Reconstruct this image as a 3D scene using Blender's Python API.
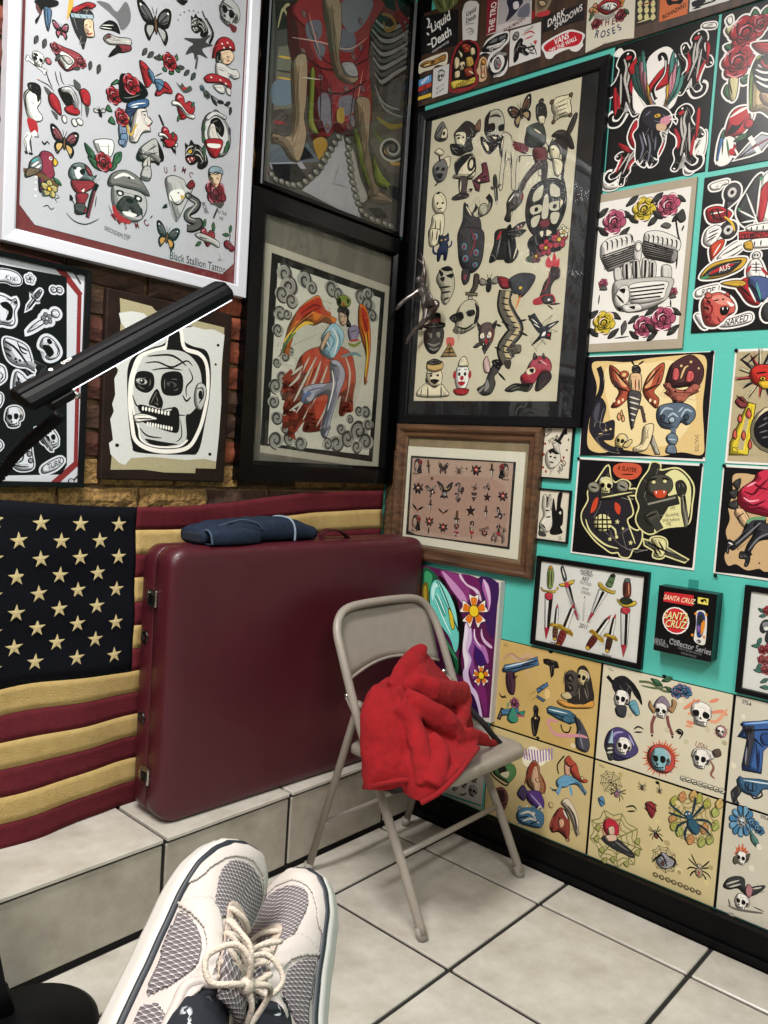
import bpy, bmesh, math, random
from mathutils import Vector, Matrix, geometry
from math import sin, cos, pi, radians
for o in list(bpy.data.objects): bpy.data.objects.remove(o)
SC = bpy.context.scene
COL = SC.collection
random.seed(7)

# ------------------------------------------------------------------ camera
def cam_matrix(loc, yaw, pitch, roll):
    y, p, r = radians(yaw), radians(pitch), radians(roll)
    f = Vector((cos(y)*cos(p), sin(y)*cos(p), sin(p)))
    rt = Vector((sin(y), -cos(y), 0)); up = rt.cross(f)
    R = cos(r)*rt + sin(r)*up; U = -sin(r)*rt + cos(r)*up
    m = Matrix((R, U, -f)).transposed().to_4x4(); m.translation = loc
    return m
cam = bpy.data.cameras.new('camera'); cam.sensor_fit = 'VERTICAL'; cam.sensor_height = 36
cam.lens = 794.858/1024*36; cam.clip_start = 0.02
camo = bpy.data.objects.new('camera', cam); COL.objects.link(camo)
camo.matrix_world = cam_matrix(Vector((-2.0685, -1.828, 1.18)), 41.55592, -4.02914, 3.67131)
SC.camera = camo

# ------------------------------------------------------------------ light
w = bpy.data.worlds.new('world'); SC.world = w; w.use_nodes = True
w.node_tree.nodes['Background'].inputs[0].default_value = (0.75, 0.82, 1, 1)
w.node_tree.nodes['Background'].inputs[1].default_value = 0.15
def area(name, loc, size, power, col, target=None, sy=None):
    l = bpy.data.lights.new(name, 'AREA'); l.energy = power; l.size = size; l.color = col
    if sy: l.shape = 'RECTANGLE'; l.size_y = sy
    o = bpy.data.objects.new(name, l); COL.objects.link(o); o.location = loc
    if target: o.rotation_euler = (Vector(target)-Vector(loc)).to_track_quat('-Z', 'Y').to_euler()
    return o
area('ceiling_panel_light', (-1.95, -.8, 2.86), 1.2, 60, (1, .975, .94), sy=.3)
area('ceiling_panel_light', (-1.95, -2.7, 2.86), 1.2, 46, (1, .975, .94), sy=.3)
area('ceiling_panel_light', (-3.7, -1.8, 2.86), 1.2, 30, (1, .975, .94), sy=.3)
vs = SC.view_settings
vs.view_transform = 'Standard'; vs.look = 'None'; vs.gamma = 1; vs.use_curve_mapping = False
vs.exposure = 0.4

# ------------------------------------------------------------------ materials
def lin(c):
    if isinstance(c, str):
        c = [int(c[i:i+2], 16)/255 for i in (0, 2, 4)]
    return tuple((x/12.92 if x <= .04045 else ((x+.055)/1.055)**2.4) for x in c[:3]) + (1,)
MATS = {}
def mat(name, col='808080', rough=.6, metal=0, noise=None, bump=None, spec=.5, coat=0, sheen=0, emit=0, col2=None):
    """procedural Principled material; noise=(scale, amount or second colour), bump=(scale, strength)"""
    if name in MATS: return MATS[name]
    m = bpy.data.materials.new(name); m.use_nodes = True; nt = m.node_tree; N = nt.nodes; L = nt.links
    b = N['Principled BSDF']; c = lin(col)
    b.inputs['Base Color'].default_value = c; b.inputs['Roughness'].default_value = rough
    b.inputs['Metallic'].default_value = metal; b.inputs['Specular IOR Level'].default_value = spec
    b.inputs['Coat Weight'].default_value = coat
    if sheen: b.inputs['Sheen Weight'].default_value = sheen
    if emit: b.inputs['Emission Color'].default_value = c; b.inputs['Emission Strength'].default_value = emit
    tc = N.new('ShaderNodeTexCoord')
    if noise:
        n = N.new('ShaderNodeTexNoise'); n.inputs['Scale'].default_value = noise[0]; n.inputs['Detail'].default_value = 6
        n.inputs['Roughness'].default_value = .65
        r = N.new('ShaderNodeValToRGB'); r.color_ramp.elements[0].position = .32; r.color_ramp.elements[1].position = .7
        r.color_ramp.elements[0].color = c; r.color_ramp.elements[1].color = lin(noise[1])
        L.new(tc.outputs['Object'], n.inputs['Vector']); L.new(n.outputs['Fac'], r.inputs['Fac'])
        L.new(r.outputs['Color'], b.inputs['Base Color'])
    if bump:
        n = N.new('ShaderNodeTexNoise'); n.inputs['Scale'].default_value = bump[0]; n.inputs['Detail'].default_value = 5
        bp = N.new('ShaderNodeBump'); bp.inputs['Strength'].default_value = bump[1]; bp.inputs['Distance'].default_value = .01
        L.new(tc.outputs['Object'], n.inputs['Vector']); L.new(n.outputs['Fac'], bp.inputs['Height'])
        L.new(bp.outputs['Normal'], b.inputs['Normal'])
    MATS[name] = m
    return m
def wood(name, c1, c2, axis='X', rough=.5, scale=9):
    m = mat(name, c1, rough); nt = m.node_tree; N = nt.nodes; L = nt.links; b = N['Principled BSDF']
    tc = N.new('ShaderNodeTexCoord'); mp = N.new('ShaderNodeMapping'); s = [scale*5]*3; s['XYZ'.index(axis)] = scale*.35
    mp.inputs['Scale'].default_value = s
    n = N.new('ShaderNodeTexNoise'); n.inputs['Scale'].default_value = 1.6; n.inputs['Detail'].default_value = 5
    r = N.new('ShaderNodeValToRGB'); r.color_ramp.elements[0].color = lin(c1); r.color_ramp.elements[1].color = lin(c2)
    r.color_ramp.elements[0].position = .35; r.color_ramp.elements[1].position = .68
    L.new(tc.outputs['Object'], mp.inputs['Vector']); L.new(mp.outputs['Vector'], n.inputs['Vector'])
    L.new(n.outputs['Fac'], r.inputs['Fac']); L.new(r.outputs['Color'], b.inputs['Base Color'])
    return m
def glass_mat(name='picture_glass', tint=(.97, .98, .98)):
    if name in MATS: return MATS[name]
    m = bpy.data.materials.new(name); m.use_nodes = True; nt = m.node_tree; N = nt.nodes; L = nt.links
    N.remove(N['Principled BSDF']); out = N['Material Output']
    t = N.new('ShaderNodeBsdfTransparent'); t.inputs[0].default_value = (*tint, 1)
    g = N.new('ShaderNodeBsdfGlossy'); g.inputs['Roughness'].default_value = .02
    lw = N.new('ShaderNodeLayerWeight'); pw = N.new('ShaderNodeMath'); pw.operation = 'POWER'; pw.inputs[1].default_value = 5
    f = N.new('ShaderNodeMath'); f.operation = 'MULTIPLY_ADD'; f.inputs[1].default_value = .6; f.inputs[2].default_value = .028
    lw.inputs[0].default_value = .5; L.new(lw.outputs['Facing'], pw.inputs[0]); L.new(pw.outputs[0], f.inputs[0])
    x = N.new('ShaderNodeMixShader'); L.new(f.outputs[0], x.inputs[0]); L.new(t.outputs[0], x.inputs[1]); L.new(g.outputs[0], x.inputs[2])
    L.new(x.outputs[0], out.inputs['Surface']); MATS[name] = m
    return m
def print_mat(name='printed_ink', rough=.55):
    if name in MATS: return MATS[name]
    m = bpy.data.materials.new(name); m.use_nodes = True; nt = m.node_tree; N = nt.nodes; L = nt.links
    b = N['Principled BSDF']; b.inputs['Roughness'].default_value = rough; b.inputs['Specular IOR Level'].default_value = .25
    a = N.new('ShaderNodeAttribute'); a.attribute_name = 'ink'
    tc = N.new('ShaderNodeTexCoord'); n = N.new('ShaderNodeTexNoise'); n.inputs['Scale'].default_value = 260; n.inputs['Detail'].default_value = 3
    x = N.new('ShaderNodeMix'); x.data_type = 'RGBA'; x.blend_type = 'OVERLAY'; x.inputs[0].default_value = .22
    L.new(tc.outputs['Object'], n.inputs['Vector']); L.new(a.outputs['Color'], x.inputs[6]); L.new(n.outputs['Fac'], x.inputs[7])
    L.new(x.outputs[2], b.inputs['Base Color']); MATS[name] = m
    return m

# ------------------------------------------------------------------ mesh helpers
def obj(name, bm, m=None, parent=None, smooth=False):
    me = bpy.data.meshes.new(name)
    if isinstance(bm, bmesh.types.BMesh):
        bmesh.ops.recalc_face_normals(bm, faces=bm.faces); bm.to_mesh(me); bm.free()
    else:
        me.from_pydata(*bm)
    o = bpy.data.objects.new(name, me); COL.objects.link(o)
    if m: me.materials.append(m)
    if smooth:
        for p in me.polygons: p.use_smooth = True
    if parent: o.parent = parent
    return o
def tag(o, label, cat, group=None):
    o['label'] = label; o['category'] = cat
    if group: o['group'] = group
    return o
def thing(name, label, cat, loc=(0, 0, 0), group=None, rot=None):
    o = bpy.data.objects.new(name, None); COL.objects.link(o); o.empty_display_size = .05
    if rot is not None: o.matrix_world = Matrix.Translation(loc) @ rot.to_4x4()
    else: o.location = loc
    return tag(o, label, cat, group)
def struct(name, bm, m, parent=None):
    o = obj(name, bm, m, parent)
    if not parent: o['kind'] = 'structure'
    return o
def copy_of(o, parent=None, name=None):
    c = o.copy(); COL.objects.link(c); c.parent = parent
    return c
def box(bm, x0, x1, y0, y1, z0, z1, bev=0, seg=2):
    r = bmesh.ops.create_cube(bm, size=1, matrix=Matrix.Translation(((x0+x1)/2, (y0+y1)/2, (z0+z1)/2)) @ Matrix.Diagonal((x1-x0, y1-y0, z1-z0, 1)))
    if bev:
        es = {e for v in r['verts'] for e in v.link_edges}
        bmesh.ops.bevel(bm, geom=list(es), offset=bev, segments=seg, affect='EDGES', profile=.5)
    return bm
def B(): return bmesh.new()
def bx(*a, **k): return box(B(), *a, **k)
def spline(P, n=8, closed=False):
    P = [Vector(p) for p in P]; N = len(P); out = []
    rng = range(N if closed else N-1)
    for i in rng:
        if closed: a, b, c, d = P[i-1], P[i], P[(i+1) % N], P[(i+2) % N]
        else: a, b, c, d = P[max(i-1, 0)], P[i], P[i+1], P[min(i+2, N-1)]
        for k in range(n):
            t = k/n
            out.append(.5*((2*b)+(c-a)*t+(2*a-5*b+4*c-d)*t*t+(3*b-a-3*c+d)*t**3))
    if not closed: out.append(P[-1])
    return out
def tube(bm, P, r, seg=10, caps=True, closed=False, flat=None):
    """sweep a circle (radius r or list) along points"""
    P = [Vector(p) for p in P]; n = len(P); rs = r if isinstance(r, (list, tuple)) else [r]*n
    rings = []; up = None
    for i, p in enumerate(P):
        if closed: t = P[(i+1) % n]-P[i-1]
        else: t = P[min(i+1, n-1)]-P[max(i-1, 0)]
        t.normalize()
        if up is None:
            up = Vector((0, 0, 1)) if abs(t.z) < .9 else Vector((1, 0, 0))
        up = (up - t*up.dot(t)); up.normalize(); s = t.cross(up)
        f = flat or 1
        rings.append([bm.verts.new(p+rs[i]*(cos(2*pi*k/seg)*s+f*sin(2*pi*k/seg)*up)) for k in range(seg)])
    for i in range(n if closed else n-1):
        a, b = rings[i], rings[(i+1) % n]
        for k in range(seg): bm.faces.new((a[k], a[(k+1) % seg], b[(k+1) % seg], b[k]))
    if caps and not closed:
        bm.faces.new(rings[0][::-1]); bm.faces.new(rings[-1])
    return bm
def lathe(bm, prof, seg=24, M=Matrix()):
    rings = [[bm.verts.new(M @ Vector((r*cos(2*pi*k/seg), r*sin(2*pi*k/seg), z))) for k in range(seg)] for r, z in prof]
    for a, b in zip(rings, rings[1:]):
        for k in range(seg): bm.faces.new((a[k], a[(k+1) % seg], b[(k+1) % seg], b[k]))
    bm.faces.new(rings[0][::-1]); bm.faces.new(rings[-1])
    return bm
def grid(rows, closed_u=False, closed_v=False):
    """mesh data from rows of points"""
    nv = len(rows[0]); V = [tuple(p) for r in rows for p in r]; F = []
    nr = len(rows)
    for i in range(nr if closed_v else nr-1):
        for j in range(nv if closed_u else nv-1):
            a = i*nv+j; b = i*nv+(j+1) % nv; c = ((i+1) % nr)*nv+(j+1) % nv; d = ((i+1) % nr)*nv+j
            F.append((a, b, c, d))
    return V, [], F
def prism(bm, pts, z0, z1, f=lambda a, b, c: (a, b, c)):
    lo = [bm.verts.new(f(x, y, z0)) for x, y in pts]; hi = [bm.verts.new(f(x, y, z1)) for x, y in pts]
    n = len(pts)
    for k in range(n): bm.faces.new((lo[k], lo[(k+1) % n], hi[(k+1) % n], hi[k]))
    bm.faces.new(lo[::-1]); bm.faces.new(hi)
    return bm

# wall frames: local a = right along the wall, b = up, c = out of the wall
ROT = {'R': Matrix(((0, 0, -1), (-1, 0, 0), (0, 1, 0))), 'L': Matrix(((1, 0, 0), (0, 0, -1), (0, 1, 0)))}
def wall_pt(wall, s, t, c=0):
    return Vector((-c, -s, t)) if wall == 'R' else Vector((s, -c, t))

# ------------------------------------------------------------------ setting
M_mortar = mat('mortar', '8a6d4c', .95, noise=(14, '4a3527'), bump=(60, .9))
M_teal = mat('teal_paint', '52bcae', .42, bump=(120, .06))
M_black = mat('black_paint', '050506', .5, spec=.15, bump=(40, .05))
M_tile = mat('floor_tile_glaze', 'cbc6bc', .3, noise=(9, 'aca498'), bump=(30, .04))
M_tile_shade = mat('tile_glaze_shaded', 'b3ab9f', .34, noise=(9, '958c80'), bump=(30, .04))  # same tile as the floor, darkened to paint shade on the step front
M_grout = mat('grout', '1f1c1a', .9, bump=(80, .3))
M_white = mat('plaster', 'b9b6b0', .8, bump=(30, .05))

# left brick wall: recessed mortar bed plus one object per brick
wl = struct('wall_left', bx(-4.6, .12, .012, .14, -.02, 2.9), M_mortar)
BR = [mat('brick_dark', '3a1f18', .9, noise=(30, '5d2f22'), bump=(55, .8)), mat('brick_red', '6e3323', .9, noise=(26, '4a251b'), bump=(55, .8)),
      mat('brick_orange', '8c4429', .9, noise=(22, '5e3020'), bump=(55, .8)), mat('brick_brown', '4d3324', .92, noise=(30, '33231a'), bump=(55, .8)),
      mat('brick_tan', 'b08a50', .95, noise=(70, '5c4226'), bump=(70, 1))]
def brick_mesh(seed):
    rnd = random.Random(seed); bm = B(); W, H = .204, .058
    nx, nz = 4, 2; fr = [[None]*(nz+1) for _ in range(nx+1)]; bk = {}
    for i in range(nx+1):
        for j in range(nz+1):
            edge = i in (0, nx) or j in (0, nz)
            x = -W/2+W*i/nx+rnd.uniform(-.004, .004); z = H*j/nz+rnd.uniform(-.003, .003)
            fr[i][j] = bm.verts.new((x, (.003 if edge else -.004)+rnd.uniform(-.003, .003), z))
    for i in range(nx):
        for j in range(nz): bm.faces.new((fr[i][j], fr[i+1][j], fr[i+1][j+1], fr[i][j+1]))
    loop = [fr[i][0] for i in range(nx+1)]+[fr[nx][j] for j in range(1, nz+1)]+[fr[i][nz] for i in range(nx-1, -1, -1)]+[fr[0][j] for j in range(nz-1, 0, -1)]
    back = [bm.verts.new((v.co.x, .03, v.co.z)) for v in loop]
    for k in range(len(loop)):
        q = (k+1) % len(loop); bm.faces.new((loop[k], back[k], back[q], loop[q]))
    me = bpy.data.meshes.new('brick'); bmesh.ops.recalc_face_normals(bm, faces=bm.faces); bm.to_mesh(me); bm.free()
    return me
brick_var = []
for k in range(5):
    for s in range(3):
        me = brick_mesh(10*k+s); me.materials.append(BR[k]); brick_var.append((k, me))
rb = random.Random(3)
z = .93; row = 0
while z < 2.5:
    x = -.104 if row % 2 else 0.0
    while x > -1.62:
        if x-.104 < .01:
            kk = rb.choices(range(5), (4, 4, 2.2, 4, .6))[0]
            if z < 1.13: kk = rb.choices((4, 3), (9, 1))[0]
            me = rb.choice([m for k, m in brick_var if k == kk])
            o = bpy.data.objects.new('brick', me); COL.objects.link(o); o.parent = wl
            o.location = (x-.104+rb.uniform(-.003, .003), rb.uniform(-.004, .004), z+rb.uniform(-.002, .002))
            if x > -.05: o.scale.x = .9
        x -= .215
    z += .0685; row += 1

wr = struct('wall_right', bx(0, .12, -4.6, .14, -.02, 2.9), M_teal)
# black painted lower panel with its moulded foot
bm = bx(-.03, 0, -4.6, -.0, 0, .083, bev=.002); box(bm, -.04, -.03, -4.6, 0, 0, .022, bev=.003)
struct('baseboard_right', bm, M_black)
struct('corner_shade_strip', bx(-.0022, 0, -.062, 0, 1.2, 2.9), M_black)  # black strip paints in the shade of the gap between the corner frames
struct('trim_2', bx(-.004, 0, -.062, 0, .8, 1.2), mat('corner_render', '7a5a3a', .95, noise=(60, '3c2818'), bump=(70, 1)))
struct('ceiling', bx(-4.6, .12, -4.6, .14, 2.9, 3.0), M_white)
M_far = mat('plaster_grey', '6d6a66', .85, bump=(30, .05))
struct('wall_back', bx(-4.7, -4.6, -4.7, .14, -.02, 2.9), M_far)
struct('wall_near', bx(-4.6, .12, -4.7, -4.6, -.02, 2.9), M_far)
fl = struct('floor', bx(-4.6, .0, -4.6, -.0, -.06, -.006), M_grout)
def tile_mesh(w, d, h, m, bev=.0025):
    bm = bx(0, w, 0, d, -h, 0, bev=bev, seg=1)
    me = bpy.data.meshes.new('tile'); bmesh.ops.recalc_face_normals(bm, faces=bm.faces); bm.to_mesh(me); bm.free(); me.materials.append(m)
    return me
PITCH, GR = .405, .011
cache = {}
def put_tile(parent, x0, x1, y0, y1, z, m, axis='z'):
    key = (round(x1-x0, 3), round(y1-y0, 3), m.name, axis)
    if key not in cache: cache[key] = tile_mesh(x1-x0, y1-y0, .012, m)
    o = bpy.data.objects.new('tile', cache[key]); COL.objects.link(o); o.parent = parent
    if axis == 'y': o.rotation_euler = (pi/2, 0, 0); o.location = (x0, z, y0)
    else: o.location = (x0, y0, z)
    return o
gx = [-.1975-PITCH*k for k in range(-1, 11)]; gy = [-.4165-PITCH*k for k in range(-1, 11)]
for i in range(len(gx)-1):
    for j in range(len(gy)-1):
        x1, x0, y1, y0 = min(gx[i], -.042), gx[i+1]+GR, min(gy[j], -.236), gy[j+1]+GR
        if x1-x0 > .03 and y1-y0 > .03: put_tile(fl, x0, x1, y0, y1, 0, M_tile)
# tiled step along the left wall
st = struct('floor_step', bx(-4.6, -.0, -.2255, .012, -.005, .2135), M_grout)
jx = [-.1865-PITCH*k for k in range(-1, 11)]
for i in range(len(jx)-1):
    x1, x0 = min(jx[i], -.004), jx[i+1]+GR
    put_tile(st, x0, x1, .012, .205, -.231, M_tile_shade, 'y')
    put_tile(st, x0, x1, -.236, -.008, .2245, M_tile)


# ------------------------------------------------------------------ flat print: a small vector-drawing language
# units are 0.5 mm on the sheet, origin at its lower left corner, b up
U = .0005
DEBUG = False
PAL = dict(k='0b0a09', w='efeae2', r='a6252e', d='6d1a22', p='d98a94', y='e0b63a', o='d9772b', g='3f6a48', t='4f9a94', b='3f6fa8', n='1f2c4d',
           u='6a3d7c', s='e3c3a2', e='77736f', l='b9b4ae', m='413d3b', c='e6d9b8', h='6b4a30', a='9fc3cf', i='8a2f45', j='c9d6a0', q='cfe0e6', v='4d1420', x='f6f4ef', z='d8c08a')
TXT = {}
def text_mesh(s, bold=0, shear=0):
    k = (s, bold, shear)
    if k not in TXT:
        c = bpy.data.curves.new('t', 'FONT'); c.body = s; c.size = 1; c.offset = bold; c.shear = shear
        c.align_x = 'CENTER'; c.resolution_u = 3
        o = bpy.data.objects.new('t', c); COL.objects.link(o)
        dg = bpy.context.evaluated_depsgraph_get(); me = bpy.data.meshes.new_from_object(o.evaluated_get(dg))
        V = [(v.co.x*.74, v.co.y-.35) for v in me.vertices]; F = [tuple(p.vertices) for p in me.polygons]
        bpy.data.objects.remove(o); bpy.data.curves.remove(c); bpy.data.meshes.remove(me)
        TXT[k] = (V, F)
    return TXT[k]
def area2(P): return sum(P[i-1][0]*P[i][1]-P[i][0]*P[i-1][1] for i in range(len(P)))/2
def smooth2(P, closed=True):
    n = len(P); out = []
    if n == 2 and not closed:
        return [(P[0][0]+(P[1][0]-P[0][0])*q/4, P[0][1]+(P[1][1]-P[0][1])*q/4) for q in range(5)]
    for i in range(n if closed else n-1):
        if closed: a, b, c, d = P[i-1], P[i], P[(i+1) % n], P[(i+2) % n]
        else: a, b, c, d = P[max(i-1, 0)], P[i], P[i+1], P[min(i+2, n-1)]
        L = math.hypot(c[0]-b[0], c[1]-b[1]); m = 2 if L < 6 else (3 if L < 25 else 5)
        for q in range(m):
            t = q/m; t2 = t*t; t3 = t2*t
            out.append(tuple(.5*(2*b[j]+(c[j]-a[j])*t+(2*a[j]-5*b[j]+4*c[j]-d[j])*t2+(3*b[j]-a[j]-3*c[j]+d[j])*t3) for j in (0, 1)))
    if not closed: out.append(P[-1])
    return out
def offset2(P, d):
    s = 1 if area2(P) > 0 else -1; n = len(P); out = []
    for i in range(n):
        ax, ay = P[i][0]-P[i-1][0], P[i][1]-P[i-1][1]; bx_, by = P[(i+1) % n][0]-P[i][0], P[(i+1) % n][1]-P[i][1]
        la = math.hypot(ax, ay) or 1; lb = math.hypot(bx_, by) or 1
        nx, ny = ay/la+by/lb, -(ax/la+bx_/lb); l = math.hypot(nx, ny)
        if l < .3: nx, ny, l = ay/la, -ax/la, 1
        k = min(2/l, 1.6)
        out.append((P[i][0]+s*d*k*nx/l, P[i][1]+s*d*k*ny/l))
    return out
class Art:
    def __init__(self, pal=None, lw=3.0, z0=.0004):
        self.V = []; self.F = []; self.C = []; self.pal = dict(PAL); self.pal.update(pal or {}); self.lw = lw*1.55
        self.z0 = z0; self.layer = 0; self.sub = {}; self.halo = None; self.seen = []; self.shade = .36
    def lift(self, P, h=1):
        """painter's order: lie just above whatever is already printed underneath"""
        xs = [p[0] for p in P]; ys = [p[1] for p in P]; b = (min(xs), min(ys), max(xs), max(ys)); m = 0
        for q in self.seen:
            if q[4] > m and q[0] < b[2] and q[2] > b[0] and q[1] < b[3] and q[3] > b[1]: m = q[4]
        self.layer = m+1; self.seen.append((*b, m+h))
    def col(self, c):
        c = self.sub.get(c, c)
        return lin(self.pal.get(c, c))
    def face(self, P, col):
        if len(P) < 3: return
        z = self.z0+self.layer*6e-6; n = len(self.V)
        self.V += [(x*U, y*U, z) for x, y in P]; self.F.append(tuple(range(n, n+len(P)))); self.C.append(col)
    def poly(self, P, col, line):
        if self.halo:
            P = offset2(P, self.halo[1]); self.lift(P); self.face(P, self.halo[0]); return
        self.lift(P, 4)
        if line:
            self.face(offset2(P, line*.6), self.col('k')); self.layer += 1; P = offset2(P, -line*.4); c = self.col(col); self.face(P, c)
            xs = [p[0] for p in P]; ys = [p[1] for p in P]; dp = .26*min(max(xs)-min(xs), max(ys)-min(ys))
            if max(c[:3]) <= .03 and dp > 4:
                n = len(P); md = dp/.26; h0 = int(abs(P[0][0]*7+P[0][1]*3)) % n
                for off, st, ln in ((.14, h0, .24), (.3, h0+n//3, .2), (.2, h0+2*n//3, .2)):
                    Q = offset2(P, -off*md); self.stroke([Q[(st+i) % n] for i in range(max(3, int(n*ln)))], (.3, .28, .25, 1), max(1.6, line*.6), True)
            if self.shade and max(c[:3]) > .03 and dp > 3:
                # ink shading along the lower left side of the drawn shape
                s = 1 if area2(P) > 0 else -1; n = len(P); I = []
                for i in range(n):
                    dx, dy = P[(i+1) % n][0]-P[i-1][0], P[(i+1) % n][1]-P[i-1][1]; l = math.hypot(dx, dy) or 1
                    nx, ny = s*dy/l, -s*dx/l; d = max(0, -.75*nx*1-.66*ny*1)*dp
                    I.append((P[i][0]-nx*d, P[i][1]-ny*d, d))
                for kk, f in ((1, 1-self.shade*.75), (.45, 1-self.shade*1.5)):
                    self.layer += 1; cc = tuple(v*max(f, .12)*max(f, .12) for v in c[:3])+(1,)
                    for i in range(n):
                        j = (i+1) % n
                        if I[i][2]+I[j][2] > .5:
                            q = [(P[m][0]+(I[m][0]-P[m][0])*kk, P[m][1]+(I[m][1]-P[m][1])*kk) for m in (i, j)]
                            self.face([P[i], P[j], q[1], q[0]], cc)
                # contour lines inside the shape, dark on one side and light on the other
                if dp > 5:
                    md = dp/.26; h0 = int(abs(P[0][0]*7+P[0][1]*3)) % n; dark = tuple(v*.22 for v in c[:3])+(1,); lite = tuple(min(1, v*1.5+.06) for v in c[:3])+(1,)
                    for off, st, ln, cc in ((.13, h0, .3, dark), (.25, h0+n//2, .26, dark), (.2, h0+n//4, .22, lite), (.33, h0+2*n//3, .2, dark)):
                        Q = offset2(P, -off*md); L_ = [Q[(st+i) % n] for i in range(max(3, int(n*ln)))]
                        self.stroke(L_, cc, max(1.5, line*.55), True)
        else: self.face(P, self.col(col))
    def stroke(self, P, col, w, taper):
        n = len(P); c = self.col(col) if isinstance(col, str) else col; self.lift(P)
        if self.halo: c = self.halo[0]; w = w+2*self.halo[1]; taper = 0
        L = []; R = []
        for i in range(n):
            a = P[max(i-1, 0)]; b = P[min(i+1, n-1)]; dx, dy = b[0]-a[0], b[1]-a[1]; l = math.hypot(dx, dy) or 1
            t = i/(n-1); ww = w/2*((.3+.7*sin(pi*min(max(t, 0), 1))**.7) if taper else 1)
            L.append((P[i][0]-dy/l*ww, P[i][1]+dx/l*ww)); R.append((P[i][0]+dy/l*ww, P[i][1]-dx/l*ww))
        for i in range(n-1): self.face([L[i], R[i], R[i+1], L[i+1]], c)
    def text(self, s, x, y, h, rot, col, bold=0, shear=0):
        V, F = text_mesh(s, bold, shear); n = len(self.V)
        self.lift([(x-h*len(s)*.4, y-h*.6), (x+h*len(s)*.4, y+h*.6)]); z = self.z0+self.layer*6e-6; k = h/.72
        if self.halo:
            xs = [v[0] for v in V]; ys = [v[1] for v in V]
            if not xs: return
            q = [(min(xs), min(ys)), (max(xs), min(ys)), (max(xs), max(ys)), (min(xs), max(ys))]
            cr, sr = cos(radians(rot)), sin(radians(rot))
            self.face(offset2([(x+k*(a*cr-b*sr), y+k*(a*sr+b*cr)) for a, b in q], self.halo[1]), self.halo[0]); return
        cr, sr = cos(radians(rot)), sin(radians(rot)); c = self.col(col)
        self.V += [((x+k*(a*cr-b*sr))*U, (y+k*(a*sr+b*cr))*U, z) for a, b in V]
        for f in F: self.F.append(tuple(i+n for i in f)); self.C.append(c)
    def run(self, src, T=None, lw=None):
        """T maps local drawing coordinates to the sheet"""
        T = T or (lambda x, y: (x, y)); lw = lw or self.lw; k = 1
        k = math.hypot(T(0, 1)[0]-T(0, 0)[0], T(0, 1)[1]-T(0, 0)[1])
        cmds = [q.strip() for q in src.replace(';', '\n').split('\n') if q.strip()]
        i = 0
        while i < len(cmds):
            c = cmds[i].split(' '); op = c[0]
            if op == 'h':
                j = i+1
                while j < len(cmds) and cmds[j] != '/h': j += 1
                body = '\n'.join(cmds[i+1:j]); l0 = self.layer
                self.halo = (self.col(c[1]), float(c[2])); self.run(body, T, lw); self.halo = None
                self.run(body, T, lw); i = j+1; continue
            if op == 'sh': self.shade = float(c[1])
            elif op == 'lw': lw = float(c[1])*1.55
            elif op in 'pfgG':
                P = [float(v) for v in c[2:] if v]; P = [T(P[q], P[q+1]) for q in range(0, len(P)-1, 2)]
                if op in 'pf': P = smooth2(P)
                self.poly(P, c[1], lw if op in 'pG' else 0)
            elif op in 'sl':
                P = [float(v) for v in c[3:] if v]; P = [T(P[q], P[q+1]) for q in range(0, len(P)-1, 2)]
                self.stroke(smooth2(P, False), c[1], max(float(c[2])*k*1.5, 1.6), op == 's')
            elif op in 'eE':
                x, y, rx, ry = map(float, c[2:6]); rot = radians(float(c[6])) if len(c) > 6 else 0
                n = 10 if rx*k < 8 else 18
                P = [T(x+rx*cos(q*2*pi/n)*cos(rot)-ry*sin(q*2*pi/n)*sin(rot), y+rx*cos(q*2*pi/n)*sin(rot)+ry*sin(q*2*pi/n)*cos(rot)) for q in range(n)]
                self.poly(P, c[1], lw if op == 'E' else 0)
            elif op in ('t', 'tb', 'ti'):
                x, y = T(float(c[2]), float(c[3]))
                self.text(' '.join(c[6:]), x, y, float(c[4])*k, float(c[5]), c[1], .02 if op == 'tb' else (.012 if op == 'ti' else 0), .35 if op == 'ti' else 0)
            elif op == 'm':
                x, y = T(float(c[2]), float(c[3])); s = float(c[4])*k/100; r = radians(float(c[5])) if len(c) > 5 else 0
                fl_ = -1 if len(c) > 6 and 'x' in c[6].split('|')[0] else 1
                old = self.sub; self.sub = dict(old)
                for q in (c[6].split('|')[1:] if len(c) > 6 else []): self.sub[q[0]] = old.get(q[2:], q[2:])
                ar = float(c[6].split('|')[0].split('*')[1]) if len(c) > 6 and '*' in c[6].split('|')[0] else 1
                cr, sr = cos(r), sin(r)
                def T2(a, b, x=x, y=y, s=s, cr=cr, sr=sr, f=fl_*ar): return (x+s*(f*a*cr+b*sr), y+s*(f*a*sr-b*cr))
                self.run(MOTIF[c[1]], T2, max(1.8, min(lw, s*5)))
                self.sub = old
            i += 1
    def build(self, parent, name='print', rough=.55, c=0):
        if DEBUG: print('ART', parent.name, max(q[4] for q in self.seen), len(self.F))
        me = bpy.data.meshes.new(name); me.from_pydata([(x, y, z+c) for x, y, z in self.V], [], self.F)
        at = me.attributes.new('ink', 'FLOAT_COLOR', 'FACE'); at.data.foreach_set('color', [v for q in self.C for v in q])
        # every face towards the viewer
        o = bpy.data.objects.new(name, me); COL.objects.link(o); o.parent = parent
        me.materials.append(print_mat('printed_ink_%d' % int(rough*100), rough))
        return o

MOTIF = {}

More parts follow.
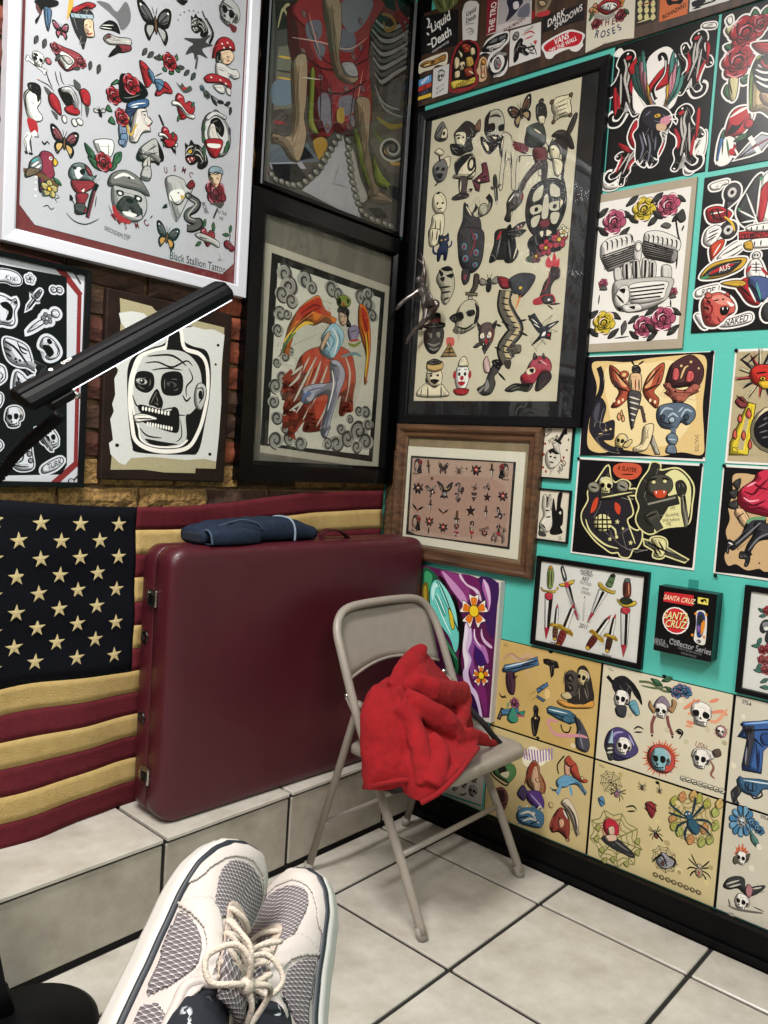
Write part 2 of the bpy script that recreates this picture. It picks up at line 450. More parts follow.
# ---- small tattoo-flash motifs, drawn in a -50..50 box with y down
def _ring(n, r, rx, ry, col, op='E', a0=0, cx=0, cy=0):
    return '\n'.join('%s %s %.1f %.1f %s %s %.0f' % (op, col, cx+r*cos(radians(a0)+2*pi*k/n), cy+r*sin(radians(a0)+2*pi*k/n), rx, ry, a0+360*k/n) for k in range(n))+'\n'
LEAF = 'p g 0 0 12 -14 34 -16 50 0 34 14 12 12;s k 2 4 0 46 0;s k 1.5 18 0 28 -10;s k 1.5 18 0 28 10'
MOTIF['leaf'] = LEAF.replace('0 0 12', '-50 0 -20', 1).replace('34 -16 50 0 34 14 12 12', '14 -20 50 0 14 20 -20 16').replace('4 0 46 0', '-44 0 46 0')
MOTIF['rose0'] = (_ring(6, 27, 22, 20, 'r', a0=12)+_ring(4, 14, 18, 15, 'r', a0=40)+'E r 0 0 15 14;s p 3 -40 -10 -34 -30 -14 -40;s p 3 16 -40 34 -32 42 -12;s p 3 -30 28 -8 42 16 40;'
                  's k 3.5 -11 2 -8 -10 6 -11 11 0 4 9 -5 5;s k 3 -22 8 -10 18 10 17 22 4;s k 3 -20 -12 0 -24 20 -12;s p 3 -18 2 -14 -14 4 -19;e d 0 1 4 4')
MOTIF['leaf3'] = 'p g -38 -20 -60 -34 -78 -28 -66 -12 -44 -6;p g 38 -22 58 -38 78 -34 68 -16 44 -6;p g -10 38 -22 62 -14 80 4 64 10 42;s k 2 -40 -14 -70 -26;s k 2 42 -16 70 -30;s k 2 0 42 -12 72;'
MOTIF['rose'] = 'p g -34 -18 -48 -30 -50 -14 -36 -6;p g 34 -18 48 -32 50 -14 36 -6;p g -10 34 -18 48 2 49 12 36;p g -34 20 -48 30 -38 40 -24 32;p g 30 24 46 34 36 42 22 34;m rose0 0 0 80 0'
MOTIF['flower'] = _ring(5, 25, 24, 19, 'p', a0=-90)+'E y 0 0 13 13;'+''.join('s k 2 %.0f %.0f %.0f %.0f;' % (15*cos(a), 15*sin(a), 34*cos(a), 34*sin(a)) for a in [radians(-90+72*k) for k in range(5)])
MOTIF['butterfly'] = ('p k -4 -4 -14 -26 -34 -44 -49 -42 -46 -18 -34 2 -10 6;p k 4 -4 14 -26 34 -44 49 -42 46 -18 34 2 10 6;p k -5 4 -28 8 -34 26 -24 46 -14 30 -6 18;p k 5 4 28 8 34 26 24 46 14 30 6 18;'
                      'f r -10 -6 -18 -26 -34 -36 -40 -24 -30 -6;f r 10 -6 18 -26 34 -36 40 -24 30 -6;f y -8 8 -24 12 -28 24 -20 34 -10 20;f y 8 8 24 12 28 24 20 34 10 20;'
                      'l k 2 -12 -4 -40 -32;l k 2 -10 0 -40 -16;l k 2 12 -4 40 -32;l k 2 10 0 40 -16;e w -40 -34 3 3;e w 40 -34 3 3;E h 0 4 4 22;s k 1.6 -2 -18 -8 -40;s k 1.6 2 -18 8 -40')
MOTIF['skull'] = ('p w -30 -38 0 -48 30 -38 40 -12 36 8 26 16 24 34 18 44 -18 44 -24 34 -26 16 -36 8 -40 -12;f k -30 -8 -14 -14 -6 -4 -10 10 -24 12 -32 4;f k 30 -8 14 -14 6 -4 10 10 24 12 32 4;g k 0 8 -6 20 6 20;'
                  's k 2.5 -22 26 0 30 22 26;l k 1.6 -12 24 -12 40;l k 1.6 -4 26 -4 43;l k 1.6 4 26 4 43;l k 1.6 12 24 12 40;s l 5 -34 -20 -28 -36 -10 -43;s k 2 -36 12 -24 18;s k 2 36 12 24 18;s l 4 30 -30 36 -14 34 2')
MOTIF['skull3'] = ('p w -34 -20 -20 -42 10 -48 36 -36 44 -10 36 14 20 20 16 40 -6 46 -28 40 -34 24 -40 8;f k -30 -10 -16 -14 -8 -4 -12 10 -26 10;f k 2 -14 18 -14 22 0 12 12 0 8;g k -14 12 -20 24 -8 24;s k 3 -30 30 -10 34 14 28;l k 1.6 -22 27 -21 40;l k 1.6 -12 29 -12 44;l k 1.6 -2 29 -2 43;l k 1.6 8 27 8 40;s l 6 20 -40 38 -22 38 0;s k 2 22 18 30 4 40 0;f m 24 -2 36 -10 38 6 28 12')
MOTIF['dagger'] = 'G w -6 -8 6 -8 4.5 34 0 50 -4.5 34;g k 0 -6 6 -8 4.5 34 0 48;g r -4 38 4 38 0 50;p y -18 -15 -14 -10 0 -12 14 -10 18 -15 13 -5 0 -6 -13 -5;p h -6 -44 0 -49 6 -44 7 -16 -7 -16;s k 2 -6 -38 6 -36;s k 2 -6 -30 6 -28;s k 2 -6 -22 6 -20;E y 0 -47 5 4'
MOTIF['swallow'] = 'p n 0 -2 -18 -20 -48 -36 -30 -8 -14 10 -6 20 -30 48 -2 30 6 28 30 34 16 20 20 8 50 -14 22 -8 12 -4;f w 4 14 12 12 10 22 0 24;s w 2 -14 -10 -36 -26;s w 2 -8 0 -28 -12;s w 2 20 0 40 -10;e r 22 22 5 4'
MOTIF['star'] = 'G r 0 -48 13 -14 48 -14 20 8 30 44 0 22 -30 44 -20 8 -48 -14 -13 -14;g k 0 -48 13 -14 0 2;g k 48 -14 20 8 0 2;g k 30 44 0 22 0 2;g k -30 44 -20 8 0 2;g k -48 -14 -13 -14 0 2'
_leg = lambda s: ''.join('s k 4 %d %d %d %d %d %d;' % (s*8, y0, s*x1, y1, s*x2, y2) for y0, x1, y1, x2, y2 in ((-8, 28, -34, 36, -48), (-4, 34, -18, 48, -26), (2, 36, 8, 48, 22), (8, 26, 26, 34, 46)))
MOTIF['spider'] = _leg(1)+_leg(-1)+'E m 0 16 15 20;E m 0 -10 10 11;f r 0 8 5 14 0 20 -5 14;f r 0 20 5 28 -5 28;e w -4 -14 2 2;e w 4 -14 2 2'
MOTIF['web'] = ''.join('l k 1.3 0 0 %.0f %.0f;' % (50*cos(a), 50*sin(a)) for a in [2*pi*k/9 for k in range(9)])+''.join('l k 1.1 '+' '.join('%.0f %.0f' % (r*cos(2*pi*k/18)*(1 if k % 2 == 0 else .84), r*sin(2*pi*k/18)*(1 if k % 2 == 0 else .84)) for k in range(19))+';' for r in (14, 26, 38, 48))
MOTIF['heart'] = 'p r 0 -22 14 -40 38 -38 44 -14 28 14 0 46 -28 14 -44 -14 -38 -38 -14 -40;s p 4 -34 -18 -30 -30 -18 -34;p w -50 2 -20 -8 20 6 50 -4 50 12 20 22 -20 8 -50 18;s k 3 -34 6 -10 4 14 12 38 6'
MOTIF['snake'] = 'l k 15 -6 -48 10 -36 26 -24 10 -8 -16 0 -28 14 -8 26 18 30 6 42 -20 46 -36 42;l g 10 -6 -46 10 -34 24 -24 8 -10 -18 0 -26 14 -6 24 16 30 6 40 -20 44 -34 42;s l 3 0 -38 20 -24 4 -10 -18 4 -18 16 0 24;p g -14 -50 -2 -54 8 -46 0 -38 -12 -40;e w -6 -47 2 2'
MOTIF['lady'] = ('p k -20 -44 4 -50 24 -40 32 -18 30 10 36 34 20 40 -10 36 -24 20 -30 -10;p s -22 -26 -6 -34 4 -20 6 4 0 16 -4 30 14 44 -20 48 -36 44 -20 30 -22 16 -32 10 -28 4 -34 -2 -26 -14;s k 2 -26 -14 -18 -16 -12 -13;e k -21 -10 2.5 2;'
                 's r 4 -32 10 -26 9;s k 1.6 -12 8 -6 0;s e 3 8 -40 22 -26 24 0;s e 3 -6 -42 12 -34;m rose0 20 -30 34 0')
MOTIF['panther'] = ('p k -40 -4 -30 -22 -22 -40 -12 -30 6 -44 12 -30 30 -22 44 6 40 36 12 48 -8 40 4 22 -16 26 -34 24 -44 10;p r -40 4 -22 2 -4 8 -10 18 -30 20 -40 14;g w -36 5 -30 6 -33 13;g w -20 5 -14 7 -18 14;g w -34 19 -28 18 -31 12;f y -22 -14 -10 -18 -8 -10 -18 -8;'
                    'e k -14 -13 2 2;s l 3 -32 -16 -14 -26 6 -26;s l 3 8 -14 24 -6 30 16;s l 3 2 0 18 10 20 30;s l 3 -40 -4 -30 -8 -22 -4;s l 2 30 -14 40 10 34 30')
MOTIF['crawl'] = ('s k 5 4 38 -6 50 -18 48 -20 38 -14 34;p k 2 -49 12 -46 16 -38 12 -30 16 -22 24 -32 30 -30 26 -18 16 -6 14 8 20 16 18 30 24 42 16 46 10 34 4 22 0 36 -8 44 -14 40 -8 30 -8 14 -12 0 -18 8 -26 6 -22 -4 -12 -12 -6 -26 -10 -34 -6 -44;'
                  's l 2.6 0 -40 4 -26 2 -10 6 8 10 26;s l 2.2 8 -32 8 -16 6 0;s l 2 -4 -20 -4 0 -4 24;s r 3.5 18 -18 12 0 14 14;s r 3.5 -14 -2 -8 16 -6 30;f r 4 -42 12 -40 10 -36 4 -37;e w 6 -45 1.8 1.4;s w 1.5 26 -30 28 -24;s w 1.5 -26 6 -22 2;s w 1.5 22 42 18 44')
MOTIF['eagle'] = ('p k -2 -6 -16 -30 -50 -44 -36 -20 -26 -4 -12 8 -18 26 -24 38 -8 34 0 40 10 34 24 34 16 20 16 6 32 -2 44 -20 46 -46 22 -30 10 -14;f m -10 -6 -20 -26 -40 -36 -26 -14;f m 14 -6 24 -24 40 -36 36 -20;s w 2 -14 -6 -34 -24;s w 2 -10 0 -26 -8;s w 2 18 -4 34 -22;'
                  'p w -2 -14 8 -18 14 -10 8 -4 -2 -4;g y 12 -12 20 -8 12 -5;e k 8 -12 2 2;s l 3 0 6 2 26;s l 3 -6 10 -8 26;s l 3 8 8 10 26')
MOTIF['bone'] = 'l k 12 -34 -20 34 20;e k -36 -28 9 9;e k -42 -16 9 9;e k 36 28 9 9;e k 42 16 9 9;l w 7 -36 -21 36 21;e w -36 -28 6 6;e w -42 -16 6 6;e w 36 28 6 6;e w 42 16 6 6'
MOTIF['bullet'] = 'p z -14 -20 0 -46 14 -20 14 40 -14 40;s k 3 -14 -18 14 -18;g h -14 30 14 30 14 40 -14 40;s w 4 -6 -16 -6 26'
MOTIF['revolver'] = ('G b -50 -30 -48 -38 6 -30 28 -26 30 -14 24 -6 -10 -10 -46 -18;p m 12 -24 32 -26 40 -8 50 30 44 42 28 44 22 26 18 4 10 -6;l k 3 -4 -6 -6 8 8 14 16 6;g k -2 -6 2 -6 2 6 -1 5;E b 4 -18 13 12;s q 3 -46 -30 -4 -24;s k 2 -4 -26 12 -22;s k 2 -5 -18 12 -15;s k 2 -4 -10 12 -8;G b 24 -26 34 -36 38 -32 32 -22;s e 3 30 -4 38 30;l k 1.5 -48 -26 -8 -20')
MOTIF['pistol'] = 'G b -48 -34 44 -24 46 -4 10 -8 -46 -18;p d 14 -6 36 -4 38 20 46 44 24 48 14 20;l k 3 0 -8 -2 8 14 12;s q 3 -44 -28 36 -18;l k 2 30 -22 30 -8;l k 2 36 -22 36 -8;l k 2 42 -22 42 -8;s k 2 -46 -24 40 -14;s e 3 22 4 32 36'
MOTIF['parrot'] = ('p r -6 -44 12 -46 22 -34 20 -18 26 0 16 14 0 16 -14 6 -18 -16 -14 -34;p y 20 -38 30 -32 24 -20 18 -26;e w 12 -34 4 4;e k 12 -34 2 2;p n -14 -28 -32 -10 -34 10 -18 12 -4 -4;s w 3 -14 -16 -28 2;s w 3 -8 -10 -22 8;s t 4 -16 -22 -30 -8;p b -10 12 -4 50 4 46 8 12;s r 3 0 14 0 44;l h 7 -46 18 -10 14 40 20;m leaf 34 12 26 -30')
MOTIF['pinup'] = ('p k -10 -50 8 -50 14 -38 10 -26 -2 -28 -14 -34;p s -6 -44 6 -44 8 -34 2 -28 12 -22 10 -8 4 -2 16 12 12 28 6 40 8 50 0 50 -2 36 -4 22 -14 10 -8 -4 -16 -14 -12 -26 -4 -30;f r -12 8 14 10 12 22 -6 24;s k 1.6 -2 -18 4 -16;s k 1.5 -10 -20 -16 -4 -6 4;e k -1 -38 1.5 1.5;s r 2 0 -33 4 -33')
MOTIF['devil'] = 'p r -28 -20 -20 -40 0 -46 22 -40 32 -18 28 10 16 30 0 48 -12 34 -24 16;p k -22 -34 -38 -50 -30 -24;p k 22 -36 38 -50 32 -24;f w -20 -10 -6 -6 -8 2 -20 2;f w 6 -6 20 -12 20 0 8 2;e k -12 -3 3 3;e k 13 -4 3 3;s k 4 -24 -16 -4 -8;s k 4 4 -8 24 -18;f k -16 20 0 14 16 20 8 30 -8 30;g w -8 20 -4 20 -6 26;g w 4 20 8 20 6 26;s d 4 20 -30 26 -4 18 20;p k -6 36 6 36 0 54'
MOTIF['reaper'] = 'p k 0 -50 22 -40 32 -10 38 30 46 48 0 50 -44 48 -36 24 -30 -12 -20 -40;m skull 0 -14 50 0;s l 3 -26 0 -30 40;s l 3 24 4 30 44;s l 3 -8 16 -12 48;s l 3 10 16 14 48'
MOTIF['snarl'] = MOTIF['panther']
MOTIF['bulldog'] = ('p e -44 -14 -36 -36 -8 -50 22 -44 42 -24 46 -12 20 -16 -20 -16;s w 4 -30 -30 -8 -42 14 -38;p l -34 -14 -10 -16 20 -16 38 -8 40 16 26 38 4 46 -20 40 -36 18;f k -26 -8 -12 -10 -10 -2 -22 2;f k 14 -8 30 -6 28 4 14 2;e w -18 -4 4 3;e w 22 -2 4 3;p m -12 2 4 -2 18 4 28 24 14 34 2 22 -10 34 -26 22;'
                    'e k 3 6 9 5;s k 3 -24 18 -28 34;s k 3 28 14 30 32;f w -14 30 2 28 18 30 10 36 -6 36;s r 8 -34 22 -22 42 4 48')
MOTIF['wolf'] = 'p k -40 50 -44 24 -34 0 -20 -22 -2 -40 6 -28 26 -38 48 -40 40 -28 24 -20 46 -14 34 -4 18 -2 22 20 10 50;f r 20 -26 38 -30 28 -22;g w 24 -32 28 -32 26 -25;g w 34 -34 38 -34 36 -29;s e 3 -30 8 -10 -6 8 -10;s e 3 -30 24 -6 8 10 6;s e 3 -28 40 0 22;e y 4 -26 3 3;s e 2 -14 -18 4 -20'
MOTIF['rooster'] = 'f r -6 -50 6 -40 16 -48 14 -34 24 -34 10 -20 -8 -24;p k -6 -26 12 -24 14 -6 4 10 -10 20 -18 34 -30 40 -26 20 -20 0 -14 -14;s r 5 -18 20 -8 4 4 -12;f r -34 36 -10 26 4 34 10 48 -10 44 -30 50;e w -12 38 4 4;s k 3 8 40 30 46;s r 3 -36 44 -46 40'
MOTIF['fish'] = 'p m -30 10 -14 -16 14 -26 34 -14 36 6 20 20 -6 22 -20 18 -34 40 -46 22;s k 2 -8 -8 0 10 -6 20;s w 3 -10 -12 16 -18;E w 20 -8 6 6;e k 20 -8 3 3;f r 26 6 36 4 30 12'
MOTIF['bee'] = 'E y 0 10 12 20;s k 5 -11 4 11 4;s k 5 -12 14 12 14;s k 5 -9 24 9 24;E k 0 -14 9 9;p q -6 -6 -34 -26 -46 -10 -30 2;p q 6 -6 34 -26 46 -10 30 2;s k 2 -4 -22 -12 -40;s k 2 4 -22 12 -40'
MOTIF['banner'] = 'p c -40 -30 -20 -46 20 -40 44 -30 36 -10 40 20 30 40 -10 34 -40 44 -34 16 -42 -6;s k 2 -26 -24 20 -26;s k 3 -26 -10 24 -8;s k 2 -24 6 22 8;s k 3 -26 22 20 22;E h -40 -38 8 8;E h 40 -34 7 7;E h -38 40 7 7;E h 34 40 7 7'
MOTIF['bust'] = ('p k -16 -50 8 -50 22 -36 22 -16 12 -10 -18 -8 -28 -20 -24 -40;p c -20 -30 -2 -34 8 -24 4 -10 -8 -4 -20 -14;p k -30 -14 -18 -16 -4 -14 6 -10 0 4 -16 10 -28 2;e k -12 -26 3 2;s k 2 -20 -24 -26 -18;p c -14 4 12 -4 34 10 38 30 20 36 -10 30 -24 14;s k 2 10 6 26 24;p m -6 30 10 32 8 50 -8 50')
MOTIF['mask'] = ('p k -30 -40 0 -50 30 -40 40 -8 34 24 14 46 -14 46 -34 24 -40 -8;f w -24 -32 -8 -40 -10 -20 -26 -16;f w 8 -40 24 -30 24 -16 8 -22;f w -30 -6 -10 -8 -8 4 -26 6;f w 8 -8 30 -8 26 6 10 4;e k -18 -1 4 4;e k 18 -1 4 4;f w -4 -20 4 -20 6 14 -6 14;f w -26 14 -10 10 -14 26 -24 28;f w 12 10 28 12 24 28 14 26;E d 0 26 12 8;f w -12 38 12 38 6 44 -6 44')
MOTIF['clown'] = 'p w -18 -20 0 -30 18 -20 22 6 14 28 0 36 -14 28 -22 6;p c -14 -26 -8 -44 4 -50 12 -40 16 -26;e r 0 4 6 6;e k -9 -6 4 5;e k 9 -6 4 5;f r -12 16 0 12 12 16 0 24;p r -24 34 0 30 24 34 14 46 -14 46;e r -24 -4 5 10;e r 24 -4 5 10;s k 2 -14 -16 -6 -18;s k 2 6 -18 14 -16'
MOTIF['cat'] = 'p n -20 50 -24 20 -16 0 -26 -10 -20 -30 -12 -22 4 -24 14 -32 18 -12 10 2 18 20 16 50 8 50 4 34 -8 34 -10 50;e y -12 -14 3 3;e y 4 -14 3 3;s n 6 16 30 34 20 36 0'
MOTIF['peacock'] = 'p m -10 -50 -2 -40 10 -46 8 -30 20 -14 26 14 20 44 0 50 -20 42 -26 10 -16 -16 -14 -34;'+''.join('E t %d %d 7 8;e o %d %d 3 4;' % (x, y, x, y) for x, y in ((-10, 0), (8, -4), (-14, 18), (2, 16), (16, 16), (-8, 36), (10, 36)))+'s d 5 10 -40 28 -36 34 -48 24 -54'
MOTIF['dragon'] = ('l k 16 -10 -40 -26 -20 -14 0 12 6 22 24 4 36 -18 32 -10 48 6 54;l g 10 -10 -40 -24 -20 -12 0 12 6 20 24 4 34 -16 32 -10 46;s z 4 -4 -36 -20 -20 -8 -4 12 2 16 22 2 30;p m -20 -40 0 -52 20 -48 40 -56 34 -36 18 -28 4 -22 -8 -28;e y 10 -42 4 4;f r 20 -36 36 -34 22 -28;p r -26 -36 -46 -54 -40 -30;s k 3 20 0 40 6;s k 3 24 20 44 26;s o 4 -26 -6 -36 10')
MOTIF['figure'] = 'E s 0 -40 8 9;p k -9 -44 0 -52 9 -46 8 -40 0 -46;p m -14 -30 14 -30 18 -6 10 14 14 48 4 50 0 20 -4 50 -14 48 -10 14 -18 -6;s m 7 -14 -26 -30 -6 -20 10;s m 7 14 -26 30 -12 34 8;s r 4 -10 -4 10 -4;s l 3 -4 -26 -4 10'
MOTIF['horse'] = 'p w -40 10 -30 -8 0 -6 20 -12 30 -34 40 -40 46 -22 36 -16 32 8 26 14 30 48 22 48 18 16 -14 14 -18 48 -26 48 -28 14 -40 30 -46 50 -50 30;s k 3 24 -30 34 -10;e k 38 -30 2 2;f r -16 -8 8 -8 6 4 -14 4;m figure -4 -34 50 0'
MOTIF['chain'] = ''.join('E l %d 0 9 6;e c %d 0 4 2.5;' % (x, x) for x in (-42, -25, -8, 9, 26, 43))
MOTIF['flame'] = 'f o -40 40 -30 10 -40 -10 -24 -6 -18 -34 -6 -10 4 -50 12 -16 26 -32 26 -6 42 -14 32 14 40 40 0 30;f y -26 34 -20 10 -12 16 -4 -14 6 10 18 -2 18 18 28 34 0 28'
MOTIF['tribalbird'] = 'f k -50 -12 -20 0 0 16 20 0 50 -12 30 12 8 22 0 34 -8 22 -30 12;f r -6 18 6 18 0 28'
MOTIF['crest'] = 'p k -36 -24 -14 -14 0 -30 14 -14 36 -24 30 0 44 14 24 16 16 40 0 26 -16 40 -24 16 -44 14 -30 0;f r -14 -8 0 -16 14 -8 10 10 0 18 -10 10;s k 3 -20 20 20 20;f c -8 -2 8 -2 6 4 -6 4'
MOTIF['hand'] = 'p w -20 50 -26 20 -34 0 -26 -6 -18 10 -18 -30 -10 -32 -8 0 -6 -44 4 -44 4 0 8 -38 16 -36 14 6 20 -18 28 -16 24 20 20 50;s k 2 -12 18 10 16;s k 2 -14 28 8 30'
MOTIF['smallscribble'] = 's k 5 -46 10 -30 -14 -20 12 -6 -12 4 12 16 -10 26 10 46 -6;s k 4 -40 24 0 18 40 22;s k 4 -44 -16 -10 -22 30 -18'
MOTIF['moto'] = 'E m -30 20 19 19;e w -30 20 10 10;E m 32 20 19 19;e w 32 20 10 10;p r -20 -10 6 -16 20 -6 10 6 -12 6;l l 4 -30 20 -10 -4 18 -4 32 20;l k 4 18 -6 10 -28 24 -30;p e -12 4 12 4 10 20 -10 20;s w 3 -10 8 10 8;s y 4 -40 -4 -20 -14 0 -20'
_sp = lambda r, n: ' '.join('%.0f %.0f' % (r*(1-k/n)*cos(k*.85), r*(1-k/n)*sin(k*.85)) for k in range(n))
MOTIF['curl'] = 's e 10 '+_sp(50, 12)+';s l 7 '+_sp(34, 9)

# rectangles on the walls in metres: left, bottom, right, top (right wall: distance from the corner; left wall: x)
RECT = {
 'flash_black': (.053, 1.295, .731, 2.314), 'panther': (.735, 1.955, 1.013, 2.338), 'rose_lady': (1.021, 1.953, 1.32, 2.338),
 'engine': (.72, 1.508, .997, 1.943), 'bikers': (1.014, 1.546, 1.312, 1.938), 'moth': (.725, 1.218, 1.081, 1.498), 'reaper': (.723, .936, 1.079, 1.212),
 'eye': (1.13, 1.217, 1.486, 1.5), 'legs': (1.127, .937, 1.483, 1.213), 'wood': (.05, .842, .611, 1.292), 'card_head': (.597, 1.144, .707, 1.297),
 'card_hand': (.605, .961, .713, 1.115), 'daggers': (.62, .65, .965, .915), 'skate_box': (1.007, .718, 1.156, .89), 'panther_frame': (1.21, .65, 1.56, .92),
 'painting': (.205, .38, .512, .822), 'skull_sheet': (.13, .086, .486, .366), 'guns': (.497, .369, .846, .639), 'skulls': (.853, .369, 1.204, .639), 'blue_guns': (1.211, .369, 1.562, .639),
 'mermaid': (.497, .086, .846, .363), 'spiders': (.853, .086, 1.205, .363), 'blue_flowers': (1.212, .086, 1.563, .363),
 'white_frame': (-1.333, 1.592, -.672, 2.52), 'sticker_sheet': (-1.66, 1.058, -1.122, 1.57), 'skull_jar': (-1.081, 1.078, -.708, 1.541),
 'kimono': (-.645, 1.91, -.04, 2.66), 'angel': (-.666, 1.085, -.005, 1.9), 'shelf': (0, 2.331, 1.6, 2.6),
}

ART = {}
ART['skull_jar'] = """g a79d7c 68 887 244 879 268 861 695 846 683 74 552 73 550 46 357 45 239 56 55 50 59 126 78 778
g d0d0cc 66 815 131 835 202 837 247 806 440 823 569 815 622 825 699 807 696 771 687 636 699 436 694 256 684 114 609 126 492 115 281 123 164 112 132 76 98 87 52 126 41 181 62 197 43 296 60 337 50 372 64 418 56 497 78 539 57 557 64 647 83 680 57 707 116 734 79 773
f k 128 566 158 618 254 674 330 711 357 802 397 821 435 742 497 717 584 705 617 627 621 473 598 316 564 165 490 143 209 141 166 182 139 324 125 485
l w 14.6 345 718 334 686 255 654 187 616 158 549 145 487 145 385 161 285 185 204 261 164 376 155 498 183 558 269 590 371 606 494 593 624 545 681 449 700 422 783 392 801 365 784 347 719
f k 358 785 377 801 397 794 416 708 448 686 349 679 343 695
f c3c3bf 212 625 313 670 448 678 539 617 567 512 552 423 504 364 474 346 485 232 437 188 277 192 210 216 198 281 168 326 157 427 162 509 184 573
l w 6.5 198 615 167 540 155 447 167 346 199 267 218 206 302 177 437 184 492 222
s k 7.6 232 628 350 651 413 639 465 608
s k 6.5 222 593 292 607 378 592 463 635 503 613
s k 5.5 259 562 342 582 441 584
s k 5.8 478 599 506 548 470 501 473 448
p k 181 540 262 545 273 480 232 447 173 470
E b4b4b0 204 499 34.5 18.3
e k 208 500 15.0 13.3
e w 204 504 4.6 4.1
p k 327 547 432 566 437 464 334 453
E 4a4a48 378 502 34.3 16.8
e k 380 500 13.5 11.6
p k 292 468 321 420 316 378 280 385 253 395
s k 5.4 157 427 182 378 224 367
s k 6.7 313 443 329 402 317 359
s k 7.0 448 456 474 426 499 450
s k 5.6 305 358 389 381 415 351 472 351
f k 202 384 365 363 395 389 430 369 435 267 386 256 251 287 227 300 307 320 211 340
e w 219 365 6.4 11.3
e w 237 364 6.4 11.3
e w 256 362 6.5 11.4
e w 274 361 6.5 11.4
e w 293 359 6.5 11.5
e w 311 356 6.6 11.5
e w 330 355 6.6 11.5
e w 349 353 6.7 11.6
e w 368 352 6.7 11.6
e w 249 289 5.9 11.4
e w 264 288 5.9 11.4
e w 280 286 5.9 11.5
e w 295 285 6.0 11.5
e w 311 283 6.0 11.5
e w 327 281 6.0 11.6
e w 343 280 6.1 11.6
e w 359 278 6.1 11.6
e w 375 277 6.1 11.7
e w 391 275 6.2 11.7
p w 171 324 225 339 307 320 234 302 181 294
s k 4.3 180 311 271 318
p b9b9b5 536 517 570 530 595 504 593 446 567 387 532 403 521 463
s k 6.0 540 498 571 503 577 458 552 423
e k 560 467 13.1 23.9
f k 238 213 337 204 436 195 338 183 277 188
s k 5.5 203 267 252 229 336 223
s k 4.7 442 327 454 241 423 207
e k 85 172 11.1 9.1
e k 640 152 10.8 8.9
e k 659 745 9.4 7.7
e k 649 640 8.1 6.6
s 9a9a90 3.6 546 114 540 53
s k 4.6 431 805 491 820"""
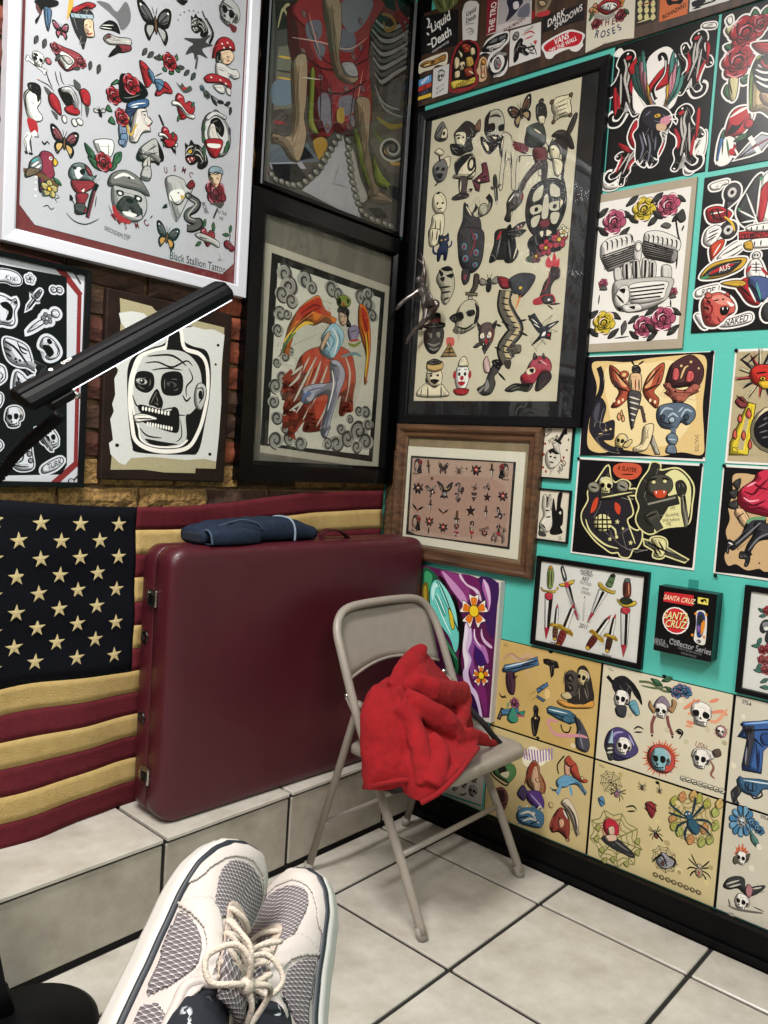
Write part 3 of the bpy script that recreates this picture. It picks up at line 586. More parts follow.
ART['angel'] = """g b5ae9c 131 1355 1226 1321 1214 97 176 164
g 1a1917 184 1310 1165 1273 1146 144 173 207
g d0cbbb 235 1262 1124 1230 1106 188 230 220
e a29f94 290 1213 63.1 45.8
m curl 290 1213 118 140 |e=3d3b38|l=8a8780
e a29f94 330 1143 72.6 51.4
m curl 330 1143 134 100 |e=3d3b38|l=8a8780
e a29f94 281 1094 59.6 43.4
m curl 281 1094 112 340 |e=3d3b38|l=8a8780
e a29f94 353 1069 54.0 38.8
m curl 353 1069 101 350 |e=3d3b38|l=8a8780
e a29f94 450 1207 66.4 47.0
m curl 450 1207 121 140 |e=3d3b38|l=8a8780
e a29f94 508 1172 49.3 34.3
m curl 508 1172 88 95 |e=3d3b38|l=8a8780
e a29f94 676 1205 67.3 46.0
m curl 676 1205 119 5 |e=3d3b38|l=8a8780
e a29f94 737 1182 52.9 35.5
m curl 737 1182 91 290 |e=3d3b38|l=8a8780
e a29f94 940 1207 64.4 42.2
m curl 940 1207 110 300 |e=3d3b38|l=8a8780
e a29f94 1008 1162 74.2 48.3
m curl 1008 1162 125 270 |e=3d3b38|l=8a8780
e a29f94 1057 1098 58.1 37.3
m curl 1057 1098 96 200 |e=3d3b38|l=8a8780
e a29f94 1002 1233 52.8 34.0
m curl 1002 1233 88 120 |e=3d3b38|l=8a8780
e a29f94 272 976 52.8 38.4
m curl 272 976 100 180 |e=3d3b38|l=8a8780
e a29f94 262 884 45.9 33.4
m curl 262 884 86 320 |e=3d3b38|l=8a8780
e a29f94 324 985 39.8 28.4
m curl 324 985 74 30 |e=3d3b38|l=8a8780
e a29f94 324 736 43.4 31.3
m curl 324 736 81 170 |e=3d3b38|l=8a8780
e a29f94 266 695 35.8 25.9
m curl 266 695 67 0 |e=3d3b38|l=8a8780
e a29f94 374 776 31.7 23.6
m curl 374 776 60 305 |e=3d3b38|l=8a8780
e a29f94 315 616 50.3 36.7
m curl 315 616 94 10 |e=3d3b38|l=8a8780
e a29f94 267 558 53.0 39.1
m curl 267 558 102 280 |e=3d3b38|l=8a8780
e a29f94 339 526 40.3 29.0
m curl 339 526 75 290 |e=3d3b38|l=8a8780
e a29f94 257 465 46.1 33.9
m curl 257 465 87 60 |e=3d3b38|l=8a8780
e a29f94 289 375 50.1 36.9
m curl 289 375 95 15 |e=3d3b38|l=8a8780
e a29f94 290 243 60.6 45.0
m curl 290 243 117 280 |e=3d3b38|l=8a8780
e a29f94 394 262 51.8 37.7
m curl 394 262 97 310 |e=3d3b38|l=8a8780
e a29f94 488 234 57.1 41.0
m curl 488 234 107 15 |e=3d3b38|l=8a8780
e a29f94 355 314 37.0 26.7
m curl 355 314 69 50 |e=3d3b38|l=8a8780
e a29f94 796 250 74.7 51.5
m curl 796 250 133 55 |e=3d3b38|l=8a8780
e a29f94 717 239 49.3 33.9
m curl 717 239 88 150 |e=3d3b38|l=8a8780
e a29f94 895 292 72.6 49.3
m curl 895 292 127 330 |e=3d3b38|l=8a8780
e a29f94 996 343 89.7 58.7
m curl 996 343 153 230 |e=3d3b38|l=8a8780
e a29f94 1068 273 76.3 50.5
m curl 1068 273 131 230 |e=3d3b38|l=8a8780
e a29f94 984 238 57.5 38.2
m curl 984 238 99 10 |e=3d3b38|l=8a8780
e a29f94 1050 465 58.4 38.2
m curl 1050 465 99 200 |e=3d3b38|l=8a8780
e a29f94 985 474 44.6 29.1
m curl 985 474 76 320 |e=3d3b38|l=8a8780
e a29f94 1079 393 54.6 35.5
m curl 1079 393 92 60 |e=3d3b38|l=8a8780
e a29f94 828 346 46.8 31.5
m curl 828 346 82 0 |e=3d3b38|l=8a8780
e a29f94 906 409 37.4 26.0
m curl 906 409 66 160 |e=3d3b38|l=8a8780
e a29f94 972 852 37.9 25.8
m curl 972 852 66 330 |e=3d3b38|l=8a8780
e a29f94 956 792 44.1 28.7
m curl 956 792 74 20 |e=3d3b38|l=8a8780
e a29f94 457 875 45.2 31.8
m curl 457 875 82 100 |e=3d3b38|l=8a8780
e a29f94 515 843 38.6 26.8
m curl 515 843 70 40 |e=3d3b38|l=8a8780
f c2bfae 385 877 581 962 983 970 990 650 862 435 509 434
p d9762b 297 752 317 840 342 923 409 1027 495 1102 570 1139 619 1077 690 1035 731 1025 695 983 617 987 543 956 469 954 400 906 351 845
f b3361f 409 1024 504 1097 571 1129 613 1076 671 1034 594 1032 518 1035 466 997 396 958
f e0b63a 317 840 382 913 468 967 542 966 470 944 384 882 323 802
s 5b8a3a 12.1 305 766 338 830 401 893
s k 4.6 320 788 383 903 485 986
s k 4.6 334 843 433 951 538 1022
s k 4.6 382 916 483 1013 591 1072
s d 7.7 429 1004 534 1076 600 1074
s 3f6a48 10.6 299 752 316 801 350 858
p d9762b 924 1147 988 1144 1030 1064 1052 966 1056 834 1033 655 1013 682 1017 829 964 938 927 1018
f b3361f 946 1136 1005 1103 1027 1005 984 999
s k 5.3 954 1095 1010 1003 1040 861
s k 5.3 952 1022 1009 915 1034 743
s e0b63a 10.7 1004 973 1031 860 1025 698
p b4472f 554 821 448 753 401 653 325 578 331 544 423 599 456 646 425 575 337 512 325 482 411 520 362 461 335 398 417 440 457 389 371 342 334 315 425 332 372 274 428 289 513 379 500 310 613 314 707 352 756 483 810 559 800 444 846 434 896 524 935 644 917 758 868 838 744 863
s c2bfae 11.2 521 762 439 630 372 569
s c2bfae 11.3 577 770 478 594 414 480
s c2bfae 13.1 617 748 553 589 437 414
s c2bfae 11.6 677 728 595 538 495 378
s c2bfae 10.3 830 804 881 696 855 521
s c2bfae 10.1 740 679 696 492 611 345
s c2bfae 11.0 470 702 385 637
s c2bfae 11.3 558 534 383 423
s 8a2f22 7.9 486 731 442 590
s 8a2f22 8.2 638 723 578 522 512 393
s 8a2f22 8.5 792 771 865 637 837 490
s d98a5a 8.1 562 713 499 569
p a9a7b4 694 751 772 768 836 691 790 557 738 411 712 295 674 279 646 333 680 448 691 548 596 524 525 476 467 498 481 567 590 607 704 633
s 5d6a86 8.4 735 735 764 626 717 480 690 322
s 5d6a86 6.4 503 515 537 560 668 594
s w 8.4 718 705 738 609 699 450
s 4f6fa8 9.6 487 486 502 529 557 548
p 9fc3cf 657 960 713 997 788 967 804 914 766 838 712 774 653 780 609 802 647 848 606 884
s 4f7f94 6.6 660 933 722 887 671 796
s w 8.3 696 967 749 905 729 804
s 4f7f94 6.7 736 959 774 895 748 821
s w 6.5 644 889 687 840
p c9a98c 596 819 625 887 660 933 691 935 657 877 623 817
p c9a98c 750 1076 801 1099 825 1058 820 1015 785 992 751 1018
p k 735 1070 744 1100 795 1115 838 1094 834 1045 862 1008 822 995 820 1057 770 1074
p 7a8a2f 721 1146 750 1173 797 1185 844 1166 839 1128 788 1108 735 1110
f k 729 1142 751 1162 766 1132 743 1116
f k 807 1165 836 1159 822 1134
f b3361f 766 1126 789 1139 795 1120
s k 5.0 761 1047 781 1048
e k 800 1054 6.0 4.2
s r 6.7 779 1017 795 1019
p 8d7f9c 836 975 894 1013 938 991 923 931 862 908
s 57544f 6.9 857 964 918 988
s 7a8a2f 13.7 843 891 906 886 966 924
s b3361f 10.3 854 907 944 928
s 6a8a8f 13.6 790 799 910 836 975 823"""
ART['kimono'] = """g 4a4540 70 1017 1237 1545 1206 46 91 34
g 23211f 65 1015 294 1119 201 924 93 864
s a39a70 11.5 97 879 126 993 171 974 209 1055 230 1013
s a39a70 10.1 111 961 158 1032 211 1030
g 211f1e 871 1380 1237 1545 1244 1100 956 944 803 1181
s 8c8984 15.3 793 1289 927 1249 1059 1291 1232 1454
s 1b1a19 11.9 803 1271 938 1230 1074 1277 1243 1435
s 5b5956 15.3 805 1247 931 1207 1062 1257 1236 1417
s 1b1a19 12.0 815 1229 942 1189 1078 1243 1247 1398
s 8c8984 15.4 818 1204 935 1166 1066 1224 1239 1380
s 1b1a19 12.0 828 1186 946 1148 1081 1209 1251 1361
s 5b5956 15.5 830 1162 939 1125 1069 1190 1243 1343
s 1b1a19 12.1 841 1144 950 1106 1084 1176 1255 1324
s 8c8984 15.5 843 1119 943 1083 1072 1156 1247 1305
s 1b1a19 12.1 853 1101 954 1064 1088 1142 1259 1286
s 5b5956 15.6 855 1076 947 1042 1076 1122 1251 1268
s 1b1a19 12.2 866 1058 958 1023 1091 1108 1263 1249
s 8c8984 15.6 868 1033 951 1000 1079 1088 1255 1231
s 1b1a19 12.2 879 1014 962 981 1094 1074 1267 1211
s 5b5956 15.7 881 989 955 958 1082 1054 1259 1193
s 1b1a19 12.3 892 971 966 939 1098 1040 1271 1174
s 8c8984 15.8 894 946 959 916 1086 1020 1263 1156
s 1b1a19 12.3 904 927 970 897 1101 1006 1275 1136
s 6d262c 38.3 913 1399 962 1350 1098 1366 1152 1301
s 7d2830 25.1 1042 1457 1095 1394 1214 1387
s 8a6a3a 17.5 921 1317 1008 1341 1058 1305 973 1239 946 1285
g 6e6a5c 107 782 225 844 233 496 97 435
s c9a24a 8.7 110 733 213 761
s 3a3632 7.3 99 652 219 686
s c9a24a 7.3 110 618 222 648
f 6b7a86 87 584 219 634 228 520 88 470
s 3a3632 5.8 99 410 148 453 202 433 152 390
s 8d2f33 11.7 102 372 187 395
f 5d564c 890 703 1230 763 1192 432 1006 420 858 577
s 8a7a3a 21.4 936 690 1073 679 1209 740
s 5d6a3a 17.7 898 619 992 563 1127 607
s b08a4a 16.3 995 535 1094 462 1211 483
s a8a49a 15.3 1241 592 1199 522 1112 474 1029 469 991 503 1012 553 1072 594 1134 604 1167 582 1159 547 1121 519 1080 512 1058 522 1063 542
s 2a2826 15.2 1217 584 1182 526 1110 487 1043 484 1013 511 1032 553 1078 582 1124 587 1147 572 1137 546 1111 529 1088 527 1078 535 1086 545
g 5a6068 85 264 334 360 474 269 84 135
g 17171a 308 338 425 275 317 227 294 280
g 9c98a0 87 143 326 224 366 195 102 115
g 17171a 101 141 291 202 379 143 247 67 140 75
p 8a2e30 233 1091 913 1399 844 1199 846 944 888 731 858 577 656 480 575 481 520 421 408 371 366 437 374 573 235 705 169 884
f 6a6872 304 994 411 1053 418 963 329 913
f 6a6872 470 1038 684 1102 693 996 516 950
f 77757c 589 1252 829 1361 798 1235 684 1102 580 1126
f 6d6a74 366 915 459 927 429 834
f 74707a 427 619 499 673 549 555 455 508
f 74707a 598 682 716 739 724 644 625 595
f 74707a 474 515 551 528 518 448
f a58a3a 588 610 638 639 649 562 597 544
f 74707a 686 603 767 631 754 541
m flower 282 1036 43 230 |p=8a6a72|y=a58a4a
m flower 381 961 43 280 |p=8a6a72|y=a58a4a
m flower 289 831 43 225 |p=8a6a72|y=a58a4a
m flower 436 744 44 300 |p=8a6a72|y=a58a4a
m flower 517 694 45 340 |p=8a6a72|y=a58a4a
m flower 695 969 46 440 |p=8a6a72|y=a58a4a
m flower 751 1047 46 470 |p=8a6a72|y=a58a4a
m flower 794 811 47 480 |p=8a6a72|y=a58a4a
m flower 515 488 45 330 |p=8a6a72|y=a58a4a
m flower 691 548 46 420 |p=8a6a72|y=a58a4a
m flower 738 1195 45 470 |p=8a6a72|y=a58a4a
m flower 652 758 46 410 |p=8a6a72|y=a58a4a
s 2a1a1a 6.0 298 1069 344 958 466 849 680 907 810 1100
s c9a99a 4.4 205 874 420 938 652 993 808 1127
s 2a1a1a 7.5 243 838 432 796 661 886 859 1035
s d0a08a 4.6 318 1052 426 860
s 2a1a1a 6.3 433 783 460 442
s 2a1a1a 6.4 510 786 555 474
s 2a1a1a 6.7 725 869 693 521
s d0a08a 5.1 784 920 731 562
s 2a1a1a 7.8 404 665 635 723 830 881
p 9c866c 420 1176 551 1235 583 1087 576 934 623 857 747 863 690 800 589 789 525 833 474 987
s 4d3f30 6.3 496 1184 530 1010 560 887
s 4d3f30 6.3 461 1141 514 976
p a3a0a0 600 889 699 929 745 877 686 840 624 844
p 9c866c 214 749 318 816 335 586 325 476 351 379 308 226 236 209 161 263 93 254 99 307 209 331 237 445 218 595
s 5d4c3a 6.0 268 744 264 560 295 387
s 5d4c3a 6.1 256 426 246 317
s 5d4c3a 4.4 126 278 232 260
p 7a8438 352 751 390 752 398 502 446 424 386 417 353 459 353 593
f a37d35 408 371 482 415 523 381 473 283 432 311
p 9c866c 737 733 862 765 875 582 873 408 931 265 1117 228 1097 193 897 153 913 216 839 311 771 490 735 620
s 5d4c3a 6.9 801 728 800 500 886 267
s 5d4c3a 5.3 858 577 855 373
p 7a8438 800 500 731 562 768 432 889 238 857 345
p 7a8438 914 450 1012 362 1123 306 1020 276 950 300
g 17171a 1086 310 1202 328 1188 233 1116 243
g 17171a 901 112 1023 148 1106 104 993 75
f 9a958c 680 432 743 424 820 276 894 181 833 135 758 258
g a39fa2 645 484 683 405 753 213 846 37 694 33 338 64 479 203 565 353
s 8a868a 6.6 560 171 722 190
s 8a868a 6.7 630 304 582 150
s 2a2622 5.9 196 998 261 845
s 2a2622 6.9 837 1280 825 936
s c9b8a8 4.6 291 688 437 731
s 2a2622 7.1 915 914 968 818 1107 809
s 8c8984 8.8 896 878 993 798 1154 811
s 8c8984 8.8 922 830 1019 763 1181 776
E 777268 108 85 25.3 17.8
e a19c92 103 88 10.1 6.3
E 777268 140 68 25.6 17.9
e a19c92 135 72 10.2 6.4
E 777268 184 68 25.9 18.0
e a19c92 179 72 10.4 6.4
E 777268 229 68 26.3 18.1
e a19c92 223 72 10.5 6.5
E 777268 273 74 26.7 18.2
e a19c92 268 78 10.7 6.5
E 777268 318 87 27.1 18.4
e a19c92 312 91 10.8 6.6
E 777268 362 120 27.4 18.5
e a19c92 356 124 11.0 6.6
E 777268 402 159 27.8 18.6
e a19c92 396 163 11.1 6.6
E 777268 441 198 28.1 18.6
e a19c92 435 202 11.2 6.7
E 777268 476 243 28.4 18.7
e a19c92 470 246 11.3 6.7
E 777268 502 285 28.6 18.8
e a19c92 496 289 11.4 6.7
E 777268 528 328 28.8 18.8
e a19c92 522 331 11.5 6.7
E 777268 554 370 29.0 18.8
e a19c92 548 374 11.6 6.7
E 777268 580 414 29.2 18.9
e a19c92 574 417 11.7 6.7
E 777268 613 459 29.5 18.9
e a19c92 606 462 11.8 6.8
E 777268 694 465 30.2 19.2
e a19c92 687 468 12.1 6.8
E 777268 702 425 30.3 19.2
e a19c92 695 429 12.1 6.9
E 777268 701 382 30.3 19.3
e a19c92 695 386 12.1 6.9
E 777268 717 345 30.5 19.3
e a19c92 710 349 12.2 6.9
E 777268 733 307 30.6 19.4
e a19c92 726 311 12.2 6.9
E 777268 740 267 30.7 19.5
e a19c92 734 271 12.3 6.9
E 777268 756 229 30.9 19.5
e a19c92 750 232 12.3 7.0
E 777268 775 191 31.1 19.6
e a19c92 768 195 12.4 7.0
E 777268 793 153 31.3 19.7
e a19c92 786 157 12.5 7.0
E 777268 817 116 31.5 19.8
e a19c92 811 120 12.6 7.1
E 777268 849 81 31.8 19.9
e a19c92 842 85 12.7 7.1
E 777268 894 64 32.2 20.1
e a19c92 887 68 12.9 7.2
E 777268 950 56 32.8 20.3
e a19c92 943 60 13.1 7.2
E 777268 1007 56 33.3 20.4
e a19c92 999 60 13.3 7.3
E 777268 1075 59 34.0 20.6
e a19c92 1068 63 13.6 7.4
E 777268 1134 58 34.5 20.8
e a19c92 1126 62 13.8 7.4
t a89a9a 1183 1277 48.4 -8 HUP
t a89a9a 1182 1192 48.5 -8 MISS"""
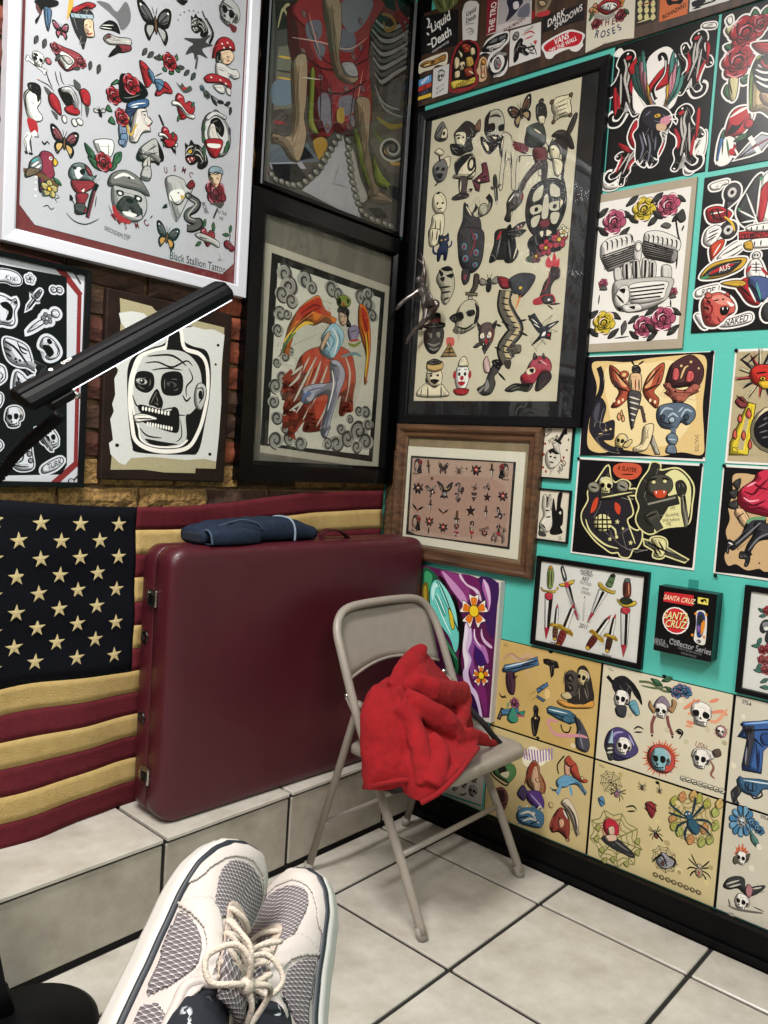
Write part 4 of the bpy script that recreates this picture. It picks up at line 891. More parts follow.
ART['white_frame'] = """m eagle 184 1318 230 0
m rose 388 1368 124 0
m swallow 516 1552 148 0
m heart 317 1537 135 0
m butterfly 141 1499 130 0
m dagger 443 1663 188 20
m panther 558 1405 128 0
m lady 115 1164 125 0
f k 122 1054 215 1096 227 1080 194 1054 165 1045 150 1003 133 959 126 971 147 1015
p 4f6d8c 165 1045 196 1044 193 993 185 950 174 970 166 1010
s k 2.9 179 1037 185 960
f 5d3a3a 130 1043 153 1018 148 1002 128 1022
m butterfly 243 978 75 8 |y=a8566a|r=a8566a
p s 303 1055 351 1083 388 1084 395 1050 399 1018 370 1001 354 1003 345 1021
p 2b292c 283 1054 286 1084 333 1120 382 1119 391 1094 351 1072 348 1023 362 999 355 966 348 941 331 971 305 1004
p r 282 1083 325 1124 364 1153 401 1158 381 1134 349 1123 302 1080
l 9fb0b8 10.5 287 1063 334 1079 391 1101
l k 2.3 295 1071 303 1060
l k 2.3 326 1080 335 1072
l k 2.3 358 1091 364 1083
g c9a24a 273 1122 296 1133 293 1102 272 1041 266 1032
s k 2.3 352 1047 368 1057
e k 377 1050 4.1 2.9
s r 4.6 370 1013 390 1029
s k 2.3 357 1034 377 1028
f 6b6a6c 405 1176 463 1193 507 1175 548 1239 574 1212 576 1159 536 1103 508 1137 465 1156
f k 422 1069 466 1119 509 1122 528 1084 502 1081 476 1077 443 1067
s w 2.4 426 1071 485 1088
s w 2.4 434 1083 492 1107
p l 444 1026 469 1059 512 1062 580 1082 581 1052 522 1031 471 1014
f 5a3a3a 469 1059 486 1051 453 1029
p 7d3038 513 1024 581 1052 582 1029 523 997
f k 473 954 489 991 522 1027 540 1012 515 986
m leaf 133 892 44 70 |g=4a4c48
m leaf 170 891 47 75 |g=4a4c48
p 8f3a42 195 896 222 912 261 912 301 914 341 908 363 879 335 853 304 833 272 814 240 831 224 860
p w 238 888 278 890 310 873 295 845 272 820 256 837 235 858
p l 248 870 278 879 302 866 279 846
m rose0 222 893 50 0 |r=8f3a42
m rose0 342 878 52 0 |r=8f3a42
m leaf 232 856 43 60 |g=4a4c48
m leaf 319 843 37 20 |g=4a4c48
m leaf 385 882 45 80 |g=4a4c48
m leaf 427 883 49 75 |g=4a4c48
m bone 138 787 92 10
m skull 145 814 67 0
e k 135 830 10.3 7.1
E b06068 190 824 13.6 12.9
m flame 152 731 7
p w 88 642 105 670 123 684 153 681 162 640 148 606 172 578 165 558 135 544 109 556 97 588
p k 104 694 130 708 156 703 161 669 151 636 143 662 124 666 109 675
f r 105 548 146 548 153 499 122 496
l k 2.9 116 674 95 637 101 582
s k 2.2 118 624 140 618
l w 16.0 121 488 105 454 113 416
l k 2.2 112 485 95 451 104 413
l k 2.2 130 491 120 452 126 420
l w 13.2 148 504 130 484
l k 2.2 152 501 157 486 137 482
s k 3.7 180 778 197 741 213 718
s k 3.7 222 794 231 761 244 736
s k 3.7 243 802 255 763 267 752
s k 2.9 141 728 190 723 221 706
f 4a4c48 174 710 206 700 223 670 191 680
f 4a4c48 309 792 342 781 339 750 315 756
f 4a4c48 209 621 240 610 237 586
f 4a4c48 366 699 389 693 378 646
p r 195 674 214 696 246 671 256 615 224 626 204 641
p r 339 750 363 770 388 753 390 708 366 699 349 716
f k 237 719 267 738 300 720 309 679 286 663 262 677
p r 271 650 309 679 343 661 327 640 287 634
p d4d0d0 252 732 299 750 333 702 318 667 308 708 284 722 260 717
E w 272 602 11.8 16.2
E w 320 604 14.4 16.3
E w 344 616 16.2 14.9
s k 2.3 282 758 323 759 349 708 352 641
m bee 441 692 68 20 |y=2a2a2a|q=l
s k 3.7 172 476 187 466 198 481 206 469
m butterfly 276 503 133 0 |r=8a4a52|y=c9a86a
m rose0 561 856 73 0
m rose0 508 793 84 0
m rose0 549 718 66 10
p g 491 837 520 872 529 860
p g 482 741 470 714 501 717
p g 502 694 485 665 520 665
p 7d8da8 538 667 578 673 577 586 550 585
s k 2.5 556 658 563 589
m skull 798 1645 134 0
m rose 1036 1684 149 0
m snake 704 1471 141 0
m star 916 1827 93 0
m swallow 1063 1985 165 0 x
m rose 735 1859 148 0
m butterfly 1106 1864 140 0
m butterfly 712 1210 189 8 |r=5d5b5c|y=a8a6a4
f k 823 1371 885 1399 881 1384 861 1362 834 1363
m snarl 956 1306 114 30 |r=6a6868|y=l
f 3a393a 874 1209 929 1205 908 1179 889 1135 931 1161 944 1130 964 1165 1020 1170 985 1201 1050 1246 1005 1245 1036 1295 971 1249
l 4a494a 6.9 974 1386 998 1351
l 4a494a 7.9 959 1154 951 1088
l k 8.9 998 1360 1046 1308 1027 1246
l 8a8888 4.0 998 1351 1035 1304 1021 1252
e k 847 1310 4.2 3.4
e k 870 1334 4.2 3.4
e k 897 1353 4.2 3.5
e k 924 1364 4.3 3.5
e k 951 1368 4.3 3.5
e k 836 1282 4.2 3.4
m skull3 1141 1450 153 -10 |w=b5b2b2
f 6a2a30 1146 1397 1194 1399 1184 1367 1160 1366
s k 5.0 1072 1457 1142 1460 1202 1459
s k 5.1 1094 1485 1165 1480
m leaf 659 1055 50 60 |g=4a4c48
m leaf 692 1055 51 50 |g=4a4c48
m leaf 735 1057 54 20 |g=4a4c48
m rose 799 1063 112 20
m leaf 861 1061 52 20 |g=4a4c48
m leaf 899 1050 49 50 |g=4a4c48
m leaf 938 1047 53 60 |g=4a4c48
p r 633 997 662 1004 704 974 710 941 682 896 661 914
p 5b7a98 678 981 709 975 721 937 706 931
p r 724 877 747 929 781 960 819 935 815 915 774 904 749 882
p 5b7a98 720 945 760 961 772 939 743 902
s k 3.7 719 962 759 995
l k 3.6 648 986 700 938
l k 3.8 804 929 731 941
p r 1082 1291 1127 1320 1175 1316 1187 1275 1131 1261 1075 1219 1048 1181 1056 1239
e w 1106 1278 5.7 4.5
e w 1140 1297 5.8 4.5
e w 1159 1282 5.8 4.5
e w 1119 1263 5.7 4.5
p s 1086 1224 1154 1266 1186 1246 1159 1197 1118 1177 1100 1193
p k 1075 1219 1097 1238 1094 1190 1072 1172
e k 1145 1227 5.8 3.6
s r 5.2 1140 1204 1158 1213
p d8d0cc 1072 1163 1118 1181 1172 1175 1208 1184 1228 1158 1193 1131 1163 1133 1152 1110 1082 1102
s k 3.1 1091 1143 1126 1147
p r 1004 1067 1058 1107 1164 1115 1172 1071 1118 1079 1050 1058 1016 1049
e w 1048 1085 5.6 4.5
e w 1106 1093 5.7 4.5
e w 1141 1088 5.8 4.6
p d8d0cc 1062 1048 1119 1074 1138 1049 1121 1029 1086 1030
p d8d0cc 1143 1069 1172 1071 1174 1039 1150 1040
f 4a4c48 838 982 865 974 875 991 898 977 924 996 936 978 888 947
f r 876 969 908 981 888 960
m rose0 996 1010 36 0 |r=5b6a78|p=9aa8b0
m rose0 1025 989 45 0 |r=5a5858|p=9a9898
m leaf 1072 973 54 -40 |g=3a3c3c
m leaf 1112 983 46 20 |g=3a3c3c
m leaf 1159 991 46 40 |g=3a3c3c
m leaf 1179 960 46 80 |g=3a3c3c
s k 4.0 1030 1000 1100 988 1185 972
m heart 892 872 132 -14
m leaf 943 908 39 60
m leaf 863 812 39 70
p k 536 892 573 914 642 907 684 862 598 796 540 792
m rose0 594 876 100 0
p 3f5f8a 579 781 626 815 685 841 688 812 638 777 580 752
s w 3.6 599 780 627 798 676 820
s w 3.6 599 770 637 790
p 2f3a5a 571 753 628 773 601 729 603 679 583 706
p dcd0c8 633 775 677 791 689 760 715 747 701 721 707 697 663 673 635 621 596 616 603 679 611 733
s k 3.7 653 769 683 784
e k 673 763 5.9 3.4
s r 5.5 689 715 706 724
s k 2.8 699 764 712 747
l c9a24a 6.3 587 724 584 672 605 645 631 706
m rose0 554 704 75 0
p 6f8aa8 548 626 586 639 578 585 555 577
l k 8.5 752 791 780 748
m heart 811 696 105 -14
m leaf 836 722 35 80
m leaf 786 661 35 90
s k 4.8 849 673 857 630
p k 647 581 695 640 744 665 785 581 649 538
p l 657 580 700 624 747 613 759 573 689 551
f w 705 635 735 653 746 639
E 8a8884 1097 810 94.2 112.1
e d0cccc 1097 810 75.8 95.6
p k 1061 872 1106 897 1143 863 1134 813 1098 829 1063 835
p dcd0c8 1051 841 1079 860 1099 820 1125 781 1068 753 1042 791
p r 1045 746 1125 772 1117 713 1083 687 1053 702
f w 1057 731 1121 747 1116 731 1058 716
m leaf 1018 820 45 90
m leaf 1015 764 45 90
m leaf 1180 856 41 90 |g=5a4a6a
m leaf 1172 778 56 80
m leaf 1092 929 37 0
p d0cccc 1026 878 1081 925 1152 922 1141 904 1082 903 1038 864
l k 2.9 102 455 108 406
l k 2.9 123 462 131 406
f k 99 409 114 405 110 397 100 399
f k 119 408 135 408 133 401 118 399
s k 3.7 172 471 185 462 195 477 210 472
p w 421 560 506 588 517 545 493 498 449 500 423 530
m leaf 399 499 83 -50
m leaf 426 454 84 -30
m leaf 536 511 86 60
m leaf 503 462 78 30
m rose0 469 475 92 0
s k 2.4 435 549 448 523 475 500
s k 2.4 490 567 492 513
p 7d8da8 541 600 576 611 568 585 546 579
m parrot 186 350 190 -6 |r=8a2f45|n=6a6a70|b=3a2a3a
e w 152 312 4.5 4.4
e w 152 288 4.5 4.4
e w 152 258 5.3 5.1
e w 153 230 5.3 5.1
p 6d5c48 112 335 157 349 165 336 106 297
m flower 213 277 81 0 |p=c2b070
f 4a4c48 183 268 199 243 181 238
s k 2.3 245 263 261 253 242 240 254 228
s k 3.0 189 192 208 204 224 190 239 202
p 6d7a78 304 393 327 423 368 437 402 423 420 394 436 403 412 372 363 362 322 346 301 362
f w 328 393 352 416 370 390 346 360
f k 353 401 377 416 378 393 362 384
e k 328 405 9.7 7.5
p 8f3a42 376 431 402 419 415 396 395 394
p 8f2a34 314 343 363 358 421 371 426 349 397 322 357 295 324 308
g w 364 312 380 328 377 308
p 8f2a34 341 290 398 306 383 256 401 230 369 206 336 205 342 252
p 4d4a48 334 242 383 256 377 215 344 211
l k 12.9 442 366 415 296 398 198
l 6d2a34 7.2 431 331 402 199
s k 3.1 295 194 337 167 395 168 457 209
s k 3.9 313 271 334 242
f k 310 281 327 267 311 251
s k 3.2 440 310 434 254
g 7d2a30 512 243 547 261 540 219
g 7d2a30 548 229 584 230 558 207
s k 3.3 502 284 530 240 567 210
t k 551 164 20.6 -10 SEEDSDEPLOY
m bulldog 604 349 244 4 |l=b5b0b0
e k 604 442 7.7 6.0
tb 6a2228 595 210 29.2 10 S
tb 6a2228 654 229 29.5 22 M
tb 6a2228 705 253 31.6 38 C
s k 3.8 727 281 740 298
t k 607 167 15.5 -8 LOYS
p b9b4b0 647 583 685 630 744 667 765 559 739 568 708 576 677 575
s k 3.7 697 599 746 641
s k 3.7 702 583 752 608
f k 763 602 784 600 769 586
f k 739 559 765 563 755 547
p c9c0b8 670 529 708 576 715 526 713 463 663 457 682 489
s k 3.7 699 556 702 478
p b9b4b0 680 515 715 526 718 473 665 466
l k 9.5 765 674 806 678 851 639
p r 785 680 848 701 844 673 808 652
m snarl 970 668 154 30 |r=8f3a42
p r 1033 762 1135 796 1127 737 1095 689 1047 711
f w 1045 748 1125 769 1115 747 1057 733
m leaf 1162 757 56 60
m leaf 1024 704 55 90
tb 5a2228 803 539 30.0 14 U
tb 5a2228 855 564 30.2 0 S
tb 5a2228 909 571 30.5 -14 M
tb 5a2228 953 562 29.0 -30 C
p bdb8b6 803 494 846 525 911 522 930 490 968 501 929 407 889 323 873 305 844 357 813 439
f 9a9694 816 485 837 400 873 310 845 339
f w 840 446 903 473 916 440 864 399 831 408
g c9a24a 894 443 929 444 901 418
e k 882 449 6.4 3.6
s k 4.9 835 427 864 390 896 398 927 443
p 7d2a30 929 499 960 536 979 514 952 487
s k 3.9 792 347 822 378
f k 792 347 811 375 823 360
m snake 975 378 174 20 |g=5a5856
p s 1061 622 1097 647 1145 643 1141 599 1116 534 1079 552 1060 584
p 8fa0a8 1058 616 1086 644 1138 650 1149 620 1099 615 1066 590
e k 1085 580 5.7 3.7
e k 1119 590 5.8 3.7
s r 5.2 1097 553 1114 559
m rose0 1111 514 140 0 |r=7d2a34
p s 1067 605 1100 605 1137 621 1136 588 1113 541 1085 554
e k 1087 581 5.7 3.7
e k 1119 590 5.8 3.7
s r 5.2 1097 555 1114 560
f 4a4c48 1074 447 1108 461 1167 477 1145 442 1109 447
l k 6.3 1127 438 1104 379
ti k 1046 421 24.1 -60 ROSE
t k 1158 422 18.9 0 IN THE
t k 1154 392 18.9 0 AIR
m butterfly 828 216 135 -6 |r=5d5b5c|y=c9924a
m heart 1072 271 103 0 |r=8f2a34
m leaf 1046 336 56 70
m leaf 1106 332 56 90
m leaf 1017 225 46 40
p c9c4c0 992 266 1026 283 1084 279 1144 265 1145 236 1098 244 1027 251
s k 4.1 1015 262 1073 262
m leaf 1217 350 48 80
m leaf 1189 314 48 10
s k 4.3 1218 331 1215 282
E 7d2030 1204 264 26.5 23.0
E 7d2030 1227 253 21.8 19.3
s 8a8888 4.3 1147 208 1160 191 1149 169 1173 180
t 1a1416 1023 130 41.1 0 Black Stallion Tattoo"""
ART['sticker_sheet'] = """g 7d2a2c 170 1026 917 1031 1040 905 1051 115 930 0 186 5
g c4c5cc 170 1001 910 1001 1020 901 1031 122 917 18 186 21
g 0d0d0f 171 951 965 977 998 106 975 59 186 26
g c4c5cc 924 1030 1038 1022 1036 912
g c4c5cc 1048 107 1049 1 930 3
l 7d2a2c 11.9 921 1029 1039 908
l 7d2a2c 12.8 1054 115 930 0
l 3a3230 6.1 984 1025 1034 957
E c4c5cc 1007 1009 14.2 14.8
l 3a3230 6.3 1002 -3 1053 53
E c4c5cc 1022 26 14.6 14.0
h c9ccd4 5.8
p c9ccd4 641 936 665 947 701 950 738 944 757 923 752 900 721 891 690 897 642 894
/h
ti k 708 918 20.7 -6 K,VA
h c9ccd4 8.9
m flower 796 932 43 0 |p=c9ccd4|y=3a3a3c
/h
h c9ccd4 10.2
m dagger 815 841 119 -32 |y=c9ccd4|r=8a8c92|h=6a6c72|w=c9ccd4
/h
h c9ccd4 10.2
E c9ccd4 905 905 13.2 12.7
E c9ccd4 932 909 13.4 12.8
/h
s k 2.6 897 903 910 910
s k 2.6 923 906 936 915
h c9ccd4 15.3
p c9ccd4 793 695 814 727 852 759 872 756 840 725
m flower 878 770 57 20 |p=7a7c82|y=c9ccd4
E c9ccd4 917 799 18.6 17.9
/h
h c9ccd4 12.8
p c9ccd4 650 822 680 834 717 823 735 832 742 809 731 776 735 733 720 712 684 712 653 719
/h
f k 669 801 699 813 724 787 720 743 695 732 706 771 682 785
s k 3.6 671 722 708 722 726 738
s k 3.0 693 824 723 818 736 801
f k 726 824 742 821 736 808
h c9ccd4 15.3
p c9ccd4 862 677 888 688 922 667 943 631 931 603 898 586 878 596 890 617 863 633 850 644
/h
f k 881 674 894 682 908 665 892 656
f k 863 646 896 650 917 621 897 599 877 616
s k 3.9 915 666 936 637 930 610
h c9ccd4 10.2
p c9ccd4 692 652 735 652 786 634 806 599 821 544 828 526 795 541 751 542 713 562 693 609
/h
s k 7.3 692 639 742 616 801 548
s k 6.1 687 614 724 601
s k 6.1 699 591 725 576
s k 5.0 747 648 767 607 793 598
s k 6.2 754 630 799 611
e k 743 569 6.2 6.2
e k 762 565 6.3 6.3
e k 747 557 5.0 5.0
h c9ccd4 10.2
p c9ccd4 653 523 689 528 702 492 691 466 655 449
/h
s k 3.7 671 507 690 491 679 464
h c9ccd4 12.8
p c9ccd4 745 510 771 506 797 484 822 500 754 429 742 415 735 452
/h
f k 752 498 765 480 756 473
E 3a3c40 759 461 11.3 10.1
h c9ccd4 8.1
p c9ccd4 664 406 686 408 692 386 682 357 666 350
/h
h c9ccd4 8.1
m skull3 744 312 96 10 |w=c9ccd4
/h
s k 4.5 716 332 706 298 729 271
h c9ccd4 8.1
p c9ccd4 793 212 819 220 829 162 837 87 774 73 739 107 760 153
/h
E 8a8c92 812 199 11.6 12.7
E 8a8c92 818 149 10.4 11.6
E 8a8c92 825 119 10.5 10.4
s k 4.6 788 189 790 126 768 108
s k 4.6 771 182 801 149
s k 4.0 745 101 779 91 820 92
s k 3.4 755 159 767 113
h c9ccd4 9.3
m skull3 910 225 100 20 x|w=c9ccd4
p c9ccd4 843 262 873 258 924 179 906 178
/h
s k 3.5 856 251 918 178
E c9ccd4 853 251 9.4 9.3
h c9ccd4 11.6
p c9ccd4 879 88 920 119 964 139 981 122 945 84 886 62
/h
ti 3a3c40 935 105 28.5 26 TURK
h c9ccd4 8.1
p c9ccd4 654 199 686 201 698 179 677 155 655 154
/h"""
ART['flash_black'] = """p e 134 1854 149 1910 194 1944 234 1877 238 1829 185 1821
p c 198 1892 233 1892 234 1836 184 1836
e k 210 1867 11.7 12.0
s k 7.0 143 1867 196 1922
s k 7.0 161 1841 222 1835
p c 142 1763 180 1778 221 1747 193 1730
p c 224 1702 275 1707 273 1649 239 1640
p e 140 1674 215 1704 257 1652 245 1580 189 1561 145 1613
e k 177 1652 15.7 12.1
e k 224 1640 15.5 12.0
f k 164 1617 223 1614 206 1580
l k 8.7 183 1732 193 1694
s k 8.7 189 1561 161 1543
p 2a2422 322 1872 384 1905 450 1866 473 1811 435 1776 451 1716 383 1708 299 1717 269 1782 311 1787 293 1842
p c 306 1847 381 1838 391 1785 370 1754 313 1773
p k 269 1782 321 1778 375 1752 410 1767 391 1713 337 1702 287 1741
e k 333 1812 11.3 7.4
e k 370 1810 9.3 7.3
s k 6.8 307 1835 345 1830
p 7d5a48 460 1864 493 1892 495 1820 455 1836
p c 313 1656 357 1691 419 1708 468 1669 483 1595 461 1542 312 1568 336 1608
f k 314 1648 375 1695 442 1696 423 1664 363 1617 339 1578
E k 448 1630 29.3 40.9
e c 448 1630 14.7 26.3
l k 8.2 443 1689 483 1595 415 1550
s k 10.1 325 1566 471 1533
p 4a4040 359 1560 424 1548 423 1462 442 1444 378 1447
p 2a2422 313 1444 377 1462 442 1444 426 1425 334 1426
s k 8.3 440 1473 467 1472 450 1457
s c 6.7 375 1542 376 1470
p b8b2a0 529 1883 569 1923 629 1919 668 1866 677 1795 662 1743 594 1729 546 1781
f k 528 1813 535 1896 568 1928 558 1863 555 1779
f k 550 1844 601 1846 609 1803 562 1799
f k 634 1821 672 1824 675 1788 641 1789
f k 573 1775 634 1769 654 1730 594 1729
f c 595 1764 626 1757 619 1745
s k 9.6 563 1890 606 1891 647 1873
f k 509 1789 586 1731 666 1735 583 1661 516 1731
f c 526 1750 570 1713 567 1685
m butterfly 792 1865 166 18 |r=6a4a3a|y=a8906a
m banner 1067 1827 153 8
sh 0
p c9c0a8 679 1697 682 1741 663 1763 693 1772 733 1739 749 1708 850 1668 946 1667 993 1633 992 1573 967 1473 944 1479 942 1574 856 1601 794 1605 784 1536 790 1425 764 1427 750 1542 727 1610 699 1552 695 1438 671 1445 671 1557 678 1636
l k 12.5 671 1752 655 1702 675 1629
f 6a2a30 749 1702 851 1665 855 1621 771 1648
s k 6.2 702 1665 700 1582
s k 6.1 805 1631 855 1612
l k 6.1 807 1610 803 1573
s k 6.2 738 1644 757 1544
sh .36
p 3f4640 849 1771 937 1771 975 1690 964 1639 885 1642 833 1679 837 1733
p 2a2826 895 1881 951 1875 969 1798 911 1790
E 2a2826 926 1898 16.0 13.6
p c 914 1810 956 1807 956 1767 924 1770
s c 6.0 891 1748 942 1710
p 6a2f30 894 1626 973 1624 995 1553 926 1539
p 3a2a28 925 1546 997 1539 999 1419 969 1410 960 1506 884 1466 842 1398 811 1417 866 1496
s k 11.7 993 1580 1024 1666
s k 7.4 986 1568 1084 1503
p 2a2624 1018 1641 1070 1663 1116 1621 1124 1567 1109 1478 1085 1489 1094 1560 1031 1585 997 1619
p c 1007 1617 1043 1623 1078 1576 1059 1527 1018 1562
p 3a3432 1015 1681 1066 1703 1129 1670 1167 1584 1137 1590 1110 1635 1071 1656
p 3a3432 1111 1681 1150 1769 1173 1767 1156 1703 1130 1663
l k 12.9 1109 1478 1106 1426 1125 1383
e k 1033 1601 6.3 5.4
p c 1035 1545 1098 1520 1096 1454 1059 1448
G 6a2a38 471 1525 539 1563 526 1615 561 1620 584 1555 598 1496 519 1496
G 6a2a38 462 1527 528 1487 523 1448 495 1461
s k 6.5 524 1530 577 1535
e c 517 1517 9.0 7.2
m dagger 648 1438 185 10 |h=3a3a3a|y=6a5a4a|r=l|w=b5b0a4
p c 157 1476 204 1499 255 1460 270 1399 245 1358 186 1367 153 1417
e k 196 1428 9.8 7.6
e k 239 1424 9.7 7.5
s k 6.9 200 1392 238 1392
s k 10.4 185 1490 214 1497
p c 168 1355 256 1345 257 1223 223 1164 164 1172 135 1239 153 1297
s k 7.0 190 1322 191 1202
s k 6.9 229 1316 235 1211
s k 5.3 136 1269 136 1224
m cat 280 1175 150 0
p 3a3638 414 1398 475 1324 504 1362 491 1307 547 1270 566 1153 563 1086 408 1105 381 1206 410 1290
l k 22.8 527 1301 596 1319 617 1373 588 1413
l 8a8072 11.4 530 1301 596 1319 613 1366
E b5ad98 563 1332 35.7 37.5
s c 6.6 430 1374 476 1309
E 7d3038 464 1195 25.7 26.4
E 3f5a58 521 1159 21.7 23.3
m fish 781 1340 210 35 |m=4a4440
m wolf 775 1125 218 0
m mask 1010 1270 340 0 |w=c9c0a8
p c 1102 1308 1126 1291 1106 1255
p k 931 1119 1118 1127 1128 1017 930 1041
f c9c0a8 962 1128 994 1131 988 1111
f c9c0a8 1025 1133 1056 1132 1055 1105
m flower 1110 1075 101 0 |p=b33a48
m flower 1032 1052 95 0 |p=b33a48
m flower 1132 1132 59 0 |p=c
p c 149 1265 230 1254 226 1193 189 1152 147 1172
s k 7.2 170 1262 170 1185
s k 7.1 210 1257 206 1188
m cat 258 1158 201 0 x
p 3a3638 393 1232 566 1208 588 1088 567 987 497 950 421 1003 389 1112
E 5a7a88 435 1121 26.7 27.3
e 7d2a30 435 1121 11.4 13.6
E 5a7a88 515 1171 26.1 27.0
e 7d2a30 515 1171 11.2 13.5
E 5a7a88 532 1072 26.0 26.9
e 7d2a30 532 1072 11.1 13.5
E 5a7a88 451 1044 28.5 27.2
e 7d2a30 451 1044 11.4 13.6
E 5a7a88 530 998 26.0 21.0
e 7d2a30 530 998 9.3 9.0
s 7d2a30 8.5 483 1219 517 1141 488 1055
p 3a3638 438 978 491 973 492 905 456 882 433 926
e 7d3a48 461 931 13.3 18.2
p k 684 1192 883 1164 835 1143 784 1135 844 1042 814 989 763 987 725 1028 674 1004 638 1008 665 1107
s e 6.5 713 1159 689 1032
s e 6.4 768 1123 796 1005
s c 6.3 840 1085 813 1003
f r 680 1134 710 1188 707 1145
p k 958 1154 1096 1135 1085 1082 1009 1036 949 1071
f c 984 1137 1008 1140 1003 1106
f c 1032 1144 1065 1126 1035 1109
m flower 1117 1078 117 0 |p=b33a48
m flower 1033 1040 105 0 |p=b33a48
m flower 972 999 85 0 |p=7d4a50
m flower 1145 1115 69 0 |p=c
f 3a4a38 898 993 946 1016 934 968
f k 924 1075 978 1026 931 1004
p b9b09a 229 931 253 990 311 1007 363 963 381 870 349 797 312 769 280 803 274 865
f k 243 999 285 971 267 950
f k 306 954 363 963 356 934
f k 257 943 297 947 289 917
s k 8.9 253 882 351 881
s k 8.9 276 846 354 850
s k 8.8 299 801 347 812
f k 262 1005 320 1014 361 986 303 982
p 4a3f38 531 939 569 927 561 854 530 824 504 829 526 872
G 8a7a5a 473 835 564 821 565 803 475 817
G b9b2a0 495 806 529 800 518 708 504 694
p c4baa0 414 716 474 779 549 778 587 718 577 630 514 589 445 574 395 595 408 625
f k 405 701 452 713 474 674 438 653 389 669
f k 490 710 545 721 557 691 511 679
p k 359 681 415 704 414 647
f k 550 766 587 718 579 645 553 631 565 705
s k 8.6 422 624 490 605 553 631
l k 4.3 432 616 431 586
l k 4.3 461 610 462 579
l k 4.3 489 608 492 584
g b9b2a0 428 575 454 577 444 516
m bee 647 868 163 0 |y=3a3634|q=8a8478
l k 70.4 778 820 771 734 820 651 871 576 825 521 792 464 830 390
l 5f5a4e 51.2 778 820 771 734 820 651 871 576 825 521 792 464 830 390
l c9b48a 19.1 792 812 789 732 837 654 885 579 839 520 809 463 839 397
s k 6.4 750 779 803 766
s k 6.4 750 743 803 730
s k 6.4 767 705 820 693
s k 6.4 791 667 844 655
s k 6.4 819 629 871 617
s k 6.3 842 596 894 585
s k 6.3 836 553 888 542
s k 6.4 804 522 857 511
s k 6.4 776 487 829 476
s k 6.4 783 450 836 439
s k 6.4 803 413 856 402
s k 9.4 881 625 939 633
s k 9.4 886 568 956 536
s k 9.7 762 604 722 618
s k 9.7 775 458 724 480
f 3a3630 798 391 850 397 847 346 816 351
p 8f2a34 709 906 789 884 803 832 741 838
p 3a3a40 790 876 872 911 974 887 947 819 885 768 831 801
f c9b48a 816 774 867 784 857 699
e y 880 825 11.9 8.6
s o 7.8 884 782 857 699
s k 8.1 759 633 832 600
m hand 861 461 101 90 |w=6a6256
f c23a40 1042 935 1054 989 1080 959 1092 1010 1115 962 1129 974 1124 913
p 3a3034 1083 924 1132 912 1139 863 1106 846 1086 806 1082 765 1019 750 1031 798 1043 838 1072 877
f r 978 746 1049 768 1105 766 1125 720 1069 725 1022 715 981 718
p 4a4044 1034 755 1098 757 1109 722 1054 719
e w 1081 738 9.6 7.0
s k 7.5 1087 710 1157 711
s k 6.0 1070 711 1113 680
s 8f2a34 6.0 1069 905 1067 836 1035 783
m swallow 1050 580 211 0 |n=2a2c38
m devil 652 544 193 0 |r=5a4a48|k=1a1614
e c 627 560 12.8 11.9
e c 680 565 12.6 11.8
s r 13.2 658 536 661 499
l c 8.4 548 479 630 486
m leaf 592 495 66 20 |g=4a4440
p k 132 641 202 661 197 716 277 713 288 660 323 648 315 623 216 618
l 7d2a30 14.4 199 669 287 672
p 3a3634 160 608 215 621 312 615 314 522 269 462 209 467 162 529
f 8a8478 188 591 222 592 221 558
f 8a8478 258 590 290 593 285 555
s 8a8478 9.1 193 528 245 510 294 526
s 8a8478 7.2 206 496 248 482 286 496
f c65a50 345 552 375 558 407 546 407 503 355 505
G 9a7a4a 373 520 438 433 308 433
s k 5.3 347 482 405 484
s k 5.3 329 460 423 459
s k 5.2 379 512 374 435
p c 197 323 228 362 298 360 331 320 323 258 272 243 223 259
p c9a868 195 386 210 409 318 406 328 359 264 337 202 354
p 2a2422 198 399 257 423 319 398 256 384
e k 238 314 12.2 7.9
e k 294 316 12.0 7.8
f k 233 283 268 293 309 282 271 259
s k 7.2 210 330 251 328
p c 131 181 176 252 216 259 273 235 327 258 359 234 385 180
s k 7.2 218 244 225 165
s k 7.1 328 250 335 165
s k 5.5 168 228 162 181
f k 198 307 218 267 193 276
m clown 491 305 251 0
p 4a4644 668 254 690 313 721 371 754 400 783 370 760 326 736 297 749 253 718 194 656 187 616 225
p d8b4b0 662 329 647 388 671 425 697 372 698 328
p k 713 394 766 399 776 348 740 356
f 8a8680 684 284 706 239 672 209
s k 9.7 760 326 822 274
s 8a8680 8.3 619 195 670 239
p a83a48 958 322 986 378 1032 412 1098 403 1130 360 1121 318 1058 306 1014 250 947 251 927 294
p k 1004 399 1011 434 1030 402
p k 1066 404 1071 429 1086 396
f c 965 336 1013 349 1024 321 979 307
f k 982 336 1014 342 1008 314
p k 822 216 880 252 947 251 1014 250 985 207 917 215 867 205
p 3a3030 1058 306 1121 318 1133 276 1066 214 1033 221
f r 942 308 977 293 962 272
s k 7.6 1036 377 1084 382
s d8a0a0 6.1 1051 390 1102 361"""
